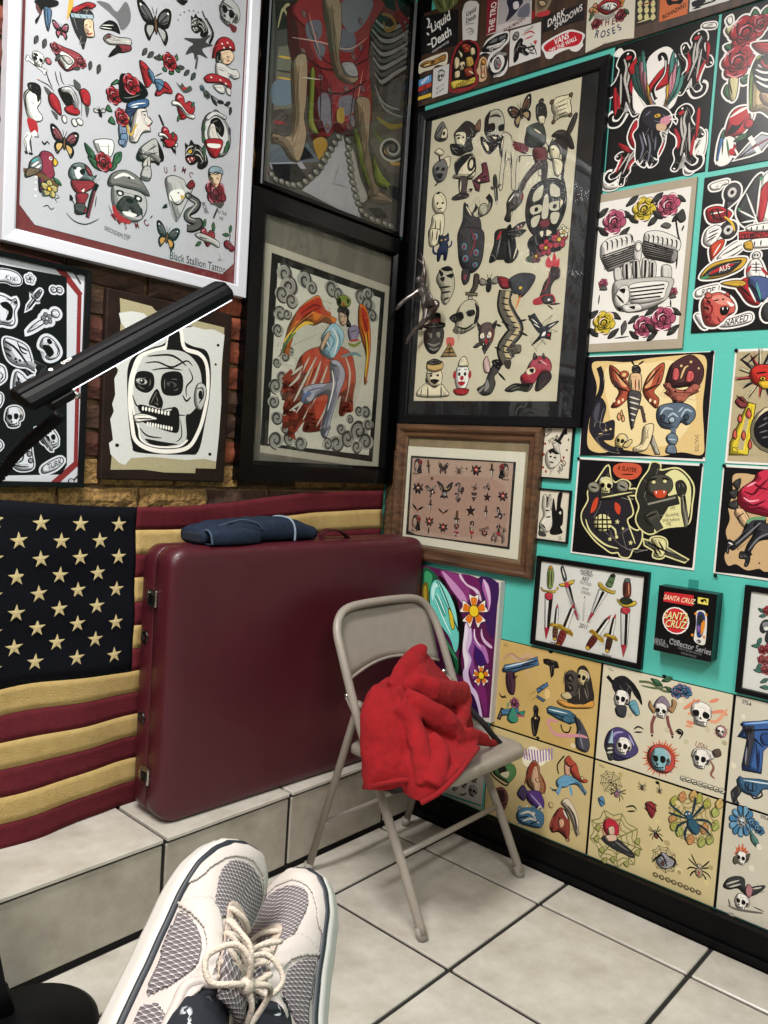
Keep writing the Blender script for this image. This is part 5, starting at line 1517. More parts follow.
ART['panther'] = """lw 2.2
h e8e4e0 8.8
f w 5 727 30 744 46 721 26 715
p w 483 743 541 733 544 708 484 723
p w 452 12 454 75 482 105 522 178 544 202 550 137 533 60 491 4
p w -20 85 66 51 77 -1 1 6
/h
s k 6.0 458 40 485 70 521 63
s k 6.0 471 96 514 145
s k 6.0 472 20 517 110
s k 5.4 -4 57 54 35
s k 5.4 6 31 62 15
t k 513 728 16.3 0 2009
h e8e4e0 8.8
m crawl 69 538 376 4 *1.0
/h
p b3262e 118 665 137 672 119 580 88 625
p b3262e 10 522 28 542 43 428 27 394
h e8e4e0 8.8
m crawl 466 559 318 -6 x*1.0
/h
p b3262e 524 566 529 622 505 651 519 533
h e8e4e0 8.8
m crawl 447 194 339 6 x*1.0
/h
p b3262e 487 312 507 319 507 215 493 172
h e8e4e0 8.8
m crawl 125 139 269 -35 *1.0
/h
p b3262e 63 238 119 214 149 171 93 195
h e8e4e0 10.0
p b3262e 121 263 160 340 196 235 160 193
p b3262e 269 135 321 256 328 183 296 118
f w 192 561 212 652 296 676 354 601 372 515 369 410 324 362 169 386 138 466 141 550
/h
f e8e4e0 192 561 212 652 296 670 347 603 362 517 321 398 193 405
p b3262e 200 475 256 556 316 588 335 512 289 477
p 4f8a80 240 381 138 506 111 594 148 549 181 468
p 4f8a80 240 381 149 530 125 639 160 584 190 485
p 4f8a80 240 381 161 550 140 677 173 614 199 499
p 4f8a80 240 381 172 564 156 703 187 635 208 509
p c98a98 240 381 168 531 150 645 175 590 205 486
p c98a98 240 381 189 500 175 590 197 545 215 464
p c9a03a 240 381 210 462 202 523 220 492 225 438
p 4f8a80 311 365 391 443 402 518 374 491 356 425
p 4f8a80 311 365 376 473 380 571 356 533 344 447
p 4f8a80 311 365 361 499 359 617 337 570 332 466
p 4f8a80 311 365 347 519 339 652 320 599 321 481
p c98a98 311 365 358 483 355 589 340 546 328 455
p c98a98 311 365 342 461 340 546 325 513 322 438
p c9a03a 311 365 328 433 325 491 312 469 317 416
l k 12.6 262 424 244 488 295 546 301 615 283 650 261 650 269 622
l e8e4e0 3.8 265 435 253 486 298 546 299 614
h e8e4e0 8.8
p 15151a 179 347 201 391 246 392 298 374 345 333 356 284 334 253 297 249 314 198 294 142 298 94 262 77 239 117 229 83 179 129 171 216 153 268 177 299
/h
p 26262e 193 332 198 379 236 389 299 368 342 328 349 291 327 261 283 264 236 286
f c98a98 303 319 347 321 355 296 332 277 299 290
f c9a88a 280 295 332 277 322 250 283 264
f c9a03a 261 341 285 347 296 331 271 329
e k 276 337 5.2 4.9
s e8e4e0 4.9 340 323 383 322
s e8e4e0 4.9 348 303 390 294
s 6a6a78 6.4 211 352 238 370
s 6a6a78 7.7 187 261 213 183 199 125
s 6a6a78 7.6 233 251 253 175 246 104
s 6a6a78 6.3 280 229 280 157
s b9b9c4 3.8 203 270 232 191
s e8e4e0 5.1 186 127 201 100 219 121
s e8e4e0 5.1 233 106 256 72 273 93
s e8e4e0 5.0 277 122 297 106 308 128"""
ART['rose_lady'] = """lw 2.4
h e8e4e0 11.3
p 3f6a48 141 694 158 744 188 701 171 663
p 3f6a48 193 711 220 735 247 694 218 671
p c9c090 25 684 52 704 78 658 45 651
p 3f6a48 27 606 72 604 98 563 53 570
p 3f6a48 122 424 164 435 178 404 136 393
p 3f6a48 56 413 83 367 74 335 42 377
p c9c090 65 439 109 438 107 339 80 334
m rose0 129 643 175 0
m rose0 103 512 171 0
m rose0 199 666 89 0
/h
s k 4.6 66 427 89 354
s k 4.5 134 410 166 418
h e8e4e0 11.3
p b3262e 74 156 83 244 113 282 168 280 198 251 186 198 147 151
p 3f6a48 65 191 68 100 46 150
p 4a78a8 46 150 76 132 54 58 38 49
p w 180 266 202 239 191 208
p b3262e 98 71 125 89 107 104 134 53
f w 69 145 115 136 102 37 51 35
/h
f k 79 166 127 245 180 266 133 176
f b3262e 84 232 125 268 168 274 181 255 131 199
f w 83 244 135 276 179 277 126 256
E b3262e 181 194 22.2 22.6
s k 5.7 114 147 150 117 193 119
m leaf 148 134 68 20
s k 4.6 63 146 65 67
s 3f6a48 6.9 81 143 101 49
f b3262e 97 83 113 91 127 66 105 57
h e8e4e0 11.3
G a8a8b0 130 32 196 96 246 130 301 107 254 52 201 40
/h
l w 13.4 192 130 244 43
l k 4.5 146 34 229 90
l 7d2a45 5.6 209 72 279 101
h e8e4e0 10.0
p b3262e 162 578 271 553 275 503 211 516
p c9b48a 207 500 181 431 180 266 236 242 324 200 294 530
p 8aa84a 166 424 190 505 212 499 182 419 188 297 178 266
/h
p b3262e 162 578 236 563 315 524 318 486 211 519
p 1a1a1c 191 494 318 491 339 261 228 331 182 419
s e8e4e0 6.7 199 470 238 448 322 448
s e8e4e0 6.7 190 450 241 421 325 415
s e8e4e0 6.7 189 423 244 387 328 382
s e8e4e0 6.7 199 393 258 351 331 349
p c9a888 228 331 338 272 342 228 244 273
p b3262e 203 488 246 457 320 469 323 437 239 437
h e8e4e0 11.3
p w 26 734 48 744 56 714 41 702
/h"""
ART['engine'] = """g e0ddd6 17 823 529 826 526 49 24 44
lw 2
m leaf 39 761 85 35 |g=3a3a38
m leaf 181 734 83 150 |g=3a3a38
m leaf 52 662 85 -40 |g=3a3a38
m leaf 178 637 83 -140 |g=3a3a38
m rose0 115 706 146 0 |r=a8506a|p=f0d8d8
m leaf 210 802 83 35 |g=3a3a38
m leaf 345 776 81 150 |g=3a3a38
m leaf 223 706 83 -40 |g=3a3a38
m leaf 342 681 81 -140 |g=3a3a38
m rose0 282 748 142 0 |r=c9b23a|p=f0d8d8
m leaf 349 796 77 35 |g=3a3a38
m leaf 473 772 76 150 |g=3a3a38
m leaf 361 707 77 -40 |g=3a3a38
m leaf 471 683 76 -140 |g=3a3a38
m rose0 416 747 132 20 |r=b0506a|p=f0d8d8
m leaf 29 204 82 35 |g=3a3a38
m leaf 167 191 80 150 |g=3a3a38
m leaf 42 109 82 -40 |g=3a3a38
m leaf 164 95 80 -140 |g=3a3a38
m rose0 103 157 141 0 |r=c9b23a|p=f0d8d8
m leaf 274 164 72 35 |g=3a3a38
m leaf 390 152 71 150 |g=3a3a38
m leaf 285 81 72 -40 |g=3a3a38
m leaf 388 69 71 -140 |g=3a3a38
m rose0 336 123 124 0 |r=a8506a|p=f0d8d8
m leaf 371 205 82 35 |g=3a3a38
m leaf 500 191 80 150 |g=3a3a38
m leaf 383 110 82 -40 |g=3a3a38
m leaf 499 96 80 -140 |g=3a3a38
m rose0 440 158 140 10 |r=a8506a|p=f0d8d8
p 5a5a56 383 644 408 660 438 643 424 626
p 3a3a38 465 683 494 716 514 663 487 648
l k 6.4 458 684 479 593 499 541
s k 6.4 498 603 508 633
s k 6.4 487 505 486 411
m rose0 79 374 59 0 |r=a8506a
p 5a5a56 60 342 105 338 87 366
m rose0 478 292 56 0 |r=a8506a
p 5a5a56 465 262 499 265 481 286
s k 5.7 63 315 60 261
s k 5.2 471 255 477 216
m leaf 222 123 80 80 |g=5a5a56
s k 5.6 172 69 257 75
sh .35
p d9d6cf 44 558 55 597 108 624 214 626 236 587 249 557 161 515 64 500
p d9d6cf 292 577 304 623 385 619 482 568 500 535 481 499 394 526 300 551
s k 5.7 72 606 85 593 88 553
s k 5.6 101 609 113 596 117 558
s k 5.6 129 612 142 599 145 562
s k 5.5 158 614 170 602 173 566
s k 5.5 186 617 198 605 201 571
s k 5.5 214 620 226 608 229 575
s k 5.3 313 613 323 602 323 568
s k 5.3 340 604 349 593 349 560
s k 5.3 366 596 375 585 376 551
s k 5.2 392 587 401 576 402 543
s k 5.2 418 579 427 568 427 535
s k 5.2 444 571 453 559 453 527
s k 5.2 469 562 478 551 478 518
p 8a8884 59 516 160 525 248 562 257 483 167 451 107 438 85 460
p 8a8884 297 579 394 529 482 505 472 446 400 462 305 501
l k 5.0 61 527 244 565
l k 5.0 64 515 245 554
l k 5.0 66 502 246 542
l k 5.0 69 490 247 530
l k 5.0 72 478 248 518
l k 5.0 74 465 249 506
l k 5.0 77 453 250 495
l k 4.7 298 577 466 510
l k 4.7 299 565 464 501
l k 4.7 300 552 463 493
l k 4.7 301 540 461 484
l k 4.7 302 527 459 476
l k 4.7 303 516 457 467
l k 4.7 304 502 455 458
l k 4.7 305 491 453 450
l k 5.5 240 342 439 344
l k 5.5 241 328 437 330
l k 5.5 242 315 434 316
l k 5.5 244 302 431 303
l k 5.5 245 289 429 289
l k 5.5 246 276 426 275
l k 5.5 247 263 423 261
p c9c6bf 244 560 261 584 285 568 289 490 272 466 247 495
E e0ddd6 267 551 16.7 23.6
p c9c6bf 136 444 174 451 187 383 152 374
p c9c6bf 187 462 228 474 243 391 201 382
p c9c6bf 243 469 276 479 293 386 257 382
p c9c6bf 297 483 332 472 337 382 301 385
p c9c6bf 339 465 373 457 378 378 345 381
p c9c6bf 409 436 458 427 462 357 415 364
l k 9.6 208 467 218 386
l k 9.5 260 478 271 386
l k 8.0 315 477 319 386
l k 8.0 354 460 359 380
p b9b6af 145 374 229 385 461 370 469 306 445 257 381 224 301 204 231 209 173 226 140 295
p e0ddd6 239 352 436 353 443 308 418 259 255 253
l k 5.5 241 332 431 337
l k 5.5 243 313 433 316
l k 5.5 246 291 425 297
l k 5.5 251 273 416 277
p d9d6cf 152 294 183 344 226 347 239 274 200 237 164 247
s k 8.3 165 306 213 256
f k 177 332 213 335 208 309
p d9d6cf 207 243 297 246 314 213 231 206
f k 243 234 277 237 275 219
f k 172 237 201 229 195 214"""
ART['bikers'] = """lw 2.4
h e8e4e0 10.6
p w 36 744 114 754 122 735 92 728 82 714 43 716
p e8e4e0 16 220 113 238 124 222 111 199 17 182
p e8e4e0 145 25 154 49 224 69 281 83 300 64 285 39 205 22
p e8e4e0 16 83 40 94 83 29 59 24
p 4a4a4c 121 681 141 720 177 708 182 659 138 619 115 610
E 3a3a3c 146 687 40.8 46.0
p b3262e 23 618 77 631 127 608 154 580 121 549 48 554
E 3a3a3c 144 504 43.3 43.8
p e8e4e0 33 513 86 536 113 502 71 435 26 453
p c2452a 71 362 59 424 93 456 129 458 121 417 83 372
p w 101 370 145 414 201 442 238 426 195 383 126 355
/h
e c9c6c0 146 687 21.6 24.2
e k 146 687 9.6 10.9
e c9c6c0 144 504 22.9 23.1
e k 144 504 9.6 9.7
l k 6.1 123 657 134 535
p 8f1f28 43 609 91 614 131 572 84 561
s w 4.9 50 596 116 598
l k 4.9 78 616 109 551
l k 4.9 54 614 69 557
s y 7.3 118 574 157 538 176 494
s k 5.0 46 499 100 516
s k 5.0 43 475 95 498
s k 5.0 38 457 85 482
s e8e4e0 4.9 81 385 113 442
ti k 67 209 29.7 8 RIDE
ti k 220 51 33.9 10 NAKED
t k 57 49 14.9 -45 VA
t k 68 729 14.7 10 VA
s k 4.9 124 380 215 423
h e8e4e0 10.6
p c9a03a 23 281 67 338 150 359 244 354 225 308 157 279 86 268
/h
p 2a2a2c 41 284 81 324 152 343 222 345 190 306 145 287
s b3262e 11.1 71 294 130 319 188 330
s 3f8a60 10.0 24 274 72 282
t w 142 317 29.3 16 AUS
h e8e4e0 12.0
p c25a50 44 118 46 168 81 189 129 197 179 169 209 130 210 94 176 72 154 49 120 27 70 42
/h
p c25a50 57 179 67 203 93 188 83 171
p c25a50 154 181 171 194 182 169
s k 7.5 65 166 91 145
s k 7.5 56 130 88 115
s k 7.5 66 80 97 77
s k 7.4 106 181 116 156
s k 7.3 136 187 141 170
f d98a7a 94 176 142 184 186 156 171 133 122 143
f k 142 123 184 120 175 84 145 86
g w 148 120 158 120 154 105
g w 172 119 179 118 176 106
e k 150 161 6.0 4.9
s 7d2028 7.5 59 154 99 126 91 78
s 7d2028 7.5 52 105 91 78 88 41
s 7d2028 6.1 128 75 149 44
s k 4.9 102 157 132 161
f e8e4e0 169 151 207 130 190 122
h e8e4e0 10.6
E d9d6cf 290 360 19.5 19.0
p e8e4e0 269 339 309 335 345 249 325 227 266 245 250 294
p b3262e 210 226 265 257 329 180 323 121 276 131 238 176
p c9a03a 131 240 207 250 255 234 222 213
p 4a5a88 265 257 345 249 383 198 333 132 283 184
E 3a3a3c 372 83 33.7 47.2
/h
e k 283 364 4.6 6.0
e k 296 362 4.6 5.9
l k 3.5 292 331 297 277
s k 3.5 270 321 314 317
s k 3.5 270 306 320 301
s k 3.5 271 292 321 286
s r 9.5 251 282 271 315
s r 9.3 318 299 353 260
l k 5.9 280 220 345 132
s w 5.9 269 209 310 134
s k 6.0 221 225 285 160
s t 7.0 302 230 332 144
h e8e4e0 10.6
p 3a3a3c 176 595 215 678 255 741 282 748 277 679 269 586 253 507 206 525
p w 279 725 345 736 390 487 298 512 269 586
p b3262e 283 678 312 708 319 625 303 523 279 538 275 621
/h
s e8e4e0 5.9 215 672 273 539
s e8e4e0 6.0 188 593 273 539
s e8e4e0 5.8 278 737 275 550
e 3f8a60 278 731 6.9 9.5
e 3f8a60 187 599 7.1 7.2
s e8e4e0 6.0 205 531 274 533
h e8e4e0 8.0
G b3262e 198 485 332 486 368 479 372 438 201 448
p w 242 508 366 508 369 473 244 484
p w 259 441 373 434 376 397 263 401
p c9a03a 226 427 260 435 270 392 235 397
/h
tb k 292 464 26.1 4 TREMENDOUS
s k 4.7 254 504 256 483
s k 4.7 282 505 281 484
s k 4.6 310 503 310 482
s k 4.7 277 433 276 407
s k 4.7 306 434 306 406"""
ART['moth'] = """g 15131a -5 554 706 556 711 22 7 -2
f d8bb80 36 511 105 528 243 518 358 534 498 543 632 546 674 513 677 408 676 277 697 120 694 34 584 42 462 16 256 42 135 18 54 48 46 171 67 288 78 388
f e4cf9c 124 488 360 509 529 504 642 290 539 88 252 77 159 274
lw 2.6
l 1c1a20 21.0 80 496 106 431 104 359 78 302 71 244
p 26242c 55 215 72 288 108 324 143 274 131 202 121 144 109 173 151 188 196 200 204 146 198 97 144 88 193 58 262 49 241 31 165 34 98 86 55 143
f 4a4754 72 230 87 288 108 288 95 187
e d8bb80 155 145 6.2 5.7
e d8bb80 182 152 6.1 5.7
s d8bb80 3.8 110 122 138 128
m skull3 248 88 85 -10 |w=d8c48a
p d8c48a 261 63 303 100 312 82 284 53
p a8503a 272 386 218 457 146 504 161 416 212 359 187 302 174 271 219 277 268 324 279 358
p a8503a 350 386 380 454 452 509 447 412 410 358 442 317 432 269 386 303 354 344
f d8a070 179 472 228 436 257 387 224 394
f d8a070 406 474 375 427 358 379 392 392
f 3a3030 168 430 209 394 203 373
f 3a3030 436 453 420 399 433 412
s 1a1614 7.2 273 379 162 487
s 1a1614 7.2 272 358 179 387
s 1a1614 7.1 350 379 440 493
s 1a1614 7.1 352 358 441 398
e e8d8b0 189 309 7.6 9.9
e e8d8b0 217 302 7.5 9.9
e e8d8b0 239 314 6.0 8.4
e e8d8b0 422 303 7.1 9.6
e e8d8b0 395 311 7.1 9.6
E a8503a 234 450 27.0 21.0
e d8bb80 234 450 12.0 9.8
p 2a2426 278 491 300 500 322 485 324 458 285 459
s k 7.2 288 500 265 531
s k 7.1 309 500 342 523
p d8b48a 278 456 322 455 336 427 336 358 287 351 265 400 265 435
s k 5.0 277 428 284 358
s k 5.0 321 427 328 358
s 8f2a34 5.7 301 428 307 365
p 4a4648 266 351 337 351 335 275 321 219 305 152 284 219
s d8d0c0 5.8 274 331 335 314
s d8d0c0 5.8 280 303 334 289
s d8d0c0 5.8 284 272 328 261
s d8d0c0 5.7 290 241 322 230
s d8d0c0 5.7 297 208 316 200
p d8a070 213 218 222 243 237 218 226 201
p d8a070 241 204 247 232 259 207 251 193
p d8a070 233 229 236 257 247 232
p 4a2c30 473 384 476 452 501 505 592 545 657 487 663 422 634 376 587 383 540 377
p a86050 459 391 490 404 513 377 555 363 588 370 619 396 653 383 623 350 649 356 598 330 574 303 527 297 507 323 467 351 494 350
p c25a5a 502 424 507 475 531 477 541 437 523 413
p c25a5a 575 410 580 456 606 462 619 429 598 403
e d8bb80 546 490 6.8 6.7
e d8bb80 595 509 6.7 6.6
e d8bb80 638 475 5.3 5.3
s d8bb80 6.7 549 424 565 477 584 489
e k 526 357 6.8 5.4
e k 577 362 6.7 5.3
f k 519 309 539 314 531 295
p 5a6a7a 436 221 445 276 506 296 575 297 630 270 641 224 605 184 570 196 546 162 498 161 462 174
s a8b8c4 6.9 456 235 481 269 523 263
s a8b8c4 6.8 499 222 525 243 554 223
s a8b8c4 6.7 568 223 591 263 626 251
s 26242c 6.9 452 208 502 188 542 209
s a8b8c4 6.7 576 277 552 250
E a8b8c4 521 209 16.5 16.2
E 3a4654 471 222 12.6 13.6
E 3a4654 595 224 13.4 16.0
l 5a6a7a 19.0 534 169 535 135
p 6a7a88 498 113 521 139 549 134 562 109 551 81 519 80
p 6a7a88 513 73 547 77 560 35 505 35
s a8b8c4 5.5 510 107 554 105
l 4a3a3a 12.7 350 272 375 192
e 4a3a3a 346 272 11.6 11.1
e 4a3a3a 364 234 11.6 11.0
p e4d4a8 370 167 426 180 401 55 331 31 323 52 363 81
G b9b0a0 427 125 475 24 447 23 416 83
t 6a5a4a 388 138 22.1 -75 ADIOS
t 6a5a4a 663 92 19.8 -85 SMALTESE"""
ART['reaper'] = """g 100f12 16 531 705 538 702 18 11 10
lw 2.6
h d9d49a 10.4
p 26242a 128 418 156 464 189 509 205 450 239 418 283 438 320 423 320 389 358 392 357 367 308 363 328 331 352 265 323 228 341 187 388 167 409 178 414 128 395 83 370 72 352 27 311 25 291 45 250 39 207 60 157 89 105 136 66 185 58 237 90 310 85 363
/h
s d9d49a 7.3 80 204 115 137 205 77 290 62
s d9d49a 5.2 330 212 363 147 385 99
p 3a3830 142 411 165 447 191 483 210 441 232 400 198 363 157 368
m skull 185 402 107 0 |w=d9d49a
E 8a8878 112 386 37.8 31.3
E 8a8878 282 404 35.9 33.9
s k 7.3 92 390 131 384
s k 7.0 264 411 301 397
G 3a3a34 153 351 359 391 360 371 223 329 161 320
s d9d49a 5.4 167 334 342 379
f c2452a 118 309 145 333 139 271 107 242
f c2452a 249 315 282 293 278 249 252 273
E d9d49a 184 193 55.6 51.8
l k 5.4 130 205 234 216
l k 5.4 128 180 239 192
l k 5.4 142 157 231 167
l k 5.4 179 245 188 141
l k 5.4 153 237 158 142
l k 5.3 205 242 218 148
s d9d49a 7.1 233 184 262 162 271 128
e d9d49a 275 124 9.0 8.5
m star 271 209 27 0 |r=d9d49a|k=d9d49a
m star 236 109 24 0 |r=d9d49a|k=d9d49a
m star 358 103 27 0 |r=d9d49a|k=d9d49a
m star 307 175 17 0 |r=d9d49a|k=d9d49a
h c2553a 7.0
f c2553a 226 503 275 527 364 522 376 486 335 453 254 461
/h
tb 3a1210 302 502 25.3 -4 A SLAYER
s 3a1210 5.2 271 471 342 474
h d9d49a 10.4
p 2a2a26 427 498 441 540 480 534 487 501 569 517 620 493 666 432 666 343 659 246 595 223 530 208 466 167 412 187 381 234 393 303 370 360 389 437
/h
f d9d49a 506 469 561 514 621 485 658 423 662 295 644 228 596 215 548 201 482 178 525 265 552 333 528 413
p 4a4a40 431 456 488 485 549 464 561 416 531 381 465 367 420 389
e d9d49a 458 441 10.2 8.2
e d9d49a 518 449 10.0 8.2
f c2452a 463 392 529 400 524 367 483 360
g w 471 393 481 393 478 377
g w 513 398 523 398 519 382
s k 8.4 432 448 473 462
s k 8.3 499 464 541 460
p 2a2a26 576 441 607 460 634 429 629 389 598 378
G 8a8878 607 387 629 389 662 246 645 212 622 291
g k 620 380 630 381 655 246
l 2a2a26 37.1 436 306 599 362
l 8a8878 6.7 435 320 582 369
p 4a4a40 423 255 488 295 510 247 462 209
s k 6.8 433 248 490 278
l 3a3a34 30.1 476 244 515 190
t k 574 311 19.5 14 MY
t k 571 278 19.5 14 Shooting
t k 568 250 19.5 12 Will before
t k 559 226 19.5 10 ME
h d9d49a 10.4
G 8a8878 435 125 522 112 668 52 658 41 509 73 441 102
p d9d49a 472 135 519 149 554 128 544 52 494 46 499 88
/h
l k 6.7 453 116 644 49
s k 6.7 487 120 535 59
s k 6.6 512 131 550 78
s k 6.7 481 94 519 49
f 3a3a34 575 81 668 56 658 41 577 65"""
ART['legs'] = """g 121114 8 539 395 541 442 26 11 7
f c4a47a 53 498 103 514 162 509 215 524 397 521 436 99 262 44 218 53 162 37 108 60 71 48 49 92 62 156 44 217 58 281 45 342 61 406
lw 2.6
p 3a3a38 56 460 91 486 84 431
p 3a3a38 38 412 81 431 71 383
p 3a3a38 43 358 89 380 87 338 53 335
s k 4.6 43 358 12 363
p c2324a 109 448 150 482 168 521 214 539 287 528 307 321 235 311 187 317 135 327 91 362 86 416
s 5a0f20 7.5 111 425 156 414 182 446 223 442
s 5a0f20 7.5 101 378 161 360 216 388
s 5a0f20 7.4 151 474 182 454 218 494
s f0a0b0 6.0 124 449 165 475
s 5a0f20 7.4 134 335 191 348 232 336
s f0a0b0 6.0 114 395 145 379 188 389
p d9b48c 87 338 120 334 157 276 128 249 95 285 77 314
s k 4.5 121 318 97 293 109 263
p 35353a 140 274 178 301 225 298 214 259 174 224 121 163 87 128 70 149 117 202
p 35353a 180 278 238 276 312 262 275 212 206 189 174 139 163 99 141 104 151 159 175 216
s 77777c 6.0 92 152 146 213 205 281
s 77777c 5.9 160 137 205 204 272 242
l 6a9a70 10.4 140 271 167 295 224 301
p 26262a 57 174 83 171 95 152 71 138 66 110 56 116
p 26262a 124 125 154 121 171 100 163 60 148 58 150 90 121 93
s e8e4e0 4.6 61 164 84 156
e k 216 80 4.3 4.5"""
ART['eye'] = """lw 2.4
g b0a280 10 554 417 538 462 52 12 38
G 1c1a1c 170 448 249 436 172 427
G a8303a 173 433 259 382 167 414
G d8cba8 170 419 220 350 156 404
G 1c1a1c 161 407 189 309 142 402
G a8303a 148 401 136 320 127 404
G d8cba8 133 402 82 320 113 413
G 1c1a1c 118 409 50 370 105 427
G a8303a 108 421 10 414 102 442
G d8cba8 103 436 23 467 104 457
G 1c1a1c 102 451 24 523 114 470
G a8303a 110 465 72 544 126 476
G d8cba8 121 473 113 575 142 475
G 1c1a1c 135 475 163 549 156 469
G a8303a 149 472 216 535 166 456
G d8cba8 162 462 236 483 172 442
p c2322a 82 458 128 488 200 467 207 393 137 382 93 407
p e0b63a 124 401 168 409 196 381 151 369
E e0b63a 144 419 14.3 10.0
e k 144 419 5.9 6.3
s k 6.1 108 445 161 450
G d8c23a 20 41 17 100 84 306 122 294 108 45
g b0a280 56 76 87 281 100 268 84 65
p 7d3a3a 23 306 51 332 85 294 57 274
s k 6.3 26 338 73 300
p c25a4a 80 243 92 275 107 243 97 224
p c25a4a 43 217 53 245 66 217 57 202
p c25a4a 26 139 35 172 48 140 40 119
p c25a4a 109 167 116 193 128 168 120 152
p c25a4a 68 138 78 164 90 139 82 116
p c25a4a 104 91 111 123 123 92 115 74
E d8cba8 221 175 113.9 116.5
e 17161a 221 175 97.7 99.2
s 6a6a70 4.9 144 181 187 207
s 6a6a70 4.9 152 156 190 169
s 6a6a70 4.9 166 131 193 138
s 6a6a70 4.9 164 219 184 232
t 4a3a30 45 69 28.2 0 CS
s k 6.3 29 510 74 546
s k 6.2 67 496 111 539"""
ART['wood'] = """g b09482 135 675 929 682 931 173 211 165 142 185
f a88878 179 526 527 575 866 548 863 250 259 209
lw 1.2
sh .3
m lady 185 618 105 0 |s=b09482
m dagger 278 619 98 10 |w=6a4a48|y=4a3232
m butterfly 399 620 81 0 |r=4a3434|y=6a4a48
m spider 527 614 67 0
m crest 660 628 96 0
m dagger 778 623 97 4 |y=4a3232
m lady 868 625 103 0 x|s=b09482
e 6a3a38 312 548 13.5 10.6
e 3a2a2a 586 628 7.8 6.4
m crest 201 480 107 0 |r=6a3434
m swallow 313 475 93 20 |n=3a2c30
m eagle 422 477 130 0 |w=b09482
m snake 541 505 72 60 |g=4a3a3a
m snake 530 444 57 40 |g=4a3a3a
m spider 658 514 51 30
m devil 657 457 56 0 |r=5a3a3a
m swallow 749 527 50 60 |n=3a2c30
m star 757 462 60 0 |r=4a2a2c
m crest 872 480 86 0
m tribalbird 208 352 102 -6
m dagger 314 368 87 0 |y=4a3232
m tribalbird 423 348 86 0
m star 640 366 79 6 |r=3a2426
m dagger 756 364 88 0 |y=4a3232
m swallow 860 368 81 -20 |n=3a2c30
m lady 201 240 113 0 |s=b09482
m crest 314 268 88 0
s k 7.5 314 228 313 181
m crest 432 241 89 0
m dagger 536 291 129 0 |y=4a3232
m crest 538 259 52 0
m heart 540 207 39 0
m pinup 658 246 107 0 |s=b09482
m bone 751 262 70 50 |w=8a6a62
m crest 756 238 58 0
m horse 863 243 109 0 |w=a08476"""
ART['card_head'] = """lw 2
sh .3
ti k 46 269 28.3 40 KEEP
ti k 84 229 26.3 30 YOUR
ti k 153 72 29.8 62 HEAD
p c9c4b4 42 123 54 161 95 176 133 156 144 109 111 70 74 58 50 85
f k 68 168 110 183 137 156 113 145
e k 78 130 8.5 5.6
e k 106 126 8.5 5.6
s k 6.0 70 100 103 94
f k 60 160 85 176 79 146
G c9c4b4 82 206 119 221 140 146 103 164
l k 13.9 119 215 159 287
l k 10.0 97 233 141 208
l k 11.8 144 264 173 273
e k 163 287 10.4 9.3
G c9c4b4 86 59 107 64 81 21
e 8a1f22 54 42 6.4 9.5
e 8a1f22 34 65 6.5 7.6
e 8a1f22 32 141 6.5 9.5
e 8a1f22 150 110 6.3 7.5
e 8a1f22 163 129 6.2 9.3
e 8a1f22 35 204 6.5 7.6
e k 185 232 4.1 9.2
e k 180 173 6.2 5.6"""
ART['card_hand'] = """lw 2
sh .3
p d4cfc0 22 97 43 147 30 203 33 261 54 268 61 196 68 264 84 271 91 190 105 181 123 126 94 66 58 53
s k 6.1 54 177 83 183
s k 6.1 61 139 95 146
s k 6.1 35 98 67 73
f k 97 181 103 257 126 183 130 278 159 290 153 214 172 188 175 113 162 93 179 61 130 42 95 51 107 106
f c9c4b4 144 176 160 183 157 164
s k 8.2 22 97 31 40
f 3a3836 25 59 70 44 67 25 23 28
t k 165 27 18.7 -70 DS"""
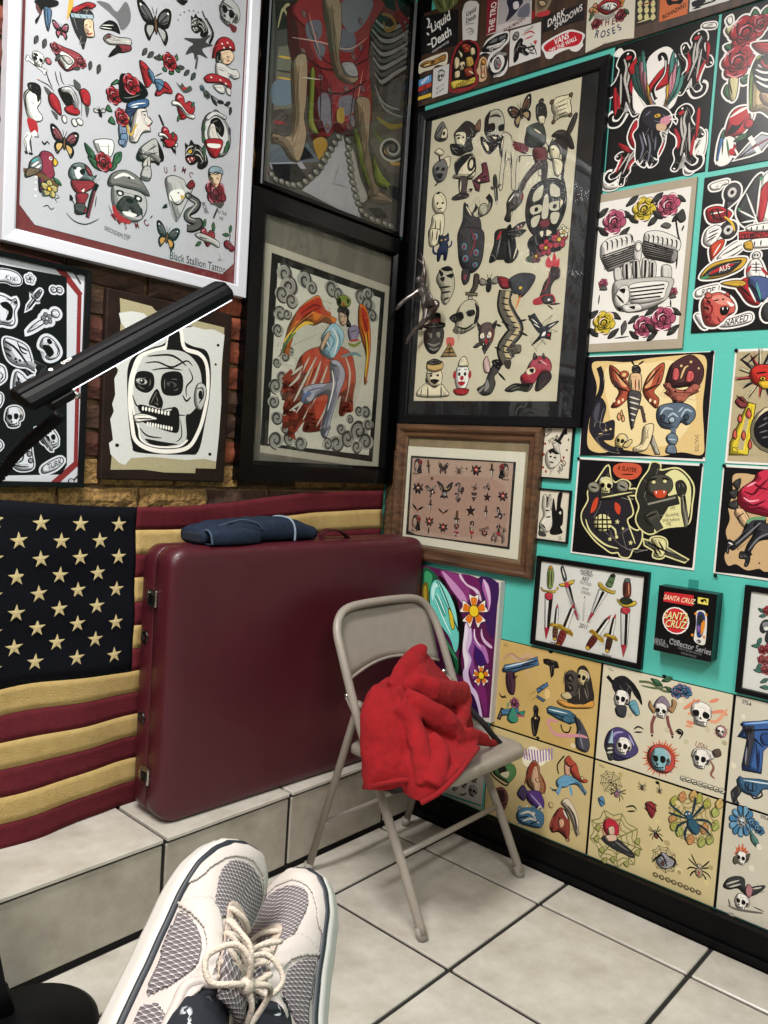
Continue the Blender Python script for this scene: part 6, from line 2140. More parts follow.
ART['daggers'] = """sh .25
lw 1.6
G e8e6e2 68 293 120 296 114 115 97 42 81 109
g k 96 294 120 296 114 115 100 56 95 186
g a82438 82 114 113 117 97 41
p c23a48 67 310 91 323 119 315 115 290 93 277 71 288
p d8b43a 36 346 52 335 98 334 143 347 141 361 132 327 89 325 49 325
p 8a9a5a 71 433 80 470 102 473 117 431 111 356 80 353
s k 4.9 83 454 87 361
s k 4.8 98 456 104 362
E c98a3a 91 471 13.3 11.0
G e8e6e2 191 378 222 394 297 198 285 198
g k 208 386 222 394 294 200
g a82438 261 242 278 249 297 196
p d8b43a 154 381 173 389 202 402 233 416 250 422 242 399 208 382 169 370
f c23a48 187 394 212 404 219 380 202 369
p 4a4a4c 157 482 171 490 192 451 201 416 184 404 161 456
s e8e6e2 4.8 167 479 189 423
G e8e6e2 403 394 460 385 362 204 349 192
g k 424 386 442 384 359 197
g a82438 370 254 391 251 348 189
p d8b43a 396 423 411 432 439 410 487 396 501 401 498 382 465 382 412 399
p 5a7a50 454 454 470 487 493 487 491 460 476 414 442 422
f k 470 487 493 488 489 473 471 470
s k 4.5 455 446 488 438
G e8e6e2 542 294 596 302 597 113 580 40 560 114
g k 568 297 585 300 594 121 581 42 574 204
g a82438 562 111 595 115 580 40
p c23a48 543 307 569 323 597 313 590 291 571 280 548 288
p d8b43a 515 357 535 328 567 320 607 330 629 348 619 364 592 342 566 333 533 349
f 1c2c20 530 353 553 374 594 372 609 354 575 335 548 334
p 6a2a28 544 434 551 461 579 465 591 432 589 380 553 376
s k 6.1 557 457 560 384
s d8a06a 4.3 575 456 583 388
p 5a6a68 552 474 576 480 582 462 551 457
m dagger 154 160 218 180
m dagger 221 154 288 163 |h=8a2f2a
m dagger 425 153 254 150 |h=6a2a28
m dagger 499 163 225 172 |h=4a2a20
tb 3a3a40 318 480 17.7 -2 ANCIENT
tb 3a3a40 325 463 16.8 -4 ANCIENT
tb 3a3a40 318 437 23.0 -6 ART
t k 320 412 17.7 -4 TATTOO
t k 321 382 15.9 -4 DAVE
t k 327 359 15.9 -4 VOEGELI
t k 322 333 15.9 0 R
t k 322 310 14.2 0 I
t k 322 291 14.2 0 C
t k 322 271 14.2 0 H
t k 323 251 14.2 0 M
t k 324 235 13.3 0 O
t k 324 221 13.3 0 N
t k 324 205 14.2 0 D
ti 4a4a50 327 169 26.6 -2 2011
tb k 164 32 14.6 -4 NORFOLK
tb k 483 32 13.9 -4 VIRGINIA"""
ART['skate_box'] = """sh 0
lw 2
g c22a30 34 315 184 321 185 265 31 264
ti e8d8b0 110 289 25.6 0 SANTA CRUZ
g e0d060 206 316 259 316 259 283 207 284
f k 219 303 231 291 240 303 251 291 245 312
e e8e4e0 105 176 70.1 70.1
e c22a30 104 176 62.4 64.2
ti e8c23a 100 199 39.4 4 SANTA
ti k 102 197 39.3 4 SANTA
ti e8dc9a 100 201 39.4 4 SANTA
ti k 104 155 39.4 4 CRUZ
ti e8dc9a 102 158 39.4 4 CRUZ
p d8d4cc 203 232 210 248 234 254 251 245 262 209 265 107 258 80 229 78 207 91 203 112 208 173
f 2a3a6a 211 233 244 238 253 182 242 120 217 123
f d8862a 235 195 250 202 253 164 237 127
f 2a2a2a 213 212 232 229 243 205 224 176
f 8a5aa0 217 170 231 165 224 137
e d8862a 202 230 6.6 7.6
e d8862a 255 234 5.7 7.5
e d8862a 195 119 6.6 7.6
e d8862a 254 120 6.5 7.5
E d8d4cc 230 93 9.9 7.6
f 4a4a50 223 99 237 98 233 85
t 9a9a9e 28 57 20.8 -4 SANTA
t 9a9a9e 41 39 19.1 -4 MONICA
t a8a8ac 189 59 32.1 -4 Collector Series
t 7a7a7e 191 34 10.2 -4 MINIATURE SKATEBOARD
t 7a7a7e 186 15 10.2 -4 COLLECTOR SET
t a8a8ac 115 72 10.3 -4 EDITION"""
ART['panther_frame'] = """lw 2
p 2a2a2c 83 345 92 372 116 385 187 373 197 261 136 265 112 285 115 327 101 316 86 325
f 8a8a8c 93 364 117 376 119 352 103 341
f w 102 345 119 352 121 336 107 332
m leaf 84 424 41 150 |g=3f7a6a
m leaf 93 401 41 200 |g=3f7a6a
m leaf 86 271 46 70 |g=3f7a6a
m leaf 76 248 49 10 |g=3f7a6a
m leaf 97 149 49 60 |g=3f7a6a
m leaf 95 128 46 0 |g=3f7a6a
m leaf 126 85 45 40 |g=3f7a6a
m leaf 133 54 49 10 |g=3f7a6a
m rose0 112 429 49 0 |r=b3262e
m rose0 107 234 49 0 |r=b3262e
m rose0 129 243 49 0 |r=b3262e
m rose0 109 185 50 0 |r=b3262e
m rose0 136 187 50 0 |r=b3262e
m rose0 129 140 50 0 |r=b3262e
m rose0 155 146 48 0 |r=b3262e"""
ART['guns'] = """lw 1.8
sh .4
t k 67 513 13.8 -6 STS-5
s c9a888 12.0 36 405 96 460 162 440 221 487 286 460 236 408 240 361
s b08a78 7.5 51 422 112 470 177 450 254 474
G 4a6f94 53 355 70 391 209 443 291 491 306 444 183 382 138 355 61 343
p 4a2a3a 87 346 137 360 155 306 152 229 114 226 90 276
s q 6.0 74 378 270 464
l k 5.9 138 358 141 323 163 343
s k 6.0 65 355 287 447
f 2a3a50 195 426 285 471 286 458 204 415
s k 4.4 107 337 131 244
G 1c1512 332 484 359 493 426 489 439 457 408 447 408 407 393 385 377 454 338 461
l k 7.0 337 479 436 467
G 4a6f94 303 298 371 355 379 336 315 273
s k 4.2 322 308 345 304
G 4a6f94 311 262 369 246 352 231 308 247
e e0c080 377 285 17.7 29.1
s a08a50 4.3 258 248 304 287
s a08a50 4.3 276 225 307 250
p 2a2624 554 441 564 486 598 504 629 472 656 400 664 312 526 270 508 311 554 362
m skull3 590 434 100 -6 |w=c9b88a
p 4a4440 483 392 489 439 524 461 557 442 567 379 550 322 502 297
E 1a1614 516 413 22.6 23.3
E 1a1614 521 357 19.8 20.7
E 6a6258 516 413 11.3 11.7
E 6a6258 521 357 9.9 10.4
p c9b88a 465 300 506 331 537 305 496 282
p d89a4a 456 271 526 270 597 275 666 319 667 280 585 252 500 236 448 249
s 8a8070 4.0 575 368 587 305
s 8a8070 4.0 609 376 636 317
s 6a6050 5.5 481 451 474 369
G 2a2024 43 45 69 123 91 119 68 44
G 4a7a9a 70 109 188 154 199 119 81 74
p 3f8a70 114 71 156 153 194 79 149 46
m rose0 162 175 68 0 |r=8f4a70
p 3f8a70 191 120 236 146 223 108
s b04a70 7.3 176 102 239 112
s 3f8a70 7.4 109 133 122 172
s k 6.0 45 209 71 187 94 207
s k 6.0 55 190 103 195
p 1a1412 292 181 306 199 326 183 326 143 342 133 337 91 325 21 303 18 283 103 299 135
e d0b070 311 122 6.0 6.7
G 3f6a80 379 200 401 220 530 224 568 208 591 181 537 146 464 153 387 173
p 4a4a54 561 199 606 179 654 113 670 53 649 14 591 23 579 79 584 133
E 3f6a80 513 169 31.2 20.8
s q 5.6 393 198 518 205
l k 5.5 480 131 498 95 534 99 545 135
s k 5.6 394 181 505 178
G 3f6a80 546 208 572 209 555 185
s d09098 14.0 392 120 442 66 515 73 599 98 655 101
s d09098 11.2 393 106 406 137 465 140
e d8c8a0 569 29 16.8 15.5
s 8a8a94 5.3 597 123 633 29
e k 377 537 14.7 7.9"""
ART['mermaid'] = """lw 1.6
sh .45
p 4f7a4a 45 304 107 352 187 363 208 313 165 243 117 241 48 262
f 1c1a18 78 307 125 336 145 293 106 266
f c9c0a0 97 277 159 311 147 265
s k 7.6 43 318 32 256 135 218 165 243
p 6a3a38 58 150 120 199 165 157 148 66 84 43
f 2a1a1a 74 155 130 181 144 121 97 91
s k 6.0 99 63 161 113
e f0e6cc 352 455 50.7 45.5
e f0e6cc 286 414 42.6 35.1
e f0e6cc 395 482 38.3 34.5
e f0e6cc 319 480 45.2 34.9
l 8a6ab0 5.8 262 421 240 484
l 8a6ab0 5.8 280 422 260 487
l 8a6ab0 5.7 299 424 281 490
l 8a6ab0 5.7 317 425 301 494
l 8a6ab0 5.7 336 427 320 497
l 8a6ab0 5.7 354 429 340 500
l 8a6ab0 5.6 372 438 359 508
l 8a6ab0 5.6 389 448 378 517
l 8a6ab0 5.6 406 457 397 525
l 8a6ab0 5.6 424 467 416 534
l 8a6ab0 5.5 441 476 435 542
p 9a6a4a 289 381 323 433 358 416 376 353 412 296 393 249 340 245 291 270 278 322
p d0a888 316 375 341 404 356 374 365 336 378 299 373 256 340 245 324 281 307 303
f 8a3a2a 298 397 331 424 353 406 327 390 310 318 292 340
e k 332 383 4.5 2.7
E d0a888 357 322 14.9 12.1
p 5a3a80 312 242 372 258 411 214 408 165 356 153 302 176 279 224
s b0a0d0 7.2 318 223 376 188 400 175
p 4a3a60 260 260 294 229 276 167 226 192
s 7d3a2a 8.5 375 367 410 310 408 254
s 7d3a2a 8.6 288 339 272 264
s 4f7fa0 7.3 235 97 256 125 275 97
s e0dccc 7.2 281 113 302 141 320 113
s 4f7fa0 7.2 327 129 347 157 365 129
s e0dccc 7.1 372 145 392 173 410 145
s 4f7fa0 7.3 237 67 259 93 277 67
s e0dccc 7.2 284 83 305 109 323 83
s 4f7fa0 7.1 329 99 350 125 368 99
s e0dccc 7.1 374 115 395 141 413 115
s 4f7fa0 7.3 240 36 262 60 280 37
s e0dccc 7.2 286 53 308 76 326 53
s 4f7fa0 7.1 332 70 353 93 371 70
s e0dccc 7.1 377 86 398 109 415 86
s 4f7fa0 7.3 243 6 265 27 283 7
s e0dccc 7.2 289 23 311 44 328 24
s 4f7fa0 7.1 335 40 356 60 373 40
s e0dccc 7.1 380 56 401 77 418 57
p 4f7fa0 236 83 287 129 379 148 420 121 403 46 297 21 240 35
s e0dccc 10.2 260 78 320 113 369 89
s e0dccc 8.7 279 42 339 78 394 70
s 1c2c3a 7.3 255 54 315 83
s 1c2c3a 7.2 327 39 385 81
f e0dccc 328 109 358 126 353 97
l k 5.5 518 520 480 454 492 404
p d0a088 523 468 549 503 566 468 563 427 536 405
p b04a38 521 487 546 529 573 510 600 492 559 466
p b04a38 560 453 600 492 627 434 677 424 651 402 593 410
p 6aa0c0 481 360 535 411 593 410 645 387 671 336 648 349 610 376 569 362 542 340 492 323
s 6aa0c0 13.7 512 343 496 277
s 6aa0c0 12.2 569 362 588 302
e k 543 487 4.2 3.9
s 4a6a88 5.6 441 306 487 294 503 279
s k 5.5 457 291 493 310
E c9b080 458 203 16.0 17.2
E c9b080 641 426 11.0 10.3
E c9b080 582 45 14.1 15.6
p 8a3a30 461 81 484 157 524 212 570 188 591 115 582 45 522 63 479 46
p d8c8b0 521 238 561 279 608 242 644 161 637 79 602 146 568 201
s 2a2a2a 8.1 565 240 613 190 634 117
s 2a2a2a 8.2 545 220 587 154
s 8a3a30 11.1 485 144 462 68
s k 6.9 514 155 548 99
p d0a080 516 128 544 152 554 115 527 91
s e0dcd0 6.8 539 204 572 162
s 8a3a30 9.5 563 105 591 34
e k 338 575 12.0 8.0"""
ART['skull_sheet'] = """lw 1.2
sh .4
m skull3 639 103 81 0 |w=9a9896
m skull 566 126 59 0 |w=9a9896
m skull3 497 79 52 0 |w=9a9896
s k 6.5 536 50 565 51 592 75
m rose 640 181 51 0 |r=8a8886
m skull 434 120 71 0 |w=9a9896
m snake 559 208 70 0
m skull3 640 258 69 0 |w=9a9896
m dagger 299 101 97 20
m skull 352 192 84 0
m bone 259 25 61 0
g 2f8f83 413 17 710 37 711 25 414 5"""
ART['skulls'] = """lw 1.6
sh .4
t k 47 519 12.1 -6 STS-6
l k 14.1 29 479 87 431
s c9c4b4 7.8 38 372 61 355
p 1c1a20 67 418 72 474 121 501 162 488 204 452 234 384 200 406 175 430 171 383 151 347
s k 15.2 155 471 205 437 239 370
m skull3 120 370 108 0
p 3a3a40 92 316 151 340 150 278 106 274
p 6aa0b0 165 359 202 383 231 323 210 302 176 331
l 5a6a48 9.0 213 492 277 500 354 474 426 492
s 5a6a48 7.5 225 473 309 478 367 500
m leaf 309 511 73 -20
m leaf 363 539 64 30
m leaf 382 489 58 -20
m rose0 420 483 69 0 |r=4a78a0
m rose0 466 499 71 0 |r=4a78a0
m rose0 439 510 51 0 |r=4a78a0
p 8a7a8a 304 365 315 412 348 446 381 422 392 380 350 354
p b08a60 282 404 276 372 306 340 322 369 300 378
p b08a60 399 441 425 426 408 370 380 383 398 404
m skull 346 365 87 0
l 7d4a48 11.7 316 330 304 282 309 231
l 7d4a48 11.6 381 348 392 306 419 252
e k 310 220 5.9 7.3
e k 419 243 5.7 7.2
s e08a6a 12.7 463 406 515 456 507 469
s e08a6a 12.7 483 346 526 343
s e08a6a 12.3 590 476 636 502
s e08a6a 12.3 595 420 655 443 683 429
s e08a6a 11.2 517 442 541 478
s e0a07a 11.0 578 387 633 385 680 464
s e0a07a 9.9 486 384 513 401
s e0a07a 9.9 478 323 520 327
m skull 554 402 134 0
g a83a3a 681 350 693 350 681 344
g a83a3a 681 343 699 339 680 337
g a83a3a 679 335 689 328 677 330
g a83a3a 676 328 687 315 672 325
g a83a3a 671 323 673 311 666 320
g a83a3a 665 320 664 299 659 318
g a83a3a 658 318 652 305 653 317
g a83a3a 651 318 639 301 647 320
g a83a3a 645 321 634 312 642 325
g a83a3a 641 326 623 317 639 331
g a83a3a 639 332 627 331 638 338
g a83a3a 638 339 620 343 639 345
g a83a3a 640 347 630 354 643 352
g a83a3a 644 353 633 367 648 357
g a83a3a 649 359 646 371 654 362
g a83a3a 655 362 656 382 660 364
g a83a3a 662 364 667 377 667 364
g a83a3a 669 363 681 381 673 362
g a83a3a 674 361 686 369 677 357
g a83a3a 679 356 697 364 681 351
E c9808a 660 341 26.4 30.4
m skull 659 341 50 0
p 4a4070 45 85 62 168 115 211 180 201 214 165 242 113 200 62 132 25 82 33
s a098c8 7.8 75 109 102 172 149 193
s a098c8 7.6 181 186 217 136
s 1c1a30 9.3 90 129 112 58 177 54
m skull3 156 114 108 0
G a8c4d4 62 106 87 194 98 108
p 2a2a2c 57 88 100 109 107 33 76 15
s c9c4b4 7.8 65 75 97 88
s c9c4b4 7.8 67 52 99 66
s k 6.0 206 224 230 246 262 240
s k 6.0 210 210 256 223
e k 453 276 14.1 10.0
s k 5.7 431 273 451 293 471 281 456 243
e c9bfa0 387 272 14.4 14.5
e c9bfa0 492 239 14.0 14.2
e c9bfa0 179 296 13.9 14.9
e e0d8c0 445 446 14.1 12.9
e c9bfa0 594 334 13.5 14.0
e b0a684 682 288 13.1 12.4
g d0603a 432 140 457 140 433 126
g d0603a 433 129 472 126 431 113
g d0603a 432 117 454 107 428 102
g d0603a 429 104 462 86 423 90
g d0603a 424 92 439 74 415 79
g d0603a 417 81 438 50 407 69
g d0603a 409 71 415 46 396 61
g d0603a 399 62 407 22 385 54
g d0603a 388 55 386 27 373 49
g d0603a 376 50 368 5 362 47
g d0603a 365 48 352 20 350 46
g d0603a 353 47 331 5 339 48
g d0603a 342 48 321 25 329 53
g d0603a 331 52 297 17 320 59
g d0603a 321 58 297 43 313 67
g d0603a 314 66 273 45 307 78
g d0603a 309 75 282 70 305 89
g d0603a 305 86 262 81 304 101
g d0603a 304 98 279 102 306 114
g d0603a 304 110 266 121 309 125
g d0603a 308 123 288 137 314 137
g d0603a 313 135 285 160 322 149
g d0603a 321 147 308 169 330 159
g d0603a 329 157 314 193 342 167
g d0603a 339 166 336 192 353 173
g d0603a 350 172 349 215 365 178
g d0603a 362 177 370 205 376 180
g d0603a 374 179 389 222 388 180
g d0603a 385 180 401 205 399 178
g d0603a 396 178 424 215 408 173
g d0603a 407 174 428 192 418 167
g d0603a 416 168 452 195 424 159
g d0603a 423 160 448 170 430 148
g d0603a 428 151 469 163 432 137
E c24a40 369 109 75.7 75.7
m skull3 367 105 134 8 |w=8ab8c0
t 8a3a40 570 240 31.0 -8 USN
p d8d4c8 524 176 537 213 578 231 634 223 630 187 542 167
p 5a4a40 627 228 659 250 672 221 643 202
m skull3 576 170 110 0
s 8a5a50 8.2 617 182 641 147 631 108 653 93
E d0ccb8 496 42 18.2 12.9
s k 4.3 487 40 505 42
E d0ccb8 524 43 18.0 12.8
s k 4.2 516 40 533 43
E d0ccb8 553 42 17.8 12.7
s k 4.2 545 39 561 42
E d0ccb8 581 42 17.7 12.7
s k 4.2 573 40 590 42
E d0ccb8 609 42 17.5 12.6
s k 4.1 601 39 617 41
E d0ccb8 637 42 17.4 12.6
s k 4.1 629 39 645 42
E d0ccb8 664 41 17.2 12.5
s k 4.1 656 39 672 41
E d0ccb8 691 42 17.0 12.5
s k 4.1 683 39 699 42
e k 347 554 11.6 7.2"""
ART['spiders'] = """lw 1.5
sh .4
t k 42 532 12.3 -6 STS-6
m web 103 457 137 0
m spider 147 417 91 -20 |m=8a7a90
m spider 280 492 53 0
l k 2.9 369 545 382 489
m spider 376 502 38 0
e k 362 542 11.7 8.8
p 5a8ab0 36 340 62 364 77 330 56 304
s k 4.8 30 346 82 324
s k 6.1 201 350 239 371 264 357
s k 6.1 211 330 257 349
p 8a2a30 306 409 342 430 367 401 350 341 321 369
l k 4.5 309 410 372 387
s k 4.5 300 385 324 370
s k 4.4 350 425 373 418
p a8a850 436 470 465 506 480 470 450 442
p c88a5a 476 506 505 542 520 506 490 478
p a8a850 456 402 485 439 500 403 471 375
p c88a5a 437 373 466 410 481 374 451 345
p a8b060 478 321 507 358 522 322 493 293
p c88a5a 538 299 566 336 581 300 552 272
p a8a850 604 513 631 548 645 513 617 486
p a8b060 648 485 675 520 689 485 661 458
p a8b060 654 415 681 451 695 416 668 388
p c88a5a 602 381 629 418 644 382 615 354
p a8a850 560 527 588 563 603 527 574 500
p a8b060 634 335 661 371 675 336 648 308
p c8a86a 664 534 691 569 705 534 677 507
p a8a850 447 339 476 377 491 340 462 312
p c8a060 531 532 559 568 574 532 545 504
p a8b060 595 306 622 342 637 307 608 279
m web 557 409 256 10 |k=8a7a4a
m spider 550 406 213 30 |m=2f5a70|k=16303c|r=2f5a70
m spider 376 268 79 20
l k 5.8 382 270 419 239
m web 155 153 319 0 |k=7a7a48
p a8a860 27 105 58 136 55 93
p a8a860 65 55 95 86 93 44
p a8a860 134 27 163 58 161 16
p a8a860 214 35 243 66 240 24
p a8a860 270 120 298 149 296 108
p a8a860 29 170 60 200 57 158
p a8a860 264 179 293 209 290 168
p a8a860 86 0 117 31 114 -11
g b8283a 157 220 190 229 157 214
g b8283a 158 213 199 214 157 206
g b8283a 155 204 183 195 153 197
g b8283a 153 195 184 174 148 189
g b8283a 147 188 162 164 141 183
g b8283a 139 181 151 142 133 177
g b8283a 132 176 131 143 125 174
g b8283a 124 173 113 128 117 172
g b8283a 116 173 99 140 109 174
g b8283a 107 173 76 133 102 176
g b8283a 102 178 73 154 98 183
g b8283a 96 184 54 160 94 189
g b8283a 94 191 60 181 94 197
g b8283a 94 198 50 197 95 205
g b8283a 96 207 67 216 99 214
g b8283a 99 216 67 238 103 222
g b8283a 104 223 89 247 111 228
g b8283a 112 230 100 269 118 234
g b8283a 120 235 120 268 126 237
g b8283a 128 238 138 282 134 238
g b8283a 136 238 152 270 142 237
g b8283a 144 237 174 277 149 235
g b8283a 149 233 178 256 153 228
g b8283a 155 227 196 250 157 222
E b8283a 126 205 47.4 51.8
p 2a2a2c 75 123 121 164 170 159 220 139 270 112 265 87 209 88 144 94
p d8b8a0 110 200 141 219 149 183 130 157 114 170
p d8b8a0 98 148 153 176 163 149 117 123
l 2a2a2c 13.9 142 117 92 122
s e 6.2 156 138 238 115
m web 435 147 146 0
p 9a98a0 392 122 425 180 463 165 494 148 454 102 418 94
s k 7.3 371 106 419 163 453 116
s k 7.2 448 174 493 162 482 120
m spider 429 129 58 0
m spider 618 168 127 0 |m=a89a80
E 8a7a58 396 45 14.6 11.7
e c6b585 396 45 5.8 4.4
E 8a7a58 430 45 14.4 11.7
e c6b585 430 45 5.8 4.4
E 8a7a58 464 45 14.3 11.6
e c6b585 464 45 5.7 4.4
E 8a7a58 496 45 14.1 11.6
e c6b585 496 45 5.6 4.3
E 8a7a58 530 46 14.0 11.5
e c6b585 530 46 5.6 4.3
E 8a7a58 562 44 13.8 11.4
e c6b585 562 44 5.5 4.3
E 8a7a58 594 45 13.7 11.4
e c6b585 594 45 5.5 4.3
E 8a7a58 625 45 13.5 11.3
e c6b585 625 45 5.4 4.2
e b0a070 442 240 17.2 14.5
e e0d0a0 519 116 16.8 17.3
e a89868 519 110 11.2 11.5
e d8c890 480 470 14.1 14.4
e b8a870 154 520 14.0 13.6
e d8c890 661 113 12.0 14.1
e b0a070 674 198 12.0 12.6
e d8c890 381 337 13.1 14.6"""
ART['blue_guns'] = """lw 1.8
sh .4
tb k 53 518 18.3 -4 STS-6
G 3a5f9c 25 338 46 382 40 417 119 443 206 480 241 479 249 390 166 326 150 302 151 229 151 187 62 177 58 200 70 338
G 3a3a44 54 401 97 413 104 335 97 286 91 204 65 202 75 313 59 375
s 8ab0e0 6.3 53 411 207 467
l k 5.1 50 375 210 429
l k 5.0 104 348 148 321
E 2a4a80 154 363 23.7 30.9
s k 5.0 117 325 133 197
s 8a8a94 5.0 74 299 74 212
l k 5.0 70 398 73 366
l k 5.0 82 402 85 369
s 1c2c5a 7.5 131 303 137 198
e k 39 403 7.4 7.9
G 3a6080 40 120 53 144 72 140 145 158 258 171 260 146 167 115 141 66 98 64 59 72 48 88
p 2a2a30 22 59 51 96 66 67 51 28 63 5 34 2 21 39
E 3a6080 109 109 29.0 23.5
l k 5.0 109 75 130 55 164 80 156 104
s q 5.1 73 130 235 157
l k 3.8 98 125 98 85
l k 3.8 116 131 120 88
e e0d8c0 21 188 12.4 15.9
e e0dac8 44 445 9.8 13.1"""
ART['blue_flowers'] = """lw 1.5
sh .4
tb k 184 543 15.5 -2 STS-6
p 4a7fa8 98 494 132 523 142 509 132 490
p 6fa0c0 97 481 134 484 136 464 121 452
p 4a7fa8 90 470 120 445 113 425 97 427
p 6fa0c0 81 465 94 419 80 407 67 420
p 4a7fa8 72 468 62 415 46 412 43 434
p 6fa0c0 66 475 38 433 24 443 30 466
p 4a7fa8 65 487 27 470 20 487 34 504
p 6fa0c0 69 499 33 511 35 532 52 538
p 4a7fa8 77 507 54 546 64 561 80 555
p 6fa0c0 87 510 83 560 99 568 108 550
p 4a7fa8 95 504 113 553 128 549 128 526
m rose0 140 491 57 0 |r=4a7fa8|p=a8c8d8
m rose0 166 474 52 0 |r=4a7fa8|p=a8c8d8
m skull 81 485 37 0 |w=c8d4dc
m leaf 146 419 83 -60 |g=5a8a80
m flame 94 343 79 0 |o=c2603a|y=d89a8a
m skull3 98 303 74 0
p 5a5a48 63 299 82 293 73 262 58 269
p 5a5a48 117 327 135 341 126 303
e e0dac8 149 272 14.4 15.7
e e0dac8 174 390 14.2 15.6
p 3a3a3c 24 127 42 174 84 205 120 206 129 155 151 164 162 182 214 211 210 190 177 148 142 126 116 136 90 145 53 123
s c9c4b4 5.2 38 144 98 190
s c9c4b4 5.1 52 134 106 173
s c9c4b4 5.0 163 172 203 197
p b07a80 129 162 142 188 163 169 155 125 136 124
m skull3 118 85 87 0
s 6a6660 7.7 54 40 99 39 173 58 221 73
s 6a6660 6.4 55 75 67 39
s k 3.7 171 85 226 82
e c9c4b4 218 38 11.7 15.6
e a8a294 77 2 14.8 10.6"""
ART['painting'] = """sh 0
lw 3
g 5a1d4a -189 908 601 874 604 33 -97 -158
f 3a1c52 454 887 595 869 599 696 590 529 527 595 489 755
f 8a3a78 147 882 311 875 401 810 363 694 298 743 217 811
f c890c0 160 884 239 844 358 753 377 676 312 725 231 793
f 6a2058 298 883 443 875 478 753 418 753 363 833
f e0c4dc 298 883 312 884 363 833 449 807 482 754 474 743 427 794 364 819 312 856
f a860a0 485 872 528 849 552 766 542 686 519 750 483 823
f d8b8d8 484 877 528 840 550 756 537 685 536 753
f d8c0e0 380 587 424 555 431 477 412 413 441 360 424 276 455 203 506 156 554 19 531 13 461 124 407 191 382 266 406 342 371 395 368 504
f f0e4f0 380 587 398 520 387 428 420 355 399 290 384 347 369 404 368 504
f 8a4a90 424 555 454 482 451 382 477 288 463 245 434 298 441 360 414 414 433 478
f 3a1c62 466 484 516 455 557 385 526 339 478 348 461 404
f b070b0 441 559 477 487 539 460 568 388 559 366 518 426 468 455 446 500
f d8b8d8 500 570 522 516 583 479 579 463 525 487 497 530
f 7a2868 479 328 533 261 579 135 576 35 533 123 478 209
f 2a1240 434 158 485 130 530 23 472 7 428 96
f 12100f 138 839 220 771 300 713 325 576 342 378 340 256 384 246 360 342 369 485 368 565 334 639 248 745 177 835
f 1f5a3c 5 871 111 856 157 771 91 636 82 593 180 508 277 405 339 337 335 245 260 320 128 508 29 594
f 3f9a68 20 853 86 842 69 736 48 681
f 3f9a68 167 506 236 447 305 370 333 336 280 375
f 0f2c1e 212 432 281 365 325 283 259 330
f 6a5a20 8 757 52 785 71 643 26 625
f a89030 22 749 43 763 56 651 35 642
p 6fd0c4 76 747 102 813 153 811 227 701 299 592 331 507 332 417 307 381 260 463 164 546 92 626
p 8fe0d4 126 827 221 761 293 651 325 516 309 553 245 633 173 732
f c4f4ec 85 738 106 799 143 779 119 765 106 680
f 3fa898 122 724 177 692 221 618 198 593 142 645
s e8fffa 5.7 127 735 164 690 216 607
s e8fffa 5.7 119 703 185 601 270 485
s 0f0f0f 5.7 126 829 184 755 257 635 324 516
p d8c23a 236 651 271 617 293 540 273 526 249 583
p f2ece4 418 691 386 766 425 761 461 778 444 696
f e07a1f 419 697 403 747 448 753 442 701
p f2ece4 450 693 508 751 515 713 537 684 460 670
f e07a1f 454 695 496 728 514 688 463 673
p f2ece4 458 663 525 627 492 606 470 571 439 645
f e07a1f 461 660 501 632 468 598 442 641
p f2ece4 432 643 414 560 386 587 349 594 409 654
f e07a1f 428 639 411 587 372 607 407 650
p f2ece4 406 661 326 646 343 683 344 724 412 687
f e07a1f 402 662 349 658 360 705 407 687
E f0cc2a 433 670 36.4 37.1
p f2ece4 512 291 493 336 517 335 539 347 529 295
f e07a1f 513 295 503 325 531 331 527 298
p f2ece4 532 293 568 332 572 308 586 291 538 280
f e07a1f 534 295 560 317 572 292 540 281
p f2ece4 537 275 579 255 558 241 545 218 525 263
f e07a1f 539 273 564 256 543 234 528 261
p f2ece4 521 262 510 209 493 225 470 229 507 268
f e07a1f 519 259 509 226 485 238 506 265
p f2ece4 506 272 457 260 468 284 467 309 509 288
f e07a1f 503 272 470 269 477 298 507 288
E f0cc2a 522 279 21.9 23.3
s f0e4f0 6.4 447 560 455 502 504 453
f f0e4f0 -22 878 -21 868"""
STICKERS = []
STICKERS.append(('liquid_death', 'black sticker with white Liquid Death blackletter', (0.0228, 2.498), '0f0e10', 0, [(0, 271), (314, 222), (333, 0), (29, 18)], """tb e8e6e2 174 189 65.0 14 Liquid
tb e8e6e2 189 89 64.9 14 Death
s e8e6e2 8.2 56 244 78 226 74 181
s e8e6e2 8.2 64 150 86 130
s e8e6e2 7.0 60 185 105 179
s e8e6e2 7.0 73 72 115 68
t e8e6e2 188 27 14.8 12 MOUNTAIN WATER"""))
STICKERS.append(('liquid_can', 'white can-shaped sticker lettered Liquid Death', (0.1966, 2.4901), 'cfccc8', 0, [(13, 251), (26, 262), (60, 261), (109, 242), (130, 215), (132, 0), (22, 17), (0, 209)], """tb k 71 192 30.5 8 Liquid
tb k 74 149 30.5 8 Death
s 8a8886 6.6 40 85 75 88 101 57 67 49
s 8a8886 5.5 53 67 94 68
s 8a8886 4.4 30 125 108 111"""))
STICKERS.append(('gold_eagle', 'cream sticker of a spread gold eagle', (0.0298, 2.4487), 'd8cfb8', 1, [(0, 57), (18, 76), (83, 83), (159, 84), (229, 77), (241, 40), (229, 0), (152, 16), (115, 1), (50, 4), (5, 1)], """p b0803a 13 53 58 65 111 56 149 60 217 65 220 31 177 29 139 24 100 25 48 29
s 5a3a1a 5.9 33 53 86 48
s 5a3a1a 5.7 163 42 206 49
s e8d8b0 5.8 47 39 99 40
e 5a3a1a 118 44 18.4 11.9"""))
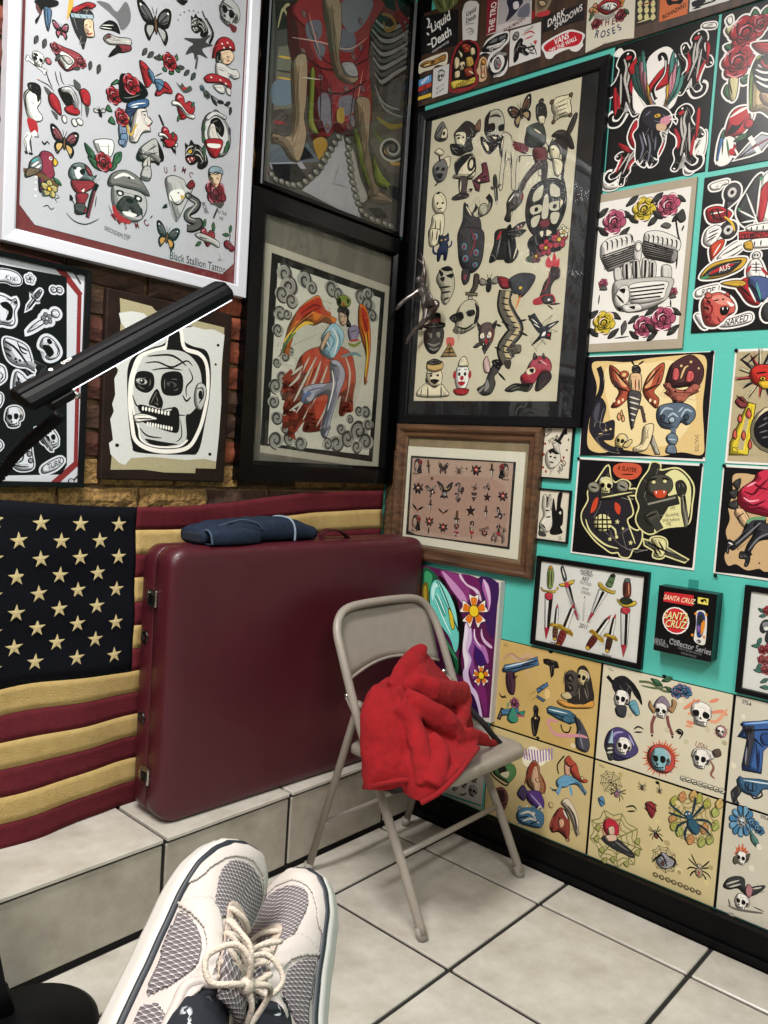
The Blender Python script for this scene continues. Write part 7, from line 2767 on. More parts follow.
STICKERS.append(('colour_bars', 'small sticker of blue, red and yellow lettered bars', (0.0317, 2.3553), '15141a', 0, [(0, 154), (113, 166), (124, 0), (5, 7)], """g 5a9ad0 6 145 109 155 113 110 7 103
g b83a30 7 99 114 105 116 78 7 68
g 2a2a34 8 63 116 72 119 40 7 38
g d8b43a 8 36 120 36 122 12 7 14
tb w 60 131 26.1 20 RIPPY
tb 2a0c0c 63 87 18.0 18 RED
tb 5a5a6a 64 54 18.0 16 BLACK"""))
STICKERS.append(('skull_note', 'white sticker with a drawn skull and two lines of writing', (0.0939, 2.3549), 'cbc9c6', 0, [(0, 187), (129, 185), (132, 2), (4, 0)], """m skull3 66 125 65 0 |w=cbc9c6
s k 4.6 35 157 66 163 99 140
t k 65 58 15.8 14 NOT TO
t k 67 31 15.8 14 DIE NOW"""))
STICKERS.append(('ornate_crest', 'red and gold ornate crest sticker', (0.1637, 2.3459), '8a1f28', 1, [(0, 186), (16, 257), (51, 309), (110, 317), (172, 293), (217, 248), (228, 180), (207, 130), (227, 32), (186, 1), (102, 0), (27, 17), (0, 47)], """f 17120f 16 181 31 253 64 296 118 302 173 279 205 242 210 185 191 134 205 47 172 18 38 33 22 56
p d8c8a0 29 206 46 230 72 204 64 159 40 156
p b04a30 77 288 125 288 152 248 117 239
p d8c8a0 55 266 93 236 84 210
m flower 127 259 57 0 |p=a83a30
p d8c8a0 152 248 181 249 191 209 161 208
m skull 94 160 58 0 |w=d8c8a0
p b89a4a 121 200 168 197 185 146 138 139
p 8a3a2a 114 136 174 130 184 80 131 85
p d8c8a0 41 137 78 136 81 98 45 98
s d8c8a0 5.4 152 117 190 88
p c9b44a 10 78 71 82 145 63 203 66 201 30 136 27 63 31 28 35
tb 3a1a10 110 51 28.9 12 STEELER"""))
STICKERS.append(('pinup_girl', 'small tan pin-up sticker', (0.2651, 2.358), 'c9a884', 1, [(27, 135), (55, 148), (84, 117), (82, 67), (90, 19), (74, 0), (37, 5), (31, 43), (0, 75), (19, 93)], """p d8b48c 39 106 54 120 71 97 69 61 79 22 49 25 45 67
p c9923a 40 124 56 134 76 110 65 99 48 104
s b83a30 5.3 46 58 72 53
e k 53 107 3.5 2.8"""))
STICKERS.append(('white_van', 'black and white sticker of a panel van', (0.2764, 2.4315), 'd6d4d0', 1, [(0, 17), (17, 42), (42, 90), (86, 109), (130, 117), (207, 103), (216, 47), (183, 22), (141, 0), (72, 6)], """f 17161a 14 38 50 80 98 96 143 101 199 94 202 57 171 35 128 18 71 18
p d6d4d0 49 42 68 60 136 54 190 65 171 35 128 22
g 6a6a70 67 69 99 87 133 86 124 65
g 6a6a70 144 88 191 88 190 73 144 65
E d6d4d0 88 27 16.3 11.2
e k 88 27 7.0 5.6
s k 4.2 56 58 181 52
f 17161a 2 16 36 23 72 8 38 7"""))
STICKERS.append(('rooster_badge', 'round black and white badge sticker with a rooster', (0.3087, 2.3549), 'd8d6d2', 2, [(156, 62), (156, 45), (152, 29), (144, 17), (133, 7), (119, 2), (103, 0), (86, 3), (68, 9), (51, 19), (35, 33), (22, 49), (11, 67), (4, 85), (0, 104), (0, 121), (5, 137), (13, 149), (24, 159), (39, 164), (55, 165), (72, 163), (89, 156), (106, 145), (122, 132), (135, 116), (146, 98), (153, 80)], """e 17161a 79 83 71.2 72.6
e d8d6d2 79 83 50.5 52.1
t d8d6d2 43 142 18.7 40 THE
t d8d6d2 100 136 18.5 -20 CHICKEN
t d8d6d2 88 17 18.6 10 RANCH
s d8d6d2 5.3 19 113 29 73
p 8a8a8e 57 111 85 113 105 80 96 51 68 54 54 85
f b83a40 88 85 100 72 90 57
s k 5.2 63 105 84 68
f 17161a 62 124 79 125 91 111"""))
STICKERS.append(('trooper_print', 'red-edged picture sticker lettered THE TRO and IRON MAIDEN', (0.2922, 2.4826), 'bdb6b4', 0, [(0, 238), (327, 134), (334, 0), (10, 23)], """g 7d1f2a 0 238 81 212 82 26 9 25
tb e0d8d4 49 122 41.1 88 THE TRO
g a8a2a4 88 210 316 137 325 38 94 63
f 2a2a3a 150 190 261 154 243 116 193 78 150 65 167 122
f d0ccd0 196 157 229 156 238 118 205 119
f 6a6a78 244 107 307 122 313 50 237 65
g c9c2be 95 59 330 36 333 0 94 20
tb 6a3a44 213 28 22.9 12 IRON MAIDEN"""))
STICKERS.append(('soldier_card', 'square white sticker of a black inked soldier with red lettering', (0.3865, 2.3751), 'd4d2ce', 0, [(0, 214), (213, 202), (227, 3), (10, 0)], """E 8a8884 43 170 22.2 23.7
s k 4.1 30 183 59 157
t k 131 184 16.2 14 LINEAGE
s b83a40 6.0 91 161 144 168 177 145
s b83a40 6.0 110 133 167 137
p 17161a 44 112 71 145 94 134 92 108 119 91 116 66 144 40 123 37 78 67 70 34 45 18 39 69
l k 7.0 76 85 183 73
s 4a4a4e 6.0 119 91 164 52 183 82
s 4a4a4e 6.0 143 49 187 28
f b83a40 170 103 193 103 189 80
s k 4.0 150 100 185 55 201 16"""))
STICKERS.append(('script_sticker', 'black sticker with white script reading DARK SHADOWS', (0.4991, 2.4398), '121114', 0, [(0, 96), (268, 93), (270, 0), (1, 5)], """ti e0dcd8 83 63 42.6 18 DARK
ti e0dcd8 164 44 36.4 18 SHADOWS"""))
STICKERS.append(('skate_logo', 'red skateboard-shaped VANS OFF THE WALL sticker', (0.5007, 2.357), 'dcd8d6', 1, [(0, 87), (20, 112), (102, 131), (178, 136), (233, 114), (281, 79), (269, 45), (275, 22), (243, 0), (205, 11), (182, 28), (106, 23), (75, 6), (40, 16), (23, 49)], """f b3202c 17 82 34 100 109 120 179 124 230 106 266 80 256 44 219 35 132 47 77 44 37 55
tb e8e4e2 132 100 36.6 8 VANS
tb e8e4e2 141 62 26.0 9 OFF THE WALL"""))
STICKERS.append(('small_portrait', 'small red and tan picture sticker', (0.4678, 2.4975), '8a7a62', 0, [(0, 96), (112, 60), (83, 11), (6, 0)], """f 6a5a48 12 92 93 66 68 31 23 31
p c9b090 24 79 59 72 73 44 39 45
g 8a1f28 -20 35 6 35 7 -12 -18 -12
f b83a40 24 16 98 8 99 -19 26 -8"""))
STICKERS.append(('roses_paper', 'cream paper print of pistols and roses lettered ROSES, hanging off the board', (0.6414, 2.3443), 'cfc9b6', 0, [(0, 328), (287, 235), (299, 0), (228, 13), (128, 19), (12, 2), (5, 153)], """m flower 49 222 75 0 |p=c98a6a|y=c9a04a
m rose0 66 144 65 0 |r=8a2f38
m rose0 211 144 73 0 |r=8a2f38
m flower 201 210 55 0 |p=c9803a
p a83038 64 226 107 258 189 227 202 192 154 175 114 179
p e8e4da 84 224 123 239 175 220 184 197 143 188
tb 26345a 136 212 31.4 -10 N
s k 4.9 90 218 109 230
s k 4.9 160 218 182 198
l 9a9894 15.9 51 194 116 156
l 9a9894 15.5 175 165 116 151
tb 6a2a34 102 137 37.1 0 T
tb 6a2a34 133 133 37.0 0 H
tb 6a2a34 169 126 36.8 0 E
m leaf 31 191 47 60
m leaf 245 152 45 130
tb 26345a 76 86 41.0 -14 R
tb 26345a 113 75 39.0 -4 O
tb 26345a 145 73 38.8 4 S
tb 26345a 175 75 38.6 16 E
tb 26345a 207 82 38.4 30 S
t 8a8678 128 22 7.4 12 APPETITE"""))
STICKERS.append(('yellow_pattern', 'black sticker with pale yellow figures in rows', (0.787, 2.3731), '14120f', 0, [(0, 153), (124, 113), (129, 0), (14, 0)], """f c9c08a 13 123 31 131 41 104 23 98
f c9c08a 16 88 34 97 44 70 26 64
f c9c08a 20 51 37 60 47 33 30 27
f c9c08a 51 111 68 120 78 93 60 86
f c9c08a 54 77 71 85 81 59 64 52
f c9c08a 57 40 74 49 84 22 67 15
f c9c08a 87 99 104 108 114 81 97 75
f c9c08a 91 65 108 74 118 47 100 41
f c9c08a 94 28 111 37 121 11 104 4
s c9c08a 5.1 21 17 124 17
s 7d2a30 5.1 26 109 98 98"""))
STICKERS.append(('biohazard', 'orange BIOHAZARD warning sticker', (0.8547, 2.3625), 'c2622c', 0, [(0, 190), (155, 138), (158, 0), (8, 4)], """l k 9.9 49 127 65 87 109 79 118 110
E k 80 123 22.7 21.5
s k 8.7 39 107 60 79 84 83
s k 8.6 84 83 116 68 128 90
tb k 85 37 21.5 13 BIOHAZARD"""))
STICKERS.append(('ink_drawing', 'white sticker with a black ink drawing', (0.937, 2.3626), 'd0cdc8', 0, [(0, 112), (220, 40), (202, 0), (3, 6)], """f 17161a 13 51 60 53 85 34 51 22 21 26
s k 6.0 28 18 86 22 132 19
f 3a3a3c 95 47 141 44 132 19
s k 4.8 16 16 63 12"""))
STICKERS.append(('olive_pod', 'olive green pod-shaped sticker at the top of the board', (0.0589, 2.6171), '5a6238', 1, [(0, 175), (256, 92), (237, 37), (193, 9), (123, 0), (69, 36), (32, 98)], """s 3a4024 10.3 58 99 115 24
s 8a925a 9.1 108 102 140 16
s 3a4024 9.0 172 82 165 17
s 8a925a 6.7 210 69 195 22"""))
# ------------------------------------------------------------------ things hanging on the walls
def wall_thing(key, name, label, cat, wall, group=None, off=0):
    s0, t0, s1, t1 = RECT[key]
    return thing(name, label, cat, wall_pt(wall, s0, t0, off), group, ROT[wall]), s1-s0, t1-t0
def rails(w, h, fw, d, prof=None, c0=0):
    """mitred picture frame; prof = list of (inset 0..1, height 0..1)"""
    prof = prof or [(0, 0), (0, 1), (.15, 1), (.85, .92), (1, .8), (1, 0)]
    bm = B(); rings = []
    for q, hgt in prof:
        i = q*fw; rings.append([bm.verts.new(v) for v in ((i, i, c0+hgt*d), (w-i, i, c0+hgt*d), (w-i, h-i, c0+hgt*d), (i, h-i, c0+hgt*d))])
    for a, b in zip(rings, rings[1:]):
        for k in range(4): bm.faces.new((a[k], a[(k+1) % 4], b[(k+1) % 4], b[k]))
    for k in range(4): a, b = rings[-1], rings[0]; bm.faces.new((a[k], a[(k+1) % 4], b[(k+1) % 4], b[k]))
    return bm
def plate(a0, a1, b0, b1, c0, c1, bev=0): return bx(a0, a1, b0, b1, c0, c1, bev=bev)
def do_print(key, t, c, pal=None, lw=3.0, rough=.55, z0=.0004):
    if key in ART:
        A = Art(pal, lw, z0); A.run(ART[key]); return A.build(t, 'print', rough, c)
GL = glass_mat()
M_fblack = mat('frame_black', '08080a', .4, spec=.2, bump=(90, .05))
M_fblack2 = mat('frame_black_gloss', '050506', .2, spec=.25)
M_matblack = mat('mat_black', '161618', .5, spec=.2, noise=(20, '232325'), bump=(120, .1))
M_cream = mat('paper_cream', 'd1c7ac', .6, noise=(5, 'c8bda1'))
M_paper = mat('paper_white', 'e6e3dd', .55, noise=(6, 'dddad3'))
M_pcard = mat('paper_black', '101012', .3, spec=.25)
M_matwhite = mat('mat_white', 'd9d4c8', .7)

# big black framed flash on the right wall
t, W, H = wall_thing('flash_black', 'framed_flash_sheet', 'large black-framed cream tattoo flash sheet behind glass, in the corner under the sticker board', 'picture', 'R')
obj('frame', rails(W, H, .03, .023), M_fblack, t)
obj('mat', plate(.028, W-.028, .028, H-.028, .001, .010), M_matblack, t)
obj('paper', plate(.052, .591, .075, .985, .010, .0112), M_cream, t)
do_print('flash_black', t, .0112, lw=3.2)
obj('glass', plate(.03, W-.03, .03, H-.03, .0165, .0185), GL, t)

def sheet(key, name, label, base, pal=None, lw=3, border=0, border_mat=None, th=.003, rough=.3, group=None, wall='R', cat='poster', pins=()):
    t, W, H = wall_thing(key, name, label, cat, wall, group)
    if border:
        obj('white_border', plate(0, W, 0, H, .0005, th, bev=.0004), border_mat or M_paper, t)
        obj('paper', plate(border, W-border, border, H-border, th, th+.0006), base, t); c = th+.0006
    else:
        obj('paper', plate(0, W, 0, H, .0005, th, bev=.0005), base, t); c = th
    do_print(key, t, c, pal, lw, rough)
    for k, (pa, pb) in enumerate(pins):
        bm = B(); lathe(bm, [(.0032, 0), (.0046, .002), (.0046, .004), (.002, .006)], 10, Matrix.Translation((pa*W, pb*H, c)))
        obj('push_pin', bm, M_fblack, t, True)
    return t
sheet('panther', 'flash_poster', 'black flash poster of a winged panther and four crawling panthers beside the corner frame', M_pcard, lw=3)
sheet('rose_lady', 'flash_poster', 'black flash poster with red roses and a parrot at the upper right edge', M_pcard, lw=3)
sheet('bikers', 'flash_poster', 'black flash poster with a motorcycle, skeleton rider and tiger head reading RIDE NAKED', M_pcard, lw=3)
t = sheet('engine', 'mounted_print', 'white print of a motorcycle engine ringed by roses on a greige mount', mat('mount_greige', 'a79b87', .7, noise=(9, '9c907d')), lw=3, th=.008)
PINS = ((.01, .985), (.985, .99))
sheet('moth', 'flash_poster', 'tan flash poster of a moth woman, black cat and fox head, white edged', M_pcard, border=.006, pins=PINS, lw=3)
sheet('reaper', 'flash_poster', 'black poster of a hooded reaper and snarling beast, below the moth poster', M_pcard, border=.006, pins=PINS, lw=3)
sheet('eye', 'flash_poster', 'tan poster with a spiky red face and big round black eye, right edge', mat('paper_tan', 'b5a684', .5, noise=(8, 'a89877')), border=.006, pins=((.01, .99),), lw=3)
sheet('legs', 'flash_poster', 'black flash poster of a giant rose with stockinged legs in heels', M_pcard, border=.006, pins=((.01, .99), (.02, -.02)), lw=3)

# wooden frame low in the corner
M_wood = wood('frame_oak', '3f2a1b', '6a4a30', 'X', .45)
t, W, H = wall_thing('wood', 'framed_flash_sheet', 'brown wooden frame holding a small pink-brown flash sheet, above the burgundy case', 'picture', 'R')
obj('frame', rails(W, H, .045, .032, [(0, 0), (0, .75), (.12, .95), (.3, 1), (.45, .9), (.6, .62), (.85, .6), (1, .45), (1, 0)]), M_wood, t)
obj('backing', plate(.043, W-.043, .043, H-.043, .001, .009), mat('backing_board', '8f7c5d', .8, noise=(18, '7f6d50')), t)
obj('mat', plate(.028, .504, .052, .376, .009, .011), mat('mat_ivory', 'ddd6c2', .7), t)
obj('paper', plate(.06, .473, .079, .345, .011, .012), mat('border_dark', '1b1714', .7), t)
do_print('wood', t, .012, lw=1.6)
obj('glass', plate(.045, W-.045, .045, H-.045, .0135, .0155), GL, t)

def small_frame(key, label, fw=.006, d=.012, fm=None, paper=None, lw=2.4, name='framed_card', group=None, glass=True, wall='R'):
    t, W, H = wall_thing(key, name, label, 'picture', wall, group)
    obj('frame', rails(W, H, fw, d), fm or M_fblack, t)
    obj('paper', plate(fw*.9, W-fw*.9, fw*.9, H-fw*.9, .001, d*.45), paper or M_paper, t)
    do_print(key, t, d*.45, lw=lw)
    if glass: obj('glass', plate(fw, W-fw, fw, H-fw, d*.62, d*.75), GL, t)
    return t
M_card = mat('card_ivory', 'cfc8b4', .6)
small_frame('card_head', 'tiny black-edged card with a stabbed head and KEEP YOUR HEAD lettering', .005, paper=M_card, glass=False, lw=2)
small_frame('card_hand', 'tiny black-edged card of a hand casting a devil shadow, below the stabbed head card', .005, paper=M_card, glass=False, lw=2)
small_frame('daggers', 'black-framed white print of nine daggers with ANCIENT ART TATTOO lettering', .014, .014, lw=2.2)
small_frame('panther_frame', 'black-framed white print with red berries and leaves, cut off at the right edge', .014, .014, lw=2.2)

# unframed flash sheets along the bottom, mounted on a black panel
t = thing('mounting_panel', 'thin black panel behind the two rows of flash sheets above the baseboard', 'panel', wall_pt('R', .493, .0835), None, ROT['R'])
obj('panel_board', plate(0, 1.2, 0, .558, 0, .0004), M_black, t)
def flash(key, label, tone):
    return sheet(key, 'flash_sheet', label, mat('flash_paper_'+key, tone[0], .6, noise=(7, tone[1])), lw=1.6, th=.003, group='flash sheets in two rows above the black baseboard', rough=.6)
flash('guns', 'golden-tan flash sheet of pistols, bullets and a hooded gunman, under the dagger print', ('cbad6c', 'bf9f5a'))
flash('skulls', 'off-white flash sheet of seven skulls including a viking, under the skateboard box', ('d8d0b8', 'cfc6ab'))
flash('blue_guns', 'off-white flash sheet with a large blue pistol above a blue revolver', ('d2ccba', 'c7c0ad'))
flash('mermaid', 'tan flash sheet of a mermaid, centaur and lion, behind the folding chair', ('ccb885', 'c2ac77'))
flash('spiders', 'tan flash sheet of spiders and webs with a red-haired woman', ('d2c292', 'c8b684'))
flash('blue_flowers', 'grey-white flash sheet with a blue flower, flaming skull and vulture at the lower right edge', ('d3cdbc', 'c5beac'))
flash('skull_sheet', 'white flash sheet of small skulls low in the corner behind the chair', ('c9c7c2', 'bdbbb6'))

# stretched canvas painting in the corner
t, W, H = wall_thing('painting', 'canvas_painting', 'purple and green canvas painting with orange flowers, between case and flash sheets', 'painting', 'R')
obj('canvas', plate(0, W, 0, H, .001, .028, bev=.002), mat('canvas_edge', 'c9c2bd', .7, bump=(200, .1)), t)
do_print('painting', t, .028, lw=3, rough=.35)

# collector box
t, W, H = wall_thing('skate_box', 'collector_box', 'black boxed mini skateboard with red SANTA CRUZ circle, mounted on the teal wall', 'box', 'R')
obj('carton', plate(0, W, 0, H, .0, .045, bev=.0015), mat('carton_black', '0a090b', .3, spec=.25), t)
do_print('skate_box', t, .045, lw=2, rough=.3)
obj('hang_tab', plate(.06, .085, H-.004, H+.022, .0, .0015), mat('tab_clear', '2f8f83', .2), t)

# ---- left wall
t, W, H = wall_thing('white_frame', 'framed_flash_sheet', 'large white-framed flash sheet with red mat signed Black Stallion Tattoo', 'picture', 'L')
M_fwhite = mat('frame_white', 'c3c3ca', .3)
obj('frame', rails(W, H, .031, .028), M_fwhite, t)
obj('mat', plate(.029, W-.029, .029, H-.029, .001, .012), mat('mat_red', '6b1d20', .6, bump=(150, .08)), t)
ch = .035; x0, x1, y0, y1 = .042, W-.036, .052, H-.04
bm = B(); prism(bm, [(x0+ch, y0), (x1-ch, y0), (x1, y0+ch), (x1, y1-ch), (x1-ch, y1), (x0+ch, y1), (x0, y1-ch), (x0, y0+ch)], .012, .0128)
obj('paper', bm, mat('paper_cool', 'c1bec3', .5, noise=(4, 'b8b5bb')), t)
do_print('white_frame', t, .0128, lw=2.6)
obj('glass', plate(.031, W-.031, .031, H-.031, .0175, .0195), GL, t)

t, W, H = wall_thing('sticker_sheet', 'framed_sticker_sheet', 'black sheet of white outlined skull stickers with red and white border, behind the lamp', 'picture', 'L')
obj('frame', rails(W, H, .012, .022), M_fblack, t)
obj('paper', plate(.01, W-.01, .01, H-.01, .001, .011), mat('paper_white2', 'cfd0d6', .4), t)
do_print('sticker_sheet', t, .011, lw=3, rough=.4)

t, W, H = wall_thing('skull_jar', 'mounted_print', 'torn white woodcut print of a skull inside a jar on a dark brown board', 'picture', 'L')
obj('board', plate(0, W, 0, H, .001, .02, bev=.004), mat('board_brown', '170e0b', .55, spec=.2, noise=(12, '2a1a14'), bump=(60, .15)), t)
do_print('skull_jar', t, .02, lw=3, rough=.7)

t, W, H = wall_thing('kimono', 'framed_print', 'glazed print of a robed figure walking among waves, high in the corner', 'picture', 'L', off=.0)
obj('frame', rails(W, H, .012, .032, [(0, 0), (0, 1), (.9, 1), (1, .6), (1, 0)]), M_fblack2, t)
for a0, a1 in ((0, .005), (W-.012, W)): obj('side_strip', bx(a0, a1, 0, H, .032, .034), mat('silver_edge', '9a9aa0', .3, metal=.6), t)
obj('paper', plate(.01, W-.01, .01, H-.01, .001, .012), mat('paper_grey', '6a6560', .6), t)
do_print('kimono', t, .012, lw=2.4)
obj('glass', plate(.012, W-.012, .012, H-.012, .026, .028), GL, t)

t, W, H = wall_thing('angel', 'framed_print', 'wide black frame with a winged woman in red ribbons, below the robed figure print', 'picture', 'L')
obj('frame', rails(W, H, .058, .03, [(0, 0), (0, 1), (.8, 1), (1, .7), (1, 0)]), M_fblack2, t)
obj('mat', plate(.055, W-.055, .04, H-.055, .001, .010), mat('mat_grey', '6f695d', .75, noise=(12, '635d52')), t)
do_print('angel', t, .010, lw=2.2)
obj('glass', plate(.058, W-.058, .058, H-.058, .018, .020), GL, t)

# sticker-covered board along the top of the right wall
M_board = wood('board_wood', '2a1b12', '4a3120', 'Y', .45, 6)
t = thing('sticker_board', 'dark brown wooden board along the top of the teal wall, covered with stickers', 'board', wall_pt('R', .036, 2.341), None, ROT['R'])
obj('plank', plate(0, 1.6, 0, .3, 0, .008, bev=.002), M_board, t)
for key, label, (s0, t0), base, kind, out, dsl in STICKERS:
    t = thing('sticker', label, 'sticker', wall_pt('R', s0, t0, .0082), 'stickers on the dark wooden board', ROT['R'])
    P = smooth2([(x, y) for x, y in out]) if kind == 1 else out
    if area2(P) < 0: P = P[::-1]
    bm = B()
    prism(bm, [(x*U, y*U) for x, y in P], 0, .0006)
    obj('vinyl', bm, mat('vinyl_'+key, base, .4), t)
    A = Art(None, 3.2, .0002); A.shade = .3; A.run(dsl); A.build(t, 'print', .4, .0006)

# ------------------------------------------------------------------ flag hung along the brick wall
def flag_y(x, z):
    return -.019-.003*sin(17*x+3*sin(5*z))-.003*sin(31*x+9*z)-.0025*sin(43*z+5*x)-.06*max(0, .6-z)*max(0, min(1, (-1-x)/.2))
def flag_top(x):
    t = (x+1.575)/1.535
    return 1.046-.036*sin(pi*min(1, t*1.25))**1.5+(.016*max(0, t-.6)/.4)
FL0, FL1, CAN = -1.575, -.042, -.974
def flag_pt(u, v, lift=0):
    """u across 0..1, v down 0..1"""
    x = FL0+(FL1-FL0)*u; zt = flag_top(x); zb = .232-.012*sin(2.2*u+.3)-.006*sin(14*u)
    z = zt+(zb-zt)*v+.004*sin(21*u+6*v)*v*(1-v)*4
    return (x, flag_y(x, z)-lift, z)
def cloth_mat(name, c, c2):
    return mat(name, c, .85, noise=(40, c2), bump=(300, .35), spec=.15)
M_fr, M_fc, M_fn = cloth_mat('flag_red', '63222a', '571c24'), cloth_mat('flag_cream', 'bda26b', 'ae935c'), cloth_mat('flag_navy', '0a0c15', '080a11')
t = thing('flag', 'weathered stars and stripes flag hung along the brick wall above the step', 'flag', (FL0, 0, .22))
def local(pts, o): return [tuple(Vector(p)-Vector(o)) for p in pts]
def strip(name, u0, u1, v0, v1, m, lift=0, nu=60, nv=4):
    rows = [local([flag_pt(u0+(u1-u0)*i/nu, v0+(v1-v0)*j/nv, lift) for i in range(nu+1)], (FL0, 0, .22)) for j in range(nv+1)]
    o = obj(name, grid(rows), m, t, True); s = o.modifiers.new('thickness', 'SOLIDIFY'); s.thickness = .0012; s.offset = 1
    return o
uc = (CAN-FL0)/(FL1-FL0)
for k in range(13):
    strip('stripe', uc if k < 7 else 0, 1, k/13, (k+1)/13, M_fc if k % 2 else M_fr, lift=.0006*(k % 2))
canton = strip('canton', 0, uc, 0, 7/13, M_fn, lift=.0008, nv=14)
M_star = mat('star_thread', 'cdb988', .7, bump=(400, .3))
bm = B(); c0 = bm.verts.new((0, -.0022, 0)); rim = []
for k in range(10):
    r = .0215 if k % 2 == 0 else .0082
    rim.append(bm.verts.new((r*sin(2*pi*k/10), -.0006, r*cos(2*pi*k/10))))
for k in range(10): bm.faces.new((c0, rim[k], rim[(k+1) % 10]))
st_me = bpy.data.meshes.new('star'); bmesh.ops.recalc_face_normals(bm, faces=bm.faces); bm.to_mesh(st_me); bm.free(); st_me.materials.append(M_star)
for r in range(9):
    for c in range(6 if r % 2 == 0 else 5):
        u = uc*((2*c+1 if r % 2 == 0 else 2*c+2)/12); p = flag_pt(u, (r+1)/10*7/13*.97+.005, .0026)
        o = bpy.data.objects.new('star', st_me); COL.objects.link(o); o.parent = t; o.location = Vector(p)-Vector((FL0, 0, .22)); o.rotation_euler.y = random.uniform(-.08, .08)

# ------------------------------------------------------------------ burgundy folding-table case standing on the step
def rrect(w, h, r, n=7):
    P = []
    for cx, cz, a in ((w/2-r, h-r, 0), (-w/2+r, h-r, 90), (-w/2+r, r, 180), (w/2-r, r, 270)):
        for k in range(n+1):
            q = radians(a+90*k/n); P.append((cx+r*cos(q), cz+r*sin(q)))
    return P
CW, CH, CD = .942, .697, .15
M_vinyl = mat('burgundy_vinyl', '4c111f', .42, noise=(2.2, '420e1a'), bump=(350, .12), coat=.08)
case = thing('table_case', 'burgundy vinyl folded massage table case standing on the tiled step', 'case', (-.502, -.128, .2248))
case.rotation_euler.z = -.037
def half(sign):
    prof = [(.004, .006), (.0008, .0025), (.004, 0), (.033, -.0005), (.055, .001), (.065, .005), (.07, .011), (.0735, .021), (.0745, .05), (.075, .2)]
    rows = []
    for y, ins in prof:
        P = rrect(CW-2*ins, CH-1.5*ins, max(.045-ins*.3, .012)); rows.append([(x, sign*y, z+ins*.5) for x, z in P])
    V, E_, F = grid(rows, closed_u=True); n = len(rows[0]); F.append(tuple(range(len(V)-n, len(V))))
    bm = B(); vs_ = [bm.verts.new(v) for v in V]
    for f in F: bm.faces.new([vs_[i] for i in f])
    return bm
for s in (-1, 1): obj('shell_half', half(s), M_vinyl, case, True)
M_chrome = mat('chrome', 'b8b5ae', .22, metal=1, bump=(60, .1)); M_dmet = mat('dark_metal', '1b1a1a', .35, metal=.7)
for z in (.566, .112):
    q = obj('latch', bx(-CW/2-.009, -CW/2+.002, -.02, .02, z-.022, z+.022, bev=.004), M_chrome, case)
    obj('latch_loop', bx(-CW/2-.014, -CW/2-.008, -.017, .006, z-.012, z+.012, bev=.003), M_dmet, q)
    obj('latch_hook', bx(-CW/2-.013, -CW/2-.008, .007, .017, z-.008, z+.015, bev=.002), M_chrome, q)
for z in (.46, .25):
    bm = B(); lathe(bm, [(.0165, -.002), (.0165, .003), (.013, .005), (.009, .004), (.008, -.001)], 20, Matrix.Translation((-CW/2, .034, z)) @ Matrix.Rotation(-pi/2, 4, 'Y'))
    g = obj('grommet', bm, mat('grommet_black', '0a0a0a', .3), case, True)
bm = B(); P = spline([(.075, .0, CH-.004), (.08, 0, CH+.016), (.1, 0, CH+.026), (.13, 0, CH+.024), (.165, 0, CH+.012), (.185, 0, CH-.003)], 6)
for side in (0,):
    rows = [[Vector((p.x, -.012, p.z)), Vector((p.x, .012, p.z)), Vector((p.x, .012, p.z+.004)), Vector((p.x, -.012, p.z+.004))] for p in P]
    V, E_, F = grid(rows, closed_u=True); vs_ = [bm.verts.new(v) for v in V]
    for f in F: bm.faces.new([vs_[i] for i in f])
    bm.faces.new(vs_[:4]); bm.faces.new(vs_[-4:])
obj('carry_strap', bm, mat('strap_maroon', '3d0f18', .5, bump=(200, .2)), case)
bm = B(); lathe(bm, [(.006, 0), (.006, .003), (.003, .004)], 10, Matrix.Translation((.18, -.0, CH+.004))); obj('rivet', bm, M_chrome, case, True)

# folded jeans on top of the case
M_den = mat('denim', '243043', .9, noise=(60, '1b2433'), bump=(500, .4), spec=.2)
M_dend = mat('denim_inside', '141b27', .95)
jt = thing('folded_jeans', 'dark blue denim jeans folded flat on top of the burgundy case', 'jeans', (-.66, -.115, .9225))
def denim_loft(x0, x1, hs, ys, yc, n=26, seg=22, tilt=0, z0=0):
    rows = []
    for i in range(n+1):
        q = i/n; x = x0+(x1-x0)*q
        h = spline([(k, v, 0) for k, v in enumerate(hs)], n)[min(int(q*(len(hs)-1)*n), (len(hs)-1)*n)].y
        wv = spline([(k, v, 0) for k, v in enumerate(ys)], n)[min(int(q*(len(ys)-1)*n), (len(ys)-1)*n)].y
        r = []
        for k in range(seg):
            a = 2*pi*k/seg; ca, sa = cos(a), sin(a)
            y = yc+wv*math.copysign(abs(ca)**.55, ca); zz = h*(.5+.5*math.copysign(abs(sa)**.75, sa))
            wob = .0022*sin(9*q*6+3*k)+.0018*sin(40*q+k*1.7)
            r.append((x+tilt*ca, y, z0+max(0, zz+wob*(sa > -.2))))
        rows.append(r)
    return rows
rows = denim_loft(-.205, .195, (.042, .056, .060, .064, .066, .058, .038), (.050, .055, .056, .056, .057, .056, .05), .012)
V, E_, F = grid(rows, closed_u=True); F.append(tuple(range(len(rows[0])))[::-1]); F.append(tuple(range(len(V)-len(rows[0]), len(V))))
main = obj('folded_leg', (V, E_, F), M_den, jt, True)
rows = denim_loft(-.195, -.03, (.036, .042, .042, .03), (.018, .026, .024, .012), -.044, n=14, z0=.001)
V, E_, F = grid(rows, closed_u=True); F.append(tuple(range(len(V)-len(rows[0]), len(V))))
fold = obj('hem_fold', (V, E_, F), M_den, jt, True)
s = fold.modifiers.new('thickness', 'SOLIDIFY'); s.thickness = .003; s.offset = -1
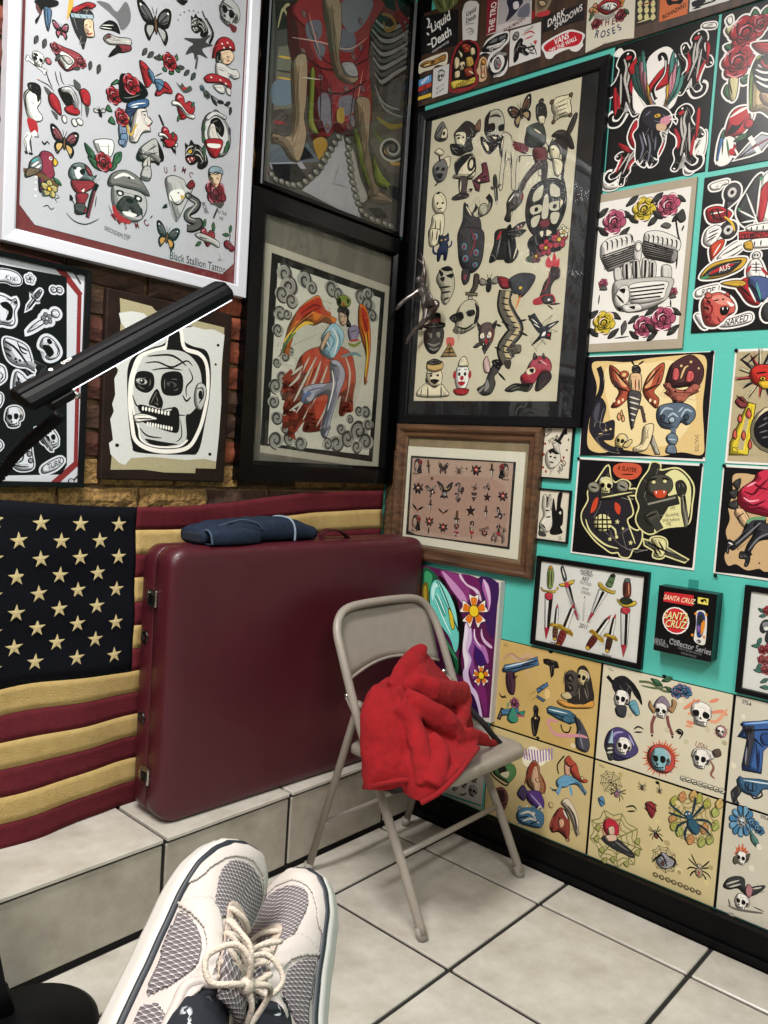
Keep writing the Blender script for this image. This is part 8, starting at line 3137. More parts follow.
bm = B(); tube(bm, spline([(-.198, -.069, .006), (-.2, -.064, .03), (-.198, -.046, .04), (-.197, -.028, .034), (-.197, -.02, .008)], 5), .003, 6); obj('hem_edge', bm, mat('denim_edge', '3c4a5e', .9), jt, True)
bm = B(); box(bm, -.211, -.2, -.03, .05, .006, .03, bev=.004); obj('leg_opening', bm, M_dend, jt)
bm = B(); tube(bm, spline([(.1, -.046, .002), (.099, -.046, .036), (.094, -.03, .062), (.084, .01, .0675), (.078, .045, .058)], 6), .0032, 6); obj('side_seam', bm, mat('denim_seam', '8593a3', .9), jt, True)
bm = B(); tube(bm, spline([(-.15, -.03, .05), (-.08, -.032, .064), (-.035, -.042, .055), (-.02, -.046, .038)], 6), .002, 6); obj('pocket_edge', bm, mat('denim_edge', '3c4a5e', .9), jt, True)

# ------------------------------------------------------------------ folding chair
ch = thing('folding_chair', 'beige metal folding chair with a red fleece thrown over its seat', 'chair', (-.333, -.49, 0))
M_ch = mat('chair_enamel', '9a9187', .38, noise=(30, '92897f'), bump=(200, .04)); M_rub = mat('chair_foot', '9b948c', .6)
O = Vector((-.333, -.49, 0))
def cl(*P): return [Vector(p)-O for p in P]
up = [(-.556, -.703, .012), (-.5545, -.62, .165), (-.553, -.53, .32), (-.551, -.434, .49), (-.549, -.365, .635), (-.542, -.333, .696), (-.518, -.316, .732), (-.478, -.308, .750), (-.40, -.305, .756)]
dn = [(-.266-(x+.40), y, z) for x, y, z in up[::-1]]
bm = B(); tube(bm, spline(cl(*(up+dn)), 5), .0122, 12); obj('back_frame', bm, M_ch, ch, True)
for sx in (-1, 1):
    top = (-.333+sx*.2, -.415, .498); ft = (-.333+sx*.213, -.281, .012)
    bm = B(); tube(bm, cl((top[0], -.425, .52), top, ft), .0105, 10); obj('rear_leg', bm, M_ch, ch, True)
    bm = B(); tube(bm, cl(ft[:2]+(.026,), ft[:2]+(0,)), .0135, 12); obj('foot_cap', bm, M_rub, ch, True)
    bm = B(); x = -.333+sx*.2225; tube(bm, cl((x, -.69, .028), (x, -.7045, .0)), .0145, 12); obj('foot_cap', bm, M_rub, ch, True)
    # pivot bracket and folding link
    bm = B(); x = -.333+sx*.212; tube(bm, cl((x+sx*.006, -.39, .535), (x+sx*.006, -.46, .44), (x, -.52, .395)), .006, 8, flat=.5); obj('folding_link', bm, M_ch, ch, True)
    bm = B(); tube(bm, cl((x+sx*.012, -.392, .532), (x-sx*.012, -.392, .532)), .009, 10); obj('rivet', bm, M_chrome, ch, True)
# backrest panel: shallow dished sheet with an arched lower edge
rows = []
for j in range(9):
    r = []
    for i in range(21):
        q = i/10-1; e = abs(q)
        ztop = .747-.05*max(0, e-.72)**2/.078; zbot = .562+.036*cos(q*pi/2)
        z = ztop+(zbot-ztop)*j/8; y = -.305-.36*(.747-z)-.03*(1-q*q)*0
        wx_ = .207 if z < .68 else .207-.045*((z-.68)/.067)**2
        r.append(Vector((-.333+q*wx_, y+.012*(1-q*q), z))-O)
    rows.append(r)
o = obj('backrest', grid(rows), M_ch, ch, True); s = o.modifiers.new('thickness', 'SOLIDIFY'); s.thickness = .004; s.offset = 0
bm = B(); tube(bm, [r + Vector((0, -.001, 0)) for r in rows[-1]], .0045, 8); obj('backrest_lip', bm, M_ch, ch, True)
# seat pan with rolled edge
def seat_outline(ins, n=6):
    P = []; hw0, hw1 = .2-ins, .19-ins; y0, y1 = -.725+ins, -.385-ins
    for cx, cy, a, r in ((-.333+hw0-.03, y1-.03, 0, .03), (-.333-hw0+.03, y1-.03, 90, .03), (-.333-hw1+.05, y0+.05, 180, .05), (-.333+hw1-.05, y0+.05, 270, .05)):
        for k in range(n+1):
            q = radians(a+90*k/n); P.append((cx+r*cos(q), cy+r*sin(q)))
    return P
rows = [[Vector((x, y, z+.012*max(0, (y+.60))/.2*0))-O for x, y in seat_outline(ins)] for ins, z in ((.006, .372), (.0, .376), (0, .394), (.004, .401), (.012, .404), (.03, .401), (.06, .398))]
V, E_, F = grid(rows, closed_u=True); F.append(tuple(range(len(V)-len(rows[0]), len(V)))); F.append(tuple(range(len(rows[0])))[::-1])
obj('seat', (V, E_, F), M_ch, ch, True)
for y, z, xx, rr in ((-.613, .178, .22, .008), (-.325, .155, .21, .0075)):
    bm = B(); tube(bm, cl((-.333-xx, y, z), (-.333+xx, y, z)), rr, 10); obj('cross_bar', bm, M_ch, ch, True)

# ------------------------------------------------------------------ red fleece jacket thrown over the seat
def add_grid(bm, rows, th, view):
    """thickened smooth sheet from control rows"""
    R2 = [spline(r, 5) for r in rows]; cols = list(zip(*R2)); cols = [spline(c, 5) for c in cols]; rows = list(zip(*cols))
    n, m = len(rows), len(rows[0]); f = [[bm.verts.new(p) for p in r] for r in rows]; b = [[bm.verts.new(Vector(p)+view*th) for p in r] for r in rows]
    for i in range(n-1):
        for j in range(m-1):
            bm.faces.new((f[i][j], f[i][j+1], f[i+1][j+1], f[i+1][j])); bm.faces.new((b[i][j], b[i+1][j], b[i+1][j+1], b[i][j+1]))
    rim = [(0, j) for j in range(m)]+[(i, m-1) for i in range(1, n)]+[(n-1, j) for j in range(m-2, -1, -1)]+[(i, 0) for i in range(n-2, 0, -1)]
    for k in range(len(rim)):
        a, c = rim[k], rim[(k+1) % len(rim)]; bm.faces.new((f[a[0]][a[1]], b[a[0]][a[1]], b[c[0]][c[1]], f[c[0]][c[1]]))
def fold(bm, P, R, flat, view, seg=12, n=5):
    pts = spline(P, n); rr = [v.x for v in spline([(r, 0, 0) for r in R], n)]; rings = []
    for i, p in enumerate(pts):
        t_ = (pts[min(i+1, len(pts)-1)]-pts[max(i-1, 0)]).normalized(); sd = t_.cross(view).normalized(); nv = sd.cross(t_)
        rings.append([bm.verts.new(p+rr[i]*(cos(2*pi*k/seg)*sd+flat*sin(2*pi*k/seg)*nv)) for k in range(seg)])
    for a, b in zip(rings, rings[1:]):
        for k in range(seg): bm.faces.new((a[k], a[(k+1) % seg], b[(k+1) % seg], b[k]))
    bm.faces.new(rings[0][::-1]); bm.faces.new(rings[-1])
VIEW = Vector((.72, .66, -.22)).normalized()
jk = thing('fleece_jacket', 'bright red fleece jacket crumpled over the seat of the folding chair', 'jacket', (-.36, -.55, .405))
JO = Vector((-.36, -.55, .405))
bm = B()
add_grid(bm, [[(-0.4948, -0.4300, 0.5603), (-0.3987, -0.4200, 0.5750), (-0.2928, -0.4300, 0.6303), (-0.2305, -0.4600, 0.5685), (-0.1602, -0.4900, 0.5036)],
              [(-0.5518, -0.4500, 0.5216), (-0.5342, -0.5300, 0.5549), (-0.4619, -0.5700, 0.5647), (-0.3231, -0.5600, 0.5223), (-0.1710, -0.5300, 0.4677)],
              [(-0.5752, -0.4700, 0.4624), (-0.5698, -0.5600, 0.4920), (-0.5165, -0.6200, 0.5024), (-0.3922, -0.6300, 0.4727), (-0.2465, -0.6000, 0.4436)],
              [(-0.5977, -0.5000, 0.4026), (-0.5913, -0.5850, 0.4222), (-0.5904, -0.6700, 0.4409), (-0.5041, -0.7100, 0.4492), (-0.3485, -0.6850, 0.4463)],
              [(-0.6134, -0.5300, 0.3485), (-0.5838, -0.5900, 0.3654), (-0.6035, -0.7000, 0.3629), (-0.5397, -0.7480, 0.4253), (-0.3910, -0.7150, 0.4439)]], .022, VIEW)
# hanging sleeve on the left, the ridge beside it, the peak, and the folded front panel
fold(bm, [(-0.5443, -0.5300, 0.5777), (-0.5871, -0.5550, 0.5329), (-0.6012, -0.5800, 0.4664), (-0.6032, -0.6000, 0.4096), (-0.5980, -0.6050, 0.3742)], [.045, .056, .062, .066, .067], .42, VIEW)
fold(bm, [(-0.5671, -0.5850, 0.5625), (-0.5505, -0.6200, 0.5251), (-0.5684, -0.6650, 0.4714), (-0.5886, -0.7000, 0.4006)], [.022, .026, .026, .02], .8, VIEW)
fold(bm, [(-0.4820, -0.4900, 0.5672), (-0.4076, -0.4700, 0.5938), (-0.3152, -0.4450, 0.6251), (-0.2881, -0.4450, 0.6270)], [.02, .034, .028, .016], .6, VIEW)
fold(bm, [(-0.5168, -0.5600, 0.5854), (-0.4861, -0.5800, 0.6006), (-0.4249, -0.6000, 0.5734), (-0.3015, -0.5700, 0.5377), (-0.1835, -0.5200, 0.5212)], [.02, .026, .034, .034, .024], .62, VIEW)
fold(bm, [(-0.5402, -0.5800, 0.5843), (-0.5122, -0.6250, 0.5544), (-0.4532, -0.6500, 0.5127), (-0.4060, -0.6600, 0.4709)], [.018, .03, .034, .026], .55, VIEW)
fold(bm, [(-0.1828, -0.5200, 0.5151), (-0.2590, -0.5700, 0.4954), (-0.3623, -0.6300, 0.4825), (-0.4139, -0.6600, 0.4647)], [.016, .024, .022, .018], .7, VIEW)
fold(bm, [(-0.4281, -0.6700, 0.4709), (-0.3489, -0.6650, 0.4568), (-0.2621, -0.6600, 0.4189), (-0.1756, -0.6450, 0.3829)], [.02, .022, .016, .007], .5, VIEW)
fold(bm, [(-0.5258, -0.6600, 0.4978), (-0.5327, -0.7000, 0.4608), (-0.5902, -0.7250, 0.4093)], [.014, .026, .022], .6, VIEW)
for v in bm.verts: v.co -= JO
M_fleece = mat('red_fleece', 'a50d18', .95, noise=(45, '8f0913'), bump=(420, .5))
body = obj('fleece_shell', bm, M_fleece, jk, True)
r = body.modifiers.new('merge', 'REMESH'); r.mode = 'VOXEL'; r.voxel_size = .0042; r.use_smooth_shade = True
s = body.modifiers.new('soften', 'SMOOTH'); s.iterations = 3; s.factor = .5
tx = bpy.data.textures.new('crumple', 'CLOUDS'); tx.noise_scale = .055; tx.noise_depth = 1
d = body.modifiers.new('crumple', 'DISPLACE'); d.texture = tx; d.strength = .012; d.mid_level = .5
tx2 = bpy.data.textures.new('fleece', 'CLOUDS'); tx2.noise_scale = .012
d = body.modifiers.new('pile', 'DISPLACE'); d.texture = tx2; d.strength = .0025
M_lin = mat('jacket_lining', '120b0c', .9)
def jt_tube(name, P, r, m, flat=None):
    bm = B(); tube(bm, [Vector(p)-JO for p in spline(P, 6)], r, 8, flat=flat); return obj(name, bm, m, jk, True)
jt_tube('zipper_tape', [(-0.2369, -0.5600, 0.5059), (-0.2565, -0.6000, 0.4857), (-0.2579, -0.6400, 0.4629), (-0.2205, -0.6550, 0.4192), (-0.1678, -0.6500, 0.3825)], [.006]*6+[.008]*18+[.009], M_lin)
jt_tube('cuff_lining', [(-0.6175, -0.6000, 0.3653), (-0.6017, -0.6250, 0.3692), (-0.5732, -0.6450, 0.3807)], [.006]*4+[.012]*6+[.007]*3, M_lin)
M_fl2 = mat('red_fleece_hem', '930b15', .95, bump=(420, .5))
jt_tube('hem_band', [(-0.6150, -0.7150, 0.3690), (-0.5877, -0.7480, 0.3992), (-0.5439, -0.7650, 0.4368), (-0.4792, -0.7520, 0.4560), (-0.4112, -0.7280, 0.4578)], .0065, M_fl2)
jt_tube('cuff_band', [(-0.6356, -0.5500, 0.3587), (-0.6411, -0.6000, 0.3819), (-0.6281, -0.6450, 0.4031), (-0.5800, -0.6650, 0.3992)], .0065, M_fl2)

# ------------------------------------------------------------------ black LED floor lamp
M_lamp = mat('lamp_black', '040406', .55, spec=.12, bump=(60, .03)); M_lampm = mat('lamp_black_satin', '060608', .5, spec=.2)
LB = Vector((-1.375, -.366, 0))
lamp = thing('floor_lamp', 'black gooseneck floor lamp with a long slim light bar, standing by the step', 'lamp', LB)
bm = B(); lathe(bm, [(.128, 0), (.132, .006), (.13, .016), (.118, .024), (.078, .027), (.074, .032), (.03, .034), (.02, .038)], 40); obj('base', bm, M_lampm, lamp, True)
p0 = Vector((-1.402, -.318, .03)); p1 = Vector((-1.5380, -0.2428, 0.8237))
bm = B(); tube(bm, [Vector(v)-LB for v in (p0, p0+(p1-p0)*.07, p0+(p1-p0)*.08, p1)], [.019, .016, .0125, .0125], 14); obj('pole', bm, M_lampm, lamp, True)
gn = spline([p1-(p1-p0).normalized()*.02, p1, (-1.5622, -0.3083, 0.9458), (-1.5651, -0.4471, 1.0308), (-1.5536, -0.5447, 1.0876), (-1.5348, -0.5902, 1.1436), (-1.5232, -0.6302, 1.1746), (-1.5116, -0.6562, 1.1956), (-1.5039, -0.6708, 1.2113)], 40)
P = []; R = []; acc = 0
for a, b in zip(gn, gn[1:]):
    acc += (b-a).length
    if acc > .0024:
        acc = 0; P.append(b-LB); R.append(.0102 if len(P) % 2 else .0074)
bm = B(); tube(bm, P, R, 12); obj('gooseneck', bm, M_lamp, lamp, True)
A_, B_ = Vector((-1.5544, -0.6499, 1.2273)), Vector((-1.1677, -0.6072, 1.4685))
ax = (B_-A_); HL = ax.length; ax.normalize()
nv = Vector((-0.7707, -0.4940, 0.3961)); nv = (nv-ax*nv.dot(ax)).normalized(); wv = ax.cross(nv)      # nv faces the room, wv across the bar
if wv.z > 0: wv = -wv
Mh = Matrix((ax, wv, nv)).transposed().to_4x4(); Mh.translation = A_-LB
prof = [(-.026, -.008), (-.0265, .002), (-.02, .0085), (-.006, .0125), (.001, .0125), (.003, .010), (.012, .0085), (.021, .004), (.0245, -.002), (.0245, -.008)]
rows = []
for q, sc_ in ((0, .8), (.004, .94), (.012, 1), (.97, 1), (.985, .95), (.995, .8), (1, .55)):
    rows.append([Mh @ Vector((q*HL, w_*sc_, n_*(.6+.4*sc_))) for w_, n_ in prof])
V, E_, F = grid(rows, closed_u=True); k = len(prof); F.append(tuple(range(k))[::-1]); F.append(tuple(range(len(V)-k, len(V))))
head = obj('light_bar', (V, E_, F), M_lamp, lamp)
bm = B(); box(bm, .075, HL-.012, -.022, .0253, -.0098, -.0078, bev=.0015)
for v in bm.verts: v.co = Mh @ v.co
obj('diffuser', bm, mat('led_diffuser', 'f4f6ff', .5, emit=1.6), head)
A = Art(); A.run('e w -62 0 7 7; tb w 0 0 13 0 OttLite'); lg = A.build(head, 'maker_mark', .4)
for v in lg.data.vertices: v.co = Mh @ Vector((.1+v.co.x, -.0125-v.co.y*-1.0, .0118+v.co.z))
bm = B(); box(bm, .03, .075, .004, .03, -.024, -.008, bev=.004)
for v in bm.verts: v.co = Mh @ v.co
obj('swivel_bracket', bm, M_lampm, lamp)
bm = B(); tube(bm, [Mh @ Vector(v) for v in ((.078, .02, -.02), (.078, .032, -.02))], .005, 10); obj('swivel_screw', bm, M_chrome, lamp, True)

# ------------------------------------------------------------------ small metal climbing figure on the corner frame
fg = thing('metal_figure', 'small bronze and silver climbing figure fixed on the corner of the black frame', 'figurine', (-0.0400, -0.1267, 1.5597))
FO = Vector((-0.0400, -0.1267, 1.5597))
bm = B()
def limb(P, R): tube(bm, spline([Vector(p)-FO for p in P], 4), [v.x for v in spline([(r*1.7, 0, 0) for r in R], 4)], 8)
limb([(-0.0450, -0.1259, 1.7626), (-0.0470, -0.1354, 1.7452), (-0.0480, -0.1445, 1.7218), (-0.0480, -0.1528, 1.6986), (-0.0470, -0.1599, 1.6791), (-0.0460, -0.1650, 1.6597)], [.005, .006, .0115, .0085, .0095, .009])
limb([(-0.0550, -0.1248, 1.7478), (-0.0560, -0.1311, 1.7582), (-0.0550, -0.1356, 1.7692)], [.0045, .0068, .004])
limb([(-0.0460, -0.1417, 1.7352), (-0.0500, -0.1486, 1.7657), (-0.0500, -0.1437, 1.7981), (-0.0480, -0.1364, 1.8153)], [.0055, .0045, .0035, .003])
limb([(-0.0500, -0.1407, 1.8080), (-0.0550, -0.1293, 1.8178), (-0.0600, -0.1181, 1.8243)], [.003, .002, .001]); limb([(-0.0500, -0.1405, 1.8112), (-0.0500, -0.1369, 1.8276), (-0.0520, -0.1266, 1.8443)], [.003, .002, .001])
limb([(-0.0520, -0.1407, 1.7309), (-0.0700, -0.1257, 1.7095), (-0.0850, -0.1058, 1.6924), (-0.0950, -0.0863, 1.6696), (-0.1000, -0.0788, 1.6564)], [.0055, .0045, .004, .0045, .002])
limb([(-0.0480, -0.1661, 1.6656), (-0.0580, -0.1705, 1.6348), (-0.0620, -0.1648, 1.6186), (-0.0660, -0.1366, 1.5940), (-0.0700, -0.1164, 1.5719), (-0.0720, -0.1093, 1.5493)], [.0085, .0065, .0055, .0042, .003, .0022])
limb([(-0.0480, -0.1655, 1.6721), (-0.0660, -0.2042, 1.6753), (-0.0750, -0.2280, 1.6687), (-0.0600, -0.2018, 1.6482), (-0.0500, -0.1749, 1.6295)], [.009, .0075, .006, .005, .003])
limb([(-0.0400, -0.1494, 1.7357), (-0.0300, -0.1602, 1.7111), (-0.0300, -0.1789, 1.6871)], [.004, .003, .0015])
o = obj('figure_body', bm, mat('bronze_silver', '3d2f29', .3, metal=.8, noise=(60, '7d7876')), fg, True)
r = o.modifiers.new('merge', 'REMESH'); r.mode = 'VOXEL'; r.voxel_size = .0012; r.use_smooth_shade = True
s = o.modifiers.new('soften', 'SMOOTH'); s.iterations = 2
bm = B(); box(bm, .002, .0118, -.012, .012, .04, .056, bev=.003); obj('mount', bm, M_dmet, fg)

# ------------------------------------------------------------------ photographer's feet: sneakers, socks, legs on a bench
person = thing('person', "person's outstretched legs in dark patterned socks and pale beige mesh sneakers", 'person', (-1.9, -1.7, .38))
PO = Vector((-1.9, -1.7, .38))
M_upper = mat('sneaker_beige', 'b4aba5', .55, bump=(300, .1)); M_mid = mat('midsole_white', 'bab7b1', .45, bump=(80, .05)); M_navy = mat('sole_stripe_navy', '1c2028', .5)
M_lace = mat('lace_beige', 'c7b9aa', .8, bump=(500, .4)); M_eye = mat('eyestay_suede', 'b3a294', .85, bump=(400, .3))
def mesh_fabric():
    m = bpy.data.materials.new('sneaker_mesh'); m.use_nodes = True; N = m.node_tree.nodes; L = m.node_tree.links; b = N['Principled BSDF']; b.inputs['Roughness'].default_value = .7
    uv = N.new('ShaderNodeUVMap'); sp = N.new('ShaderNodeSeparateXYZ'); L.new(uv.outputs[0], sp.inputs[0])
    def m_(op, a, b_=None):
        n = N.new('ShaderNodeMath'); n.operation = op
        for i, v in enumerate((a, b_)):
            if v is None: continue
            if isinstance(v, (int, float)): n.inputs[i].default_value = v
            else: L.new(v, n.inputs[i])
        return n.outputs[0]
    s = m_('ADD', sp.outputs[0], sp.outputs[1]); d = m_('SUBTRACT', sp.outputs[0], sp.outputs[1])
    v = m_('MULTIPLY', m_('SINE', m_('MULTIPLY', s, 1.0)), m_('SINE', m_('MULTIPLY', d, 1.0)))
    r = N.new('ShaderNodeValToRGB'); r.color_ramp.elements[0].position = .02; r.color_ramp.elements[1].position = .2
    r.color_ramp.elements[0].color = lin('bdb6b4'); r.color_ramp.elements[1].color = lin('5b5357')
    a = m_('ABSOLUTE', v); L.new(a, r.inputs[0]); L.new(r.outputs[0], b.inputs['Base Color'])
    bp = N.new('ShaderNodeBump'); bp.inputs['Strength'].default_value = .6; bp.inputs['Distance'].default_value = .002; bp.invert = True
    L.new(a, bp.inputs['Height']); L.new(bp.outputs[0], b.inputs['Normal'])
    return m
M_mesh = mesh_fabric()
LS = .292
def lerp_tab(tab, x):
    for (a, va), (b, vb) in zip(tab, tab[1:]):
        if x <= b: 
            q = (x-a)/(b-a); q = q*q*(3-2*q)*.35+q*.65
            return va+(vb-va)*q
    return tab[-1][1]
WT = [(0, .012), (.008, .024), (.03, .033), (.07, .036), (.11, .038), (.15, .043), (.19, .0495), (.225, .0525), (.25, .049), (.27, .0405), (.284, .026), (.292, .006)]
HT = [(0, .088), (.03, .098), (.07, .1), (.11, .106), (.14, .097), (.17, .083), (.20, .069), (.23, .0585), (.255, .052), (.275, .046), (.292, .036)]
def ycv(x): return .010*sin(pi*min(1, max(0, x/.292)))-.004*(x > .2)*(x-.2)/.09
def spring(x): return .012*max(0, (x-.19)/.1)**2+.004*max(0, (.03-x)/.03)
def up_pt(x, t, lift=0):
    """upper surface; t 0..1 from the lateral sole edge over the instep to the medial edge"""
    w_ = lerp_tab(WT, x)+.0005; h = lerp_tab(HT, x)+spring(x); zb = .026+spring(x); th = pi*t; c_, s_ = cos(th), sin(th)
    rad = 1+lift/.04
    y = ycv(x)+w_*rad*math.copysign(abs(c_)**.72, c_)*(1-.14*s_); z = zb+(h-zb)*rad*abs(s_)**.8
    return Vector((x+lift*(.4 if x > .27 else 0), y, z))
def in_poly(px, py, P):
    c = False; j = len(P)-1
    for i in range(len(P)):
        if (P[i][1] > py) != (P[j][1] > py) and px < (P[j][0]-P[i][0])*(py-P[i][1])/(P[j][1]-P[i][1])+P[i][0]: c = not c
        j = i
    return c
def panel(name, poly, lift, m, parent, Mx, nx=90, nt=110, uvs=(1250, 100)):
    """piece of the upper cut out along an outline given in (x, t)"""
    poly = smooth2(poly); xs = [p[0] for p in poly]; ts = [p[1] for p in poly]; x0, x1, t0, t1 = min(xs), max(xs), min(ts), max(ts)
    nx = max(8, int((x1-x0)/.0022)); nt = max(8, int((t1-t0)/.009)); vid = {}; V = []; F = []; UV = []
    for i in range(nx):
        for j in range(nt):
            if not in_poly(x0+(i+.5)*(x1-x0)/nx, t0+(j+.5)*(t1-t0)/nt, poly): continue
            f = []
            for a, b in ((i, j), (i+1, j), (i+1, j+1), (i, j+1)):
                if (a, b) not in vid:
                    x = x0+a*(x1-x0)/nx; t_ = t0+b*(t1-t0)/nt; vid[(a, b)] = len(V); V.append(Mx @ up_pt(x, t_, lift)); UV.append((x*uvs[0]*.5, t_*uvs[1]*.5))
                f.append(vid[(a, b)])
            F.append(tuple(f))
    o = obj(name, ([tuple(v) for v in V], [], F), m, parent, True)
    l = o.data.uv_layers.new(name='UVMap')
    for lp in o.data.loops: l.data[lp.index].uv = UV[lp.vertex_index]
    s = o.modifiers.new('thickness', 'SOLIDIFY'); s.thickness = .0016; s.offset = 0
    return o
def sneaker(Mx, lat):
    """lat=+1: lateral side at t=0"""
    f = (lambda t_: t_) if lat > 0 else (lambda t_: 1-t_)
    def pt(x, t_, l=0): return Mx @ up_pt(x, f(t_), l)
    rows = []; nx, nt = 64, 40
    V = []; F = []; vid = {}
    for i in range(nx+1):
        for j in range(nt+1):
            vid[(i, j)] = len(V); V.append(tuple(Mx @ up_pt(LS*i/nx, j/nt)))
    for i in range(nx):
        for j in range(nt):
            x = LS*(i+.5)/nx; t_ = (j+.5)/nt
            op = x < .118 and abs(t_-.5) < (.27 if x < .1 else .27*(.118-x)/.018)
            if not op: F.append((vid[(i, j)], vid[(i+1, j)], vid[(i+1, j+1)], vid[(i, j+1)]))
    up_ = obj('sneaker', (V, [], F), M_upper, person, True); s = up_.modifiers.new('thickness', 'SOLIDIFY'); s.thickness = .004; s.offset = 1
    up_['label'] = 'pale beige sneaker with grey mesh panels and white sole'
    # sole: rings around the outline
    out = [(LS*k/40, 1) for k in range(41)]+[(LS*k/40, -1) for k in range(40, -1, -1)]
    def ring(ins, z):
        return [Mx @ Vector((min(max(x*(1-2*ins/LS)+ins, -9), 9), ycv(x)+sg*(lerp_tab(WT, x)+.004-ins), z+spring(x)*(1 if z < .02 else 1))) for x, sg in out]
    rows = [ring(.008, 0), ring(.001, .003), ring(-.002, .009), ring(-.0015, .017), ring(-.003, .021), ring(-.001, .027), ring(.003, .0305)]
    V, E_, F = grid(rows, closed_u=True); n = len(rows[0]); F.append(tuple(range(n))[::-1]); F.append(tuple(range(len(V)-n, len(V))))
    obj('midsole', (V, E_, F), M_mid, up_, True)
    rows = [ring(.0005, .0275), ring(-.0012, .0295), ring(-.0002, .0335), ring(.004, .0345)]
    V, E_, F = grid(rows, closed_u=True); obj('sole_stripe', (V, E_, F), M_navy, up_, True)
    P = lambda q: [(x, f(t_)) for x, t_ in q]
    panel('toe_mesh', P([(.262, .5), (.252, .3), (.235, .24), (.205, .27), (.178, .31), (.182, .40), (.2, .43), (.2, .57), (.182, .6), (.178, .69), (.205, .73), (.235, .76), (.252, .7)]), .0012, M_mesh, up_, Mx)
    panel('side_mesh', P([(.168, .05), (.15, .2), (.128, .235), (.11, .2), (.085, .06), (.12, .04)]), .0012, M_mesh, up_, Mx)
    panel('side_mesh', P([(.168, .95), (.15, .8), (.128, .765), (.11, .8), (.085, .94), (.12, .96)]), .0012, M_mesh, up_, Mx)
    panel('heel_mesh', P([(.075, .06), (.07, .19), (.02, .2), (.02, .07)]), .0012, M_mesh, up_, Mx)
    panel('toe_cap', P([(.291, .5), (.287, .15), (.265, .06), (.235, .04), (.2, .03), (.215, .12), (.245, .2), (.262, .33), (.27, .5), (.262, .67), (.245, .8), (.215, .88), (.2, .97), (.235, .96), (.265, .94), (.287, .85)]), .0014, M_upper, up_, Mx)
    panel('eyestay', P([(.208, .5), (.2, .41), (.165, .385), (.122, .36), (.115, .405), (.15, .435), (.185, .455), (.19, .5), (.185, .545), (.15, .565), (.115, .595), (.122, .64), (.165, .615), (.2, .59)]), .0026, M_eye, up_, Mx)
    panel('quarter_overlay', P([(.178, .05), (.19, .25), (.165, .37), (.118, .345), (.08, .25), (.085, .2), (.105, .215), (.128, .265), (.157, .22), (.172, .05)]), .0018, M_upper, up_, Mx)
    # collar rim, tongue
    rim = [pt(x, .5-sg*h) for x, h, sg in [(.118, 0, 1), (.112, .1, 1), (.1, .265, 1), (.08, .27, 1), (.05, .27, 1), (.02, .27, 1), (.006, .2, 1), (.003, 0, 1), (.006, .2, -1), (.02, .27, -1), (.05, .27, -1), (.08, .27, -1), (.1, .265, -1), (.112, .1, -1)]]
    bm = B(); tube(bm, spline(rim, 5, True), .0062, 10, closed=True); obj('collar', bm, M_upper, up_, True)
    rows = [[Mx @ Vector((x, ycv(x)+q*w_, z-.006*q*q)) for q in (-1, -.6, -.2, .2, .6, 1)] for x, w_, z in ((.185, .012, .079), (.16, .016, .092), (.135, .019, .105), (.115, .021, .117), (.1, .021, .123), (.094, .019, .122))]
    o = obj('tongue', grid(rows), M_mesh, up_, True); l = o.data.uv_layers.new(name='UVMap')
    for lp in o.data.loops: l.data[lp.index].uv = (lp.vertex_index//6*5, lp.vertex_index % 6*4)
    s = o.modifiers.new('thickness', 'SOLIDIFY'); s.thickness = .008; s.offset = 0
    # laces
    ex = [.192, .176, .16, .144, .128]
    for k, x in enumerate(ex):
        w_ = .075+.008*k
        for sg in ((1, -1) if k else (1,)):
            a, b = pt(x, .5-sg*w_, .003), pt(x-(.014 if k else 0), .5+sg*w_, .003); mid = (a+b)/2; top_ = Mx.to_3x3() @ Vector((0, 0, .007+.003*(sg > 0)))
            bm = B(); tube(bm, spline([a-top_*.6, a+top_*.3, mid+top_*.9, b+top_*.3, b-top_*.6], 5), .0031, 8); obj('lace', bm, M_lace, up_, True)
    kn = Mx @ Vector((.118, ycv(.118), .127)); u3 = Mx.to_3x3()
    for sg in (1, -1):
        lp = [kn, kn+u3 @ Vector((.012, sg*.017, .008)), kn+u3 @ Vector((.016, sg*.036, -.002)), kn+u3 @ Vector((-.004, sg*.046, -.018)), kn+u3 @ Vector((-.02, sg*.033, -.012)), kn+u3 @ Vector((-.01, sg*.016, .002)), kn]
        bm = B(); tube(bm, spline(lp, 6), .003, 8); obj('lace_loop', bm, M_lace, up_, True)
        en = [kn, kn+u3 @ Vector((.025, sg*.02, .003)), kn+u3 @ Vector((.04, sg*.04, -.022))]
        bm = B(); tube(bm, spline(en, 6), .0028, 8); obj('lace_end', bm, M_lace, up_, True)
    bm = B(); lathe(bm, [(.003, -.006), (.008, -.003), (.008, .004), (.003, .007)], 12, Matrix.Translation(kn) @ u3.to_4x4()); obj('lace_knot', bm, M_lace, up_, True)
    return up_
def frame_of(X, Z, toe):
    X = Vector(X).normalized(); Z = Vector(Z); Z = (Z-X*Z.dot(X)).normalized(); Yv = Z.cross(X)
    m = Matrix((X, Yv, Z)).transposed().to_4x4(); m.translation = Vector(toe)-X*LS-PO
    return m
ML = frame_of((0.8252, 0.3957, 0.3962), (0.3198, -0.8644, 0.3801), (-1.4806, -1.0928, 0.6870))
MR = frame_of((0.5937, 0.6758, 0.4322), (-0.6832, 0.0127, 0.6887), (-1.3659, -1.1096, 0.6080))
sneaker(ML, 1); sneaker(MR, -1)
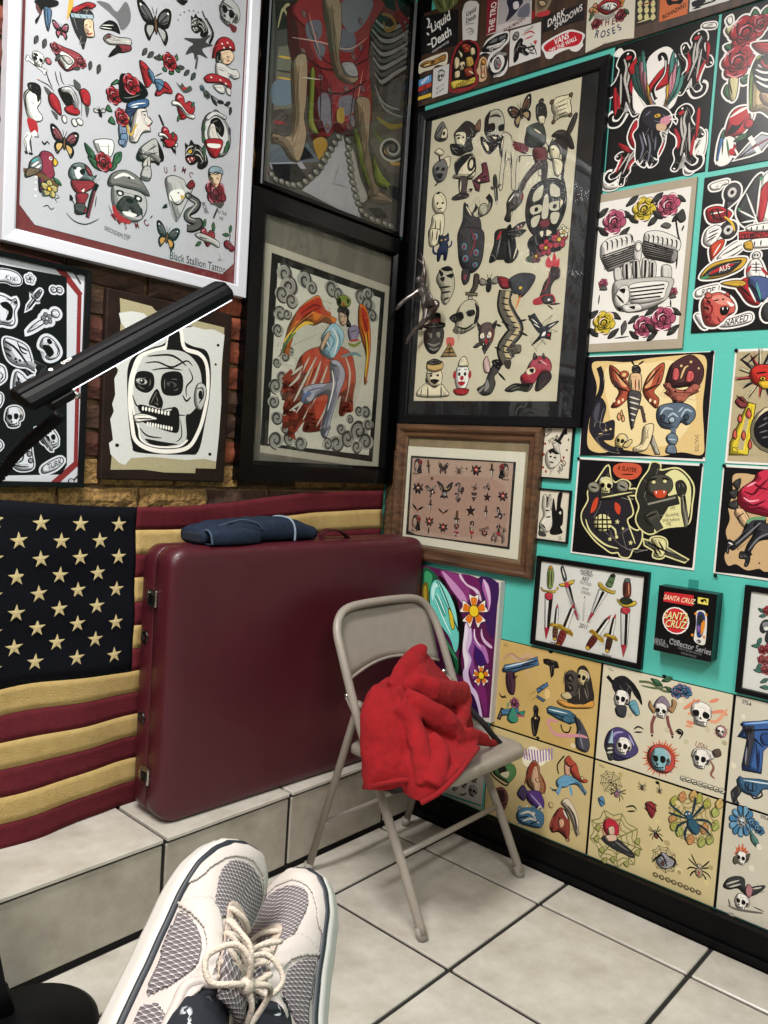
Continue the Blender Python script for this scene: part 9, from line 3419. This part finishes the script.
def sock_mat():
    m = mat('sock_navy', '0d111c', .9, bump=(500, .3)); N = m.node_tree.nodes; L = m.node_tree.links; b = N['Principled BSDF']
    tc = N.new('ShaderNodeTexCoord'); ns = N.new('ShaderNodeTexNoise'); ns.inputs['Scale'].default_value = 26; ns.inputs['Detail'].default_value = 4
    mx = N.new('ShaderNodeMix'); mx.data_type = 'RGBA'; mx.inputs[0].default_value = .1
    L.new(tc.outputs['Object'], ns.inputs['Vector']); L.new(tc.outputs['Object'], mx.inputs[6]); L.new(ns.outputs['Color'], mx.inputs[7])
    v = N.new('ShaderNodeTexVoronoi'); v.feature = 'DISTANCE_TO_EDGE'; v.inputs['Scale'].default_value = 24; L.new(mx.outputs[2], v.inputs['Vector'])
    r = N.new('ShaderNodeValToRGB'); r.color_ramp.elements[0].position = .02; r.color_ramp.elements[1].position = .045
    r.color_ramp.elements[0].color = (1, 1, 1, 1); r.color_ramp.elements[1].color = (0, 0, 0, 1); L.new(v.outputs[0], r.inputs[0])
    n2 = N.new('ShaderNodeTexNoise'); n2.inputs['Scale'].default_value = 30; L.new(tc.outputs['Object'], n2.inputs['Vector'])
    r2 = N.new('ShaderNodeValToRGB'); r2.color_ramp.elements[0].position = .5; r2.color_ramp.elements[1].position = .56; L.new(n2.outputs[0], r2.inputs[0])
    mu = N.new('ShaderNodeMath'); mu.operation = 'MULTIPLY'; L.new(r.outputs[0], mu.inputs[0]); L.new(r2.outputs[0], mu.inputs[1])
    c = N.new('ShaderNodeMix'); c.data_type = 'RGBA'; L.new(mu.outputs[0], c.inputs[0]); c.inputs[6].default_value = lin('0d111c'); c.inputs[7].default_value = lin('c8cdd2')
    L.new(c.outputs[2], b.inputs['Base Color'])
    return m
M_sock = sock_mat(); M_cuff = mat('sock_burgundy', '4a1430', .9, bump=(500, .4)); M_skin = mat('skin', 'b98a72', .6); M_trs = mat('trouser_charcoal', '1b1c20', .9, bump=(300, .3))
def leg(Mx, knee, hip):
    an = Mx @ Vector((.055, .006, .085)); ft = Mx @ Vector((.12, .008, .05)); to = Mx @ Vector((.2, .01, .05)); kn = Vector(knee)-PO; hp = Vector(hip)-PO
    dirn = (kn-an).normalized(); q = Mx @ Vector((.07, .006, .06))
    P = spline([to, ft, an, an+dirn*.07, an+dirn*.16, an+dirn*.27, kn, (kn+hp)/2, hp], 5)
    return P, an, dirn, kn, hp, ft
LEGS = [(ML, (0.0000, 0.0000, 0.0000), 0), (MR, (0.0000, 0.0000, 0.0000), 1)]
bmb = B()
for Mx, knee, hip in ((ML, (-1.7207, -1.5210, 0.6495), (-1.9485, -1.7820, 0.6107)), (MR, (-1.6773, -1.5749, 0.6036), (-1.9204, -1.8134, 0.6134))):
    P, an, dirn, kn, hp, ft = leg(Mx, knee, hip)
    R = [v.x for v in spline([(r, 0, 0) for r in (.022, .025, .028, .032, .04, .05, .058, .07, .085)], 5)]
    tube(bmb, P, R, 16)
    fr = Mx @ Vector((.1, .006, .075))
    S = spline([ft, fr, an+dirn*.012, an+dirn*.04, an+dirn*.075], 6)
    bm = B(); tube(bm, S, [v.x for v in spline([(.026, 0, 0), (.03, 0, 0), (.0345, 0, 0), (.037, 0, 0), (.039, 0, 0)], 6)], 20)
    so = obj('sock', bm, M_sock, person, True)
    bm = B(); tube(bm, [an+dirn*(.075+.004*k) for k in range(9)], [.0395, .042, .0425, .0425, .0425, .0425, .0425, .0423, .04], 20); obj('sock_cuff', bm, M_cuff, so, True)
    T = spline([an+dirn*.15, an+dirn*.3, kn, (kn+hp)/2, hp], 6)
    bm = B(); tube(bm, T, [v.x for v in spline([(.058, 0, 0), (.063, 0, 0), (.072, 0, 0), (.085, 0, 0), (.1, 0, 0)], 6)], 18); obj('trouser_leg', bm, M_trs, person, True)
hips = [Vector((-1.9485, -1.7820, 0.6107))-PO, Vector((-1.9204, -1.8134, 0.6134))-PO]
tube(bmb, [hips[0], (hips[0]+hips[1])/2, hips[1]], [.085, .09, .085], 16)
bd = obj('body', bmb, M_skin, person, True); r = bd.modifiers.new('merge', 'REMESH'); r.mode = 'VOXEL'; r.voxel_size = .008; r.use_smooth_shade = True

# ------------------------------------------------------------------ padded bench that carries the legs (below the picture's lower edge)
bench = thing('treatment_bench', 'black padded treatment bench carrying the outstretched legs', 'bench', (-2.0685-.1*.748, -1.828-.1*.663, 0))
bench.rotation_euler.z = radians(41.556)
M_pad = mat('bench_vinyl', '0d0d0f', .45, spec=.3, bump=(200, .1))
obj('pad', bx(-.85, .74, -.28, .28, .40, .478, bev=.025, seg=4), M_pad, bench)
obj('frame', bx(-.8, .62, -.22, .22, .36, .40, bev=.004), M_dmet, bench)
for x in (-.7, .5):
    for y in (-.18, .18):
        bm = B(); tube(bm, [(x, y, 0), (x, y, .36)], .02, 12); obj('leg', bm, M_dmet, bench, True)
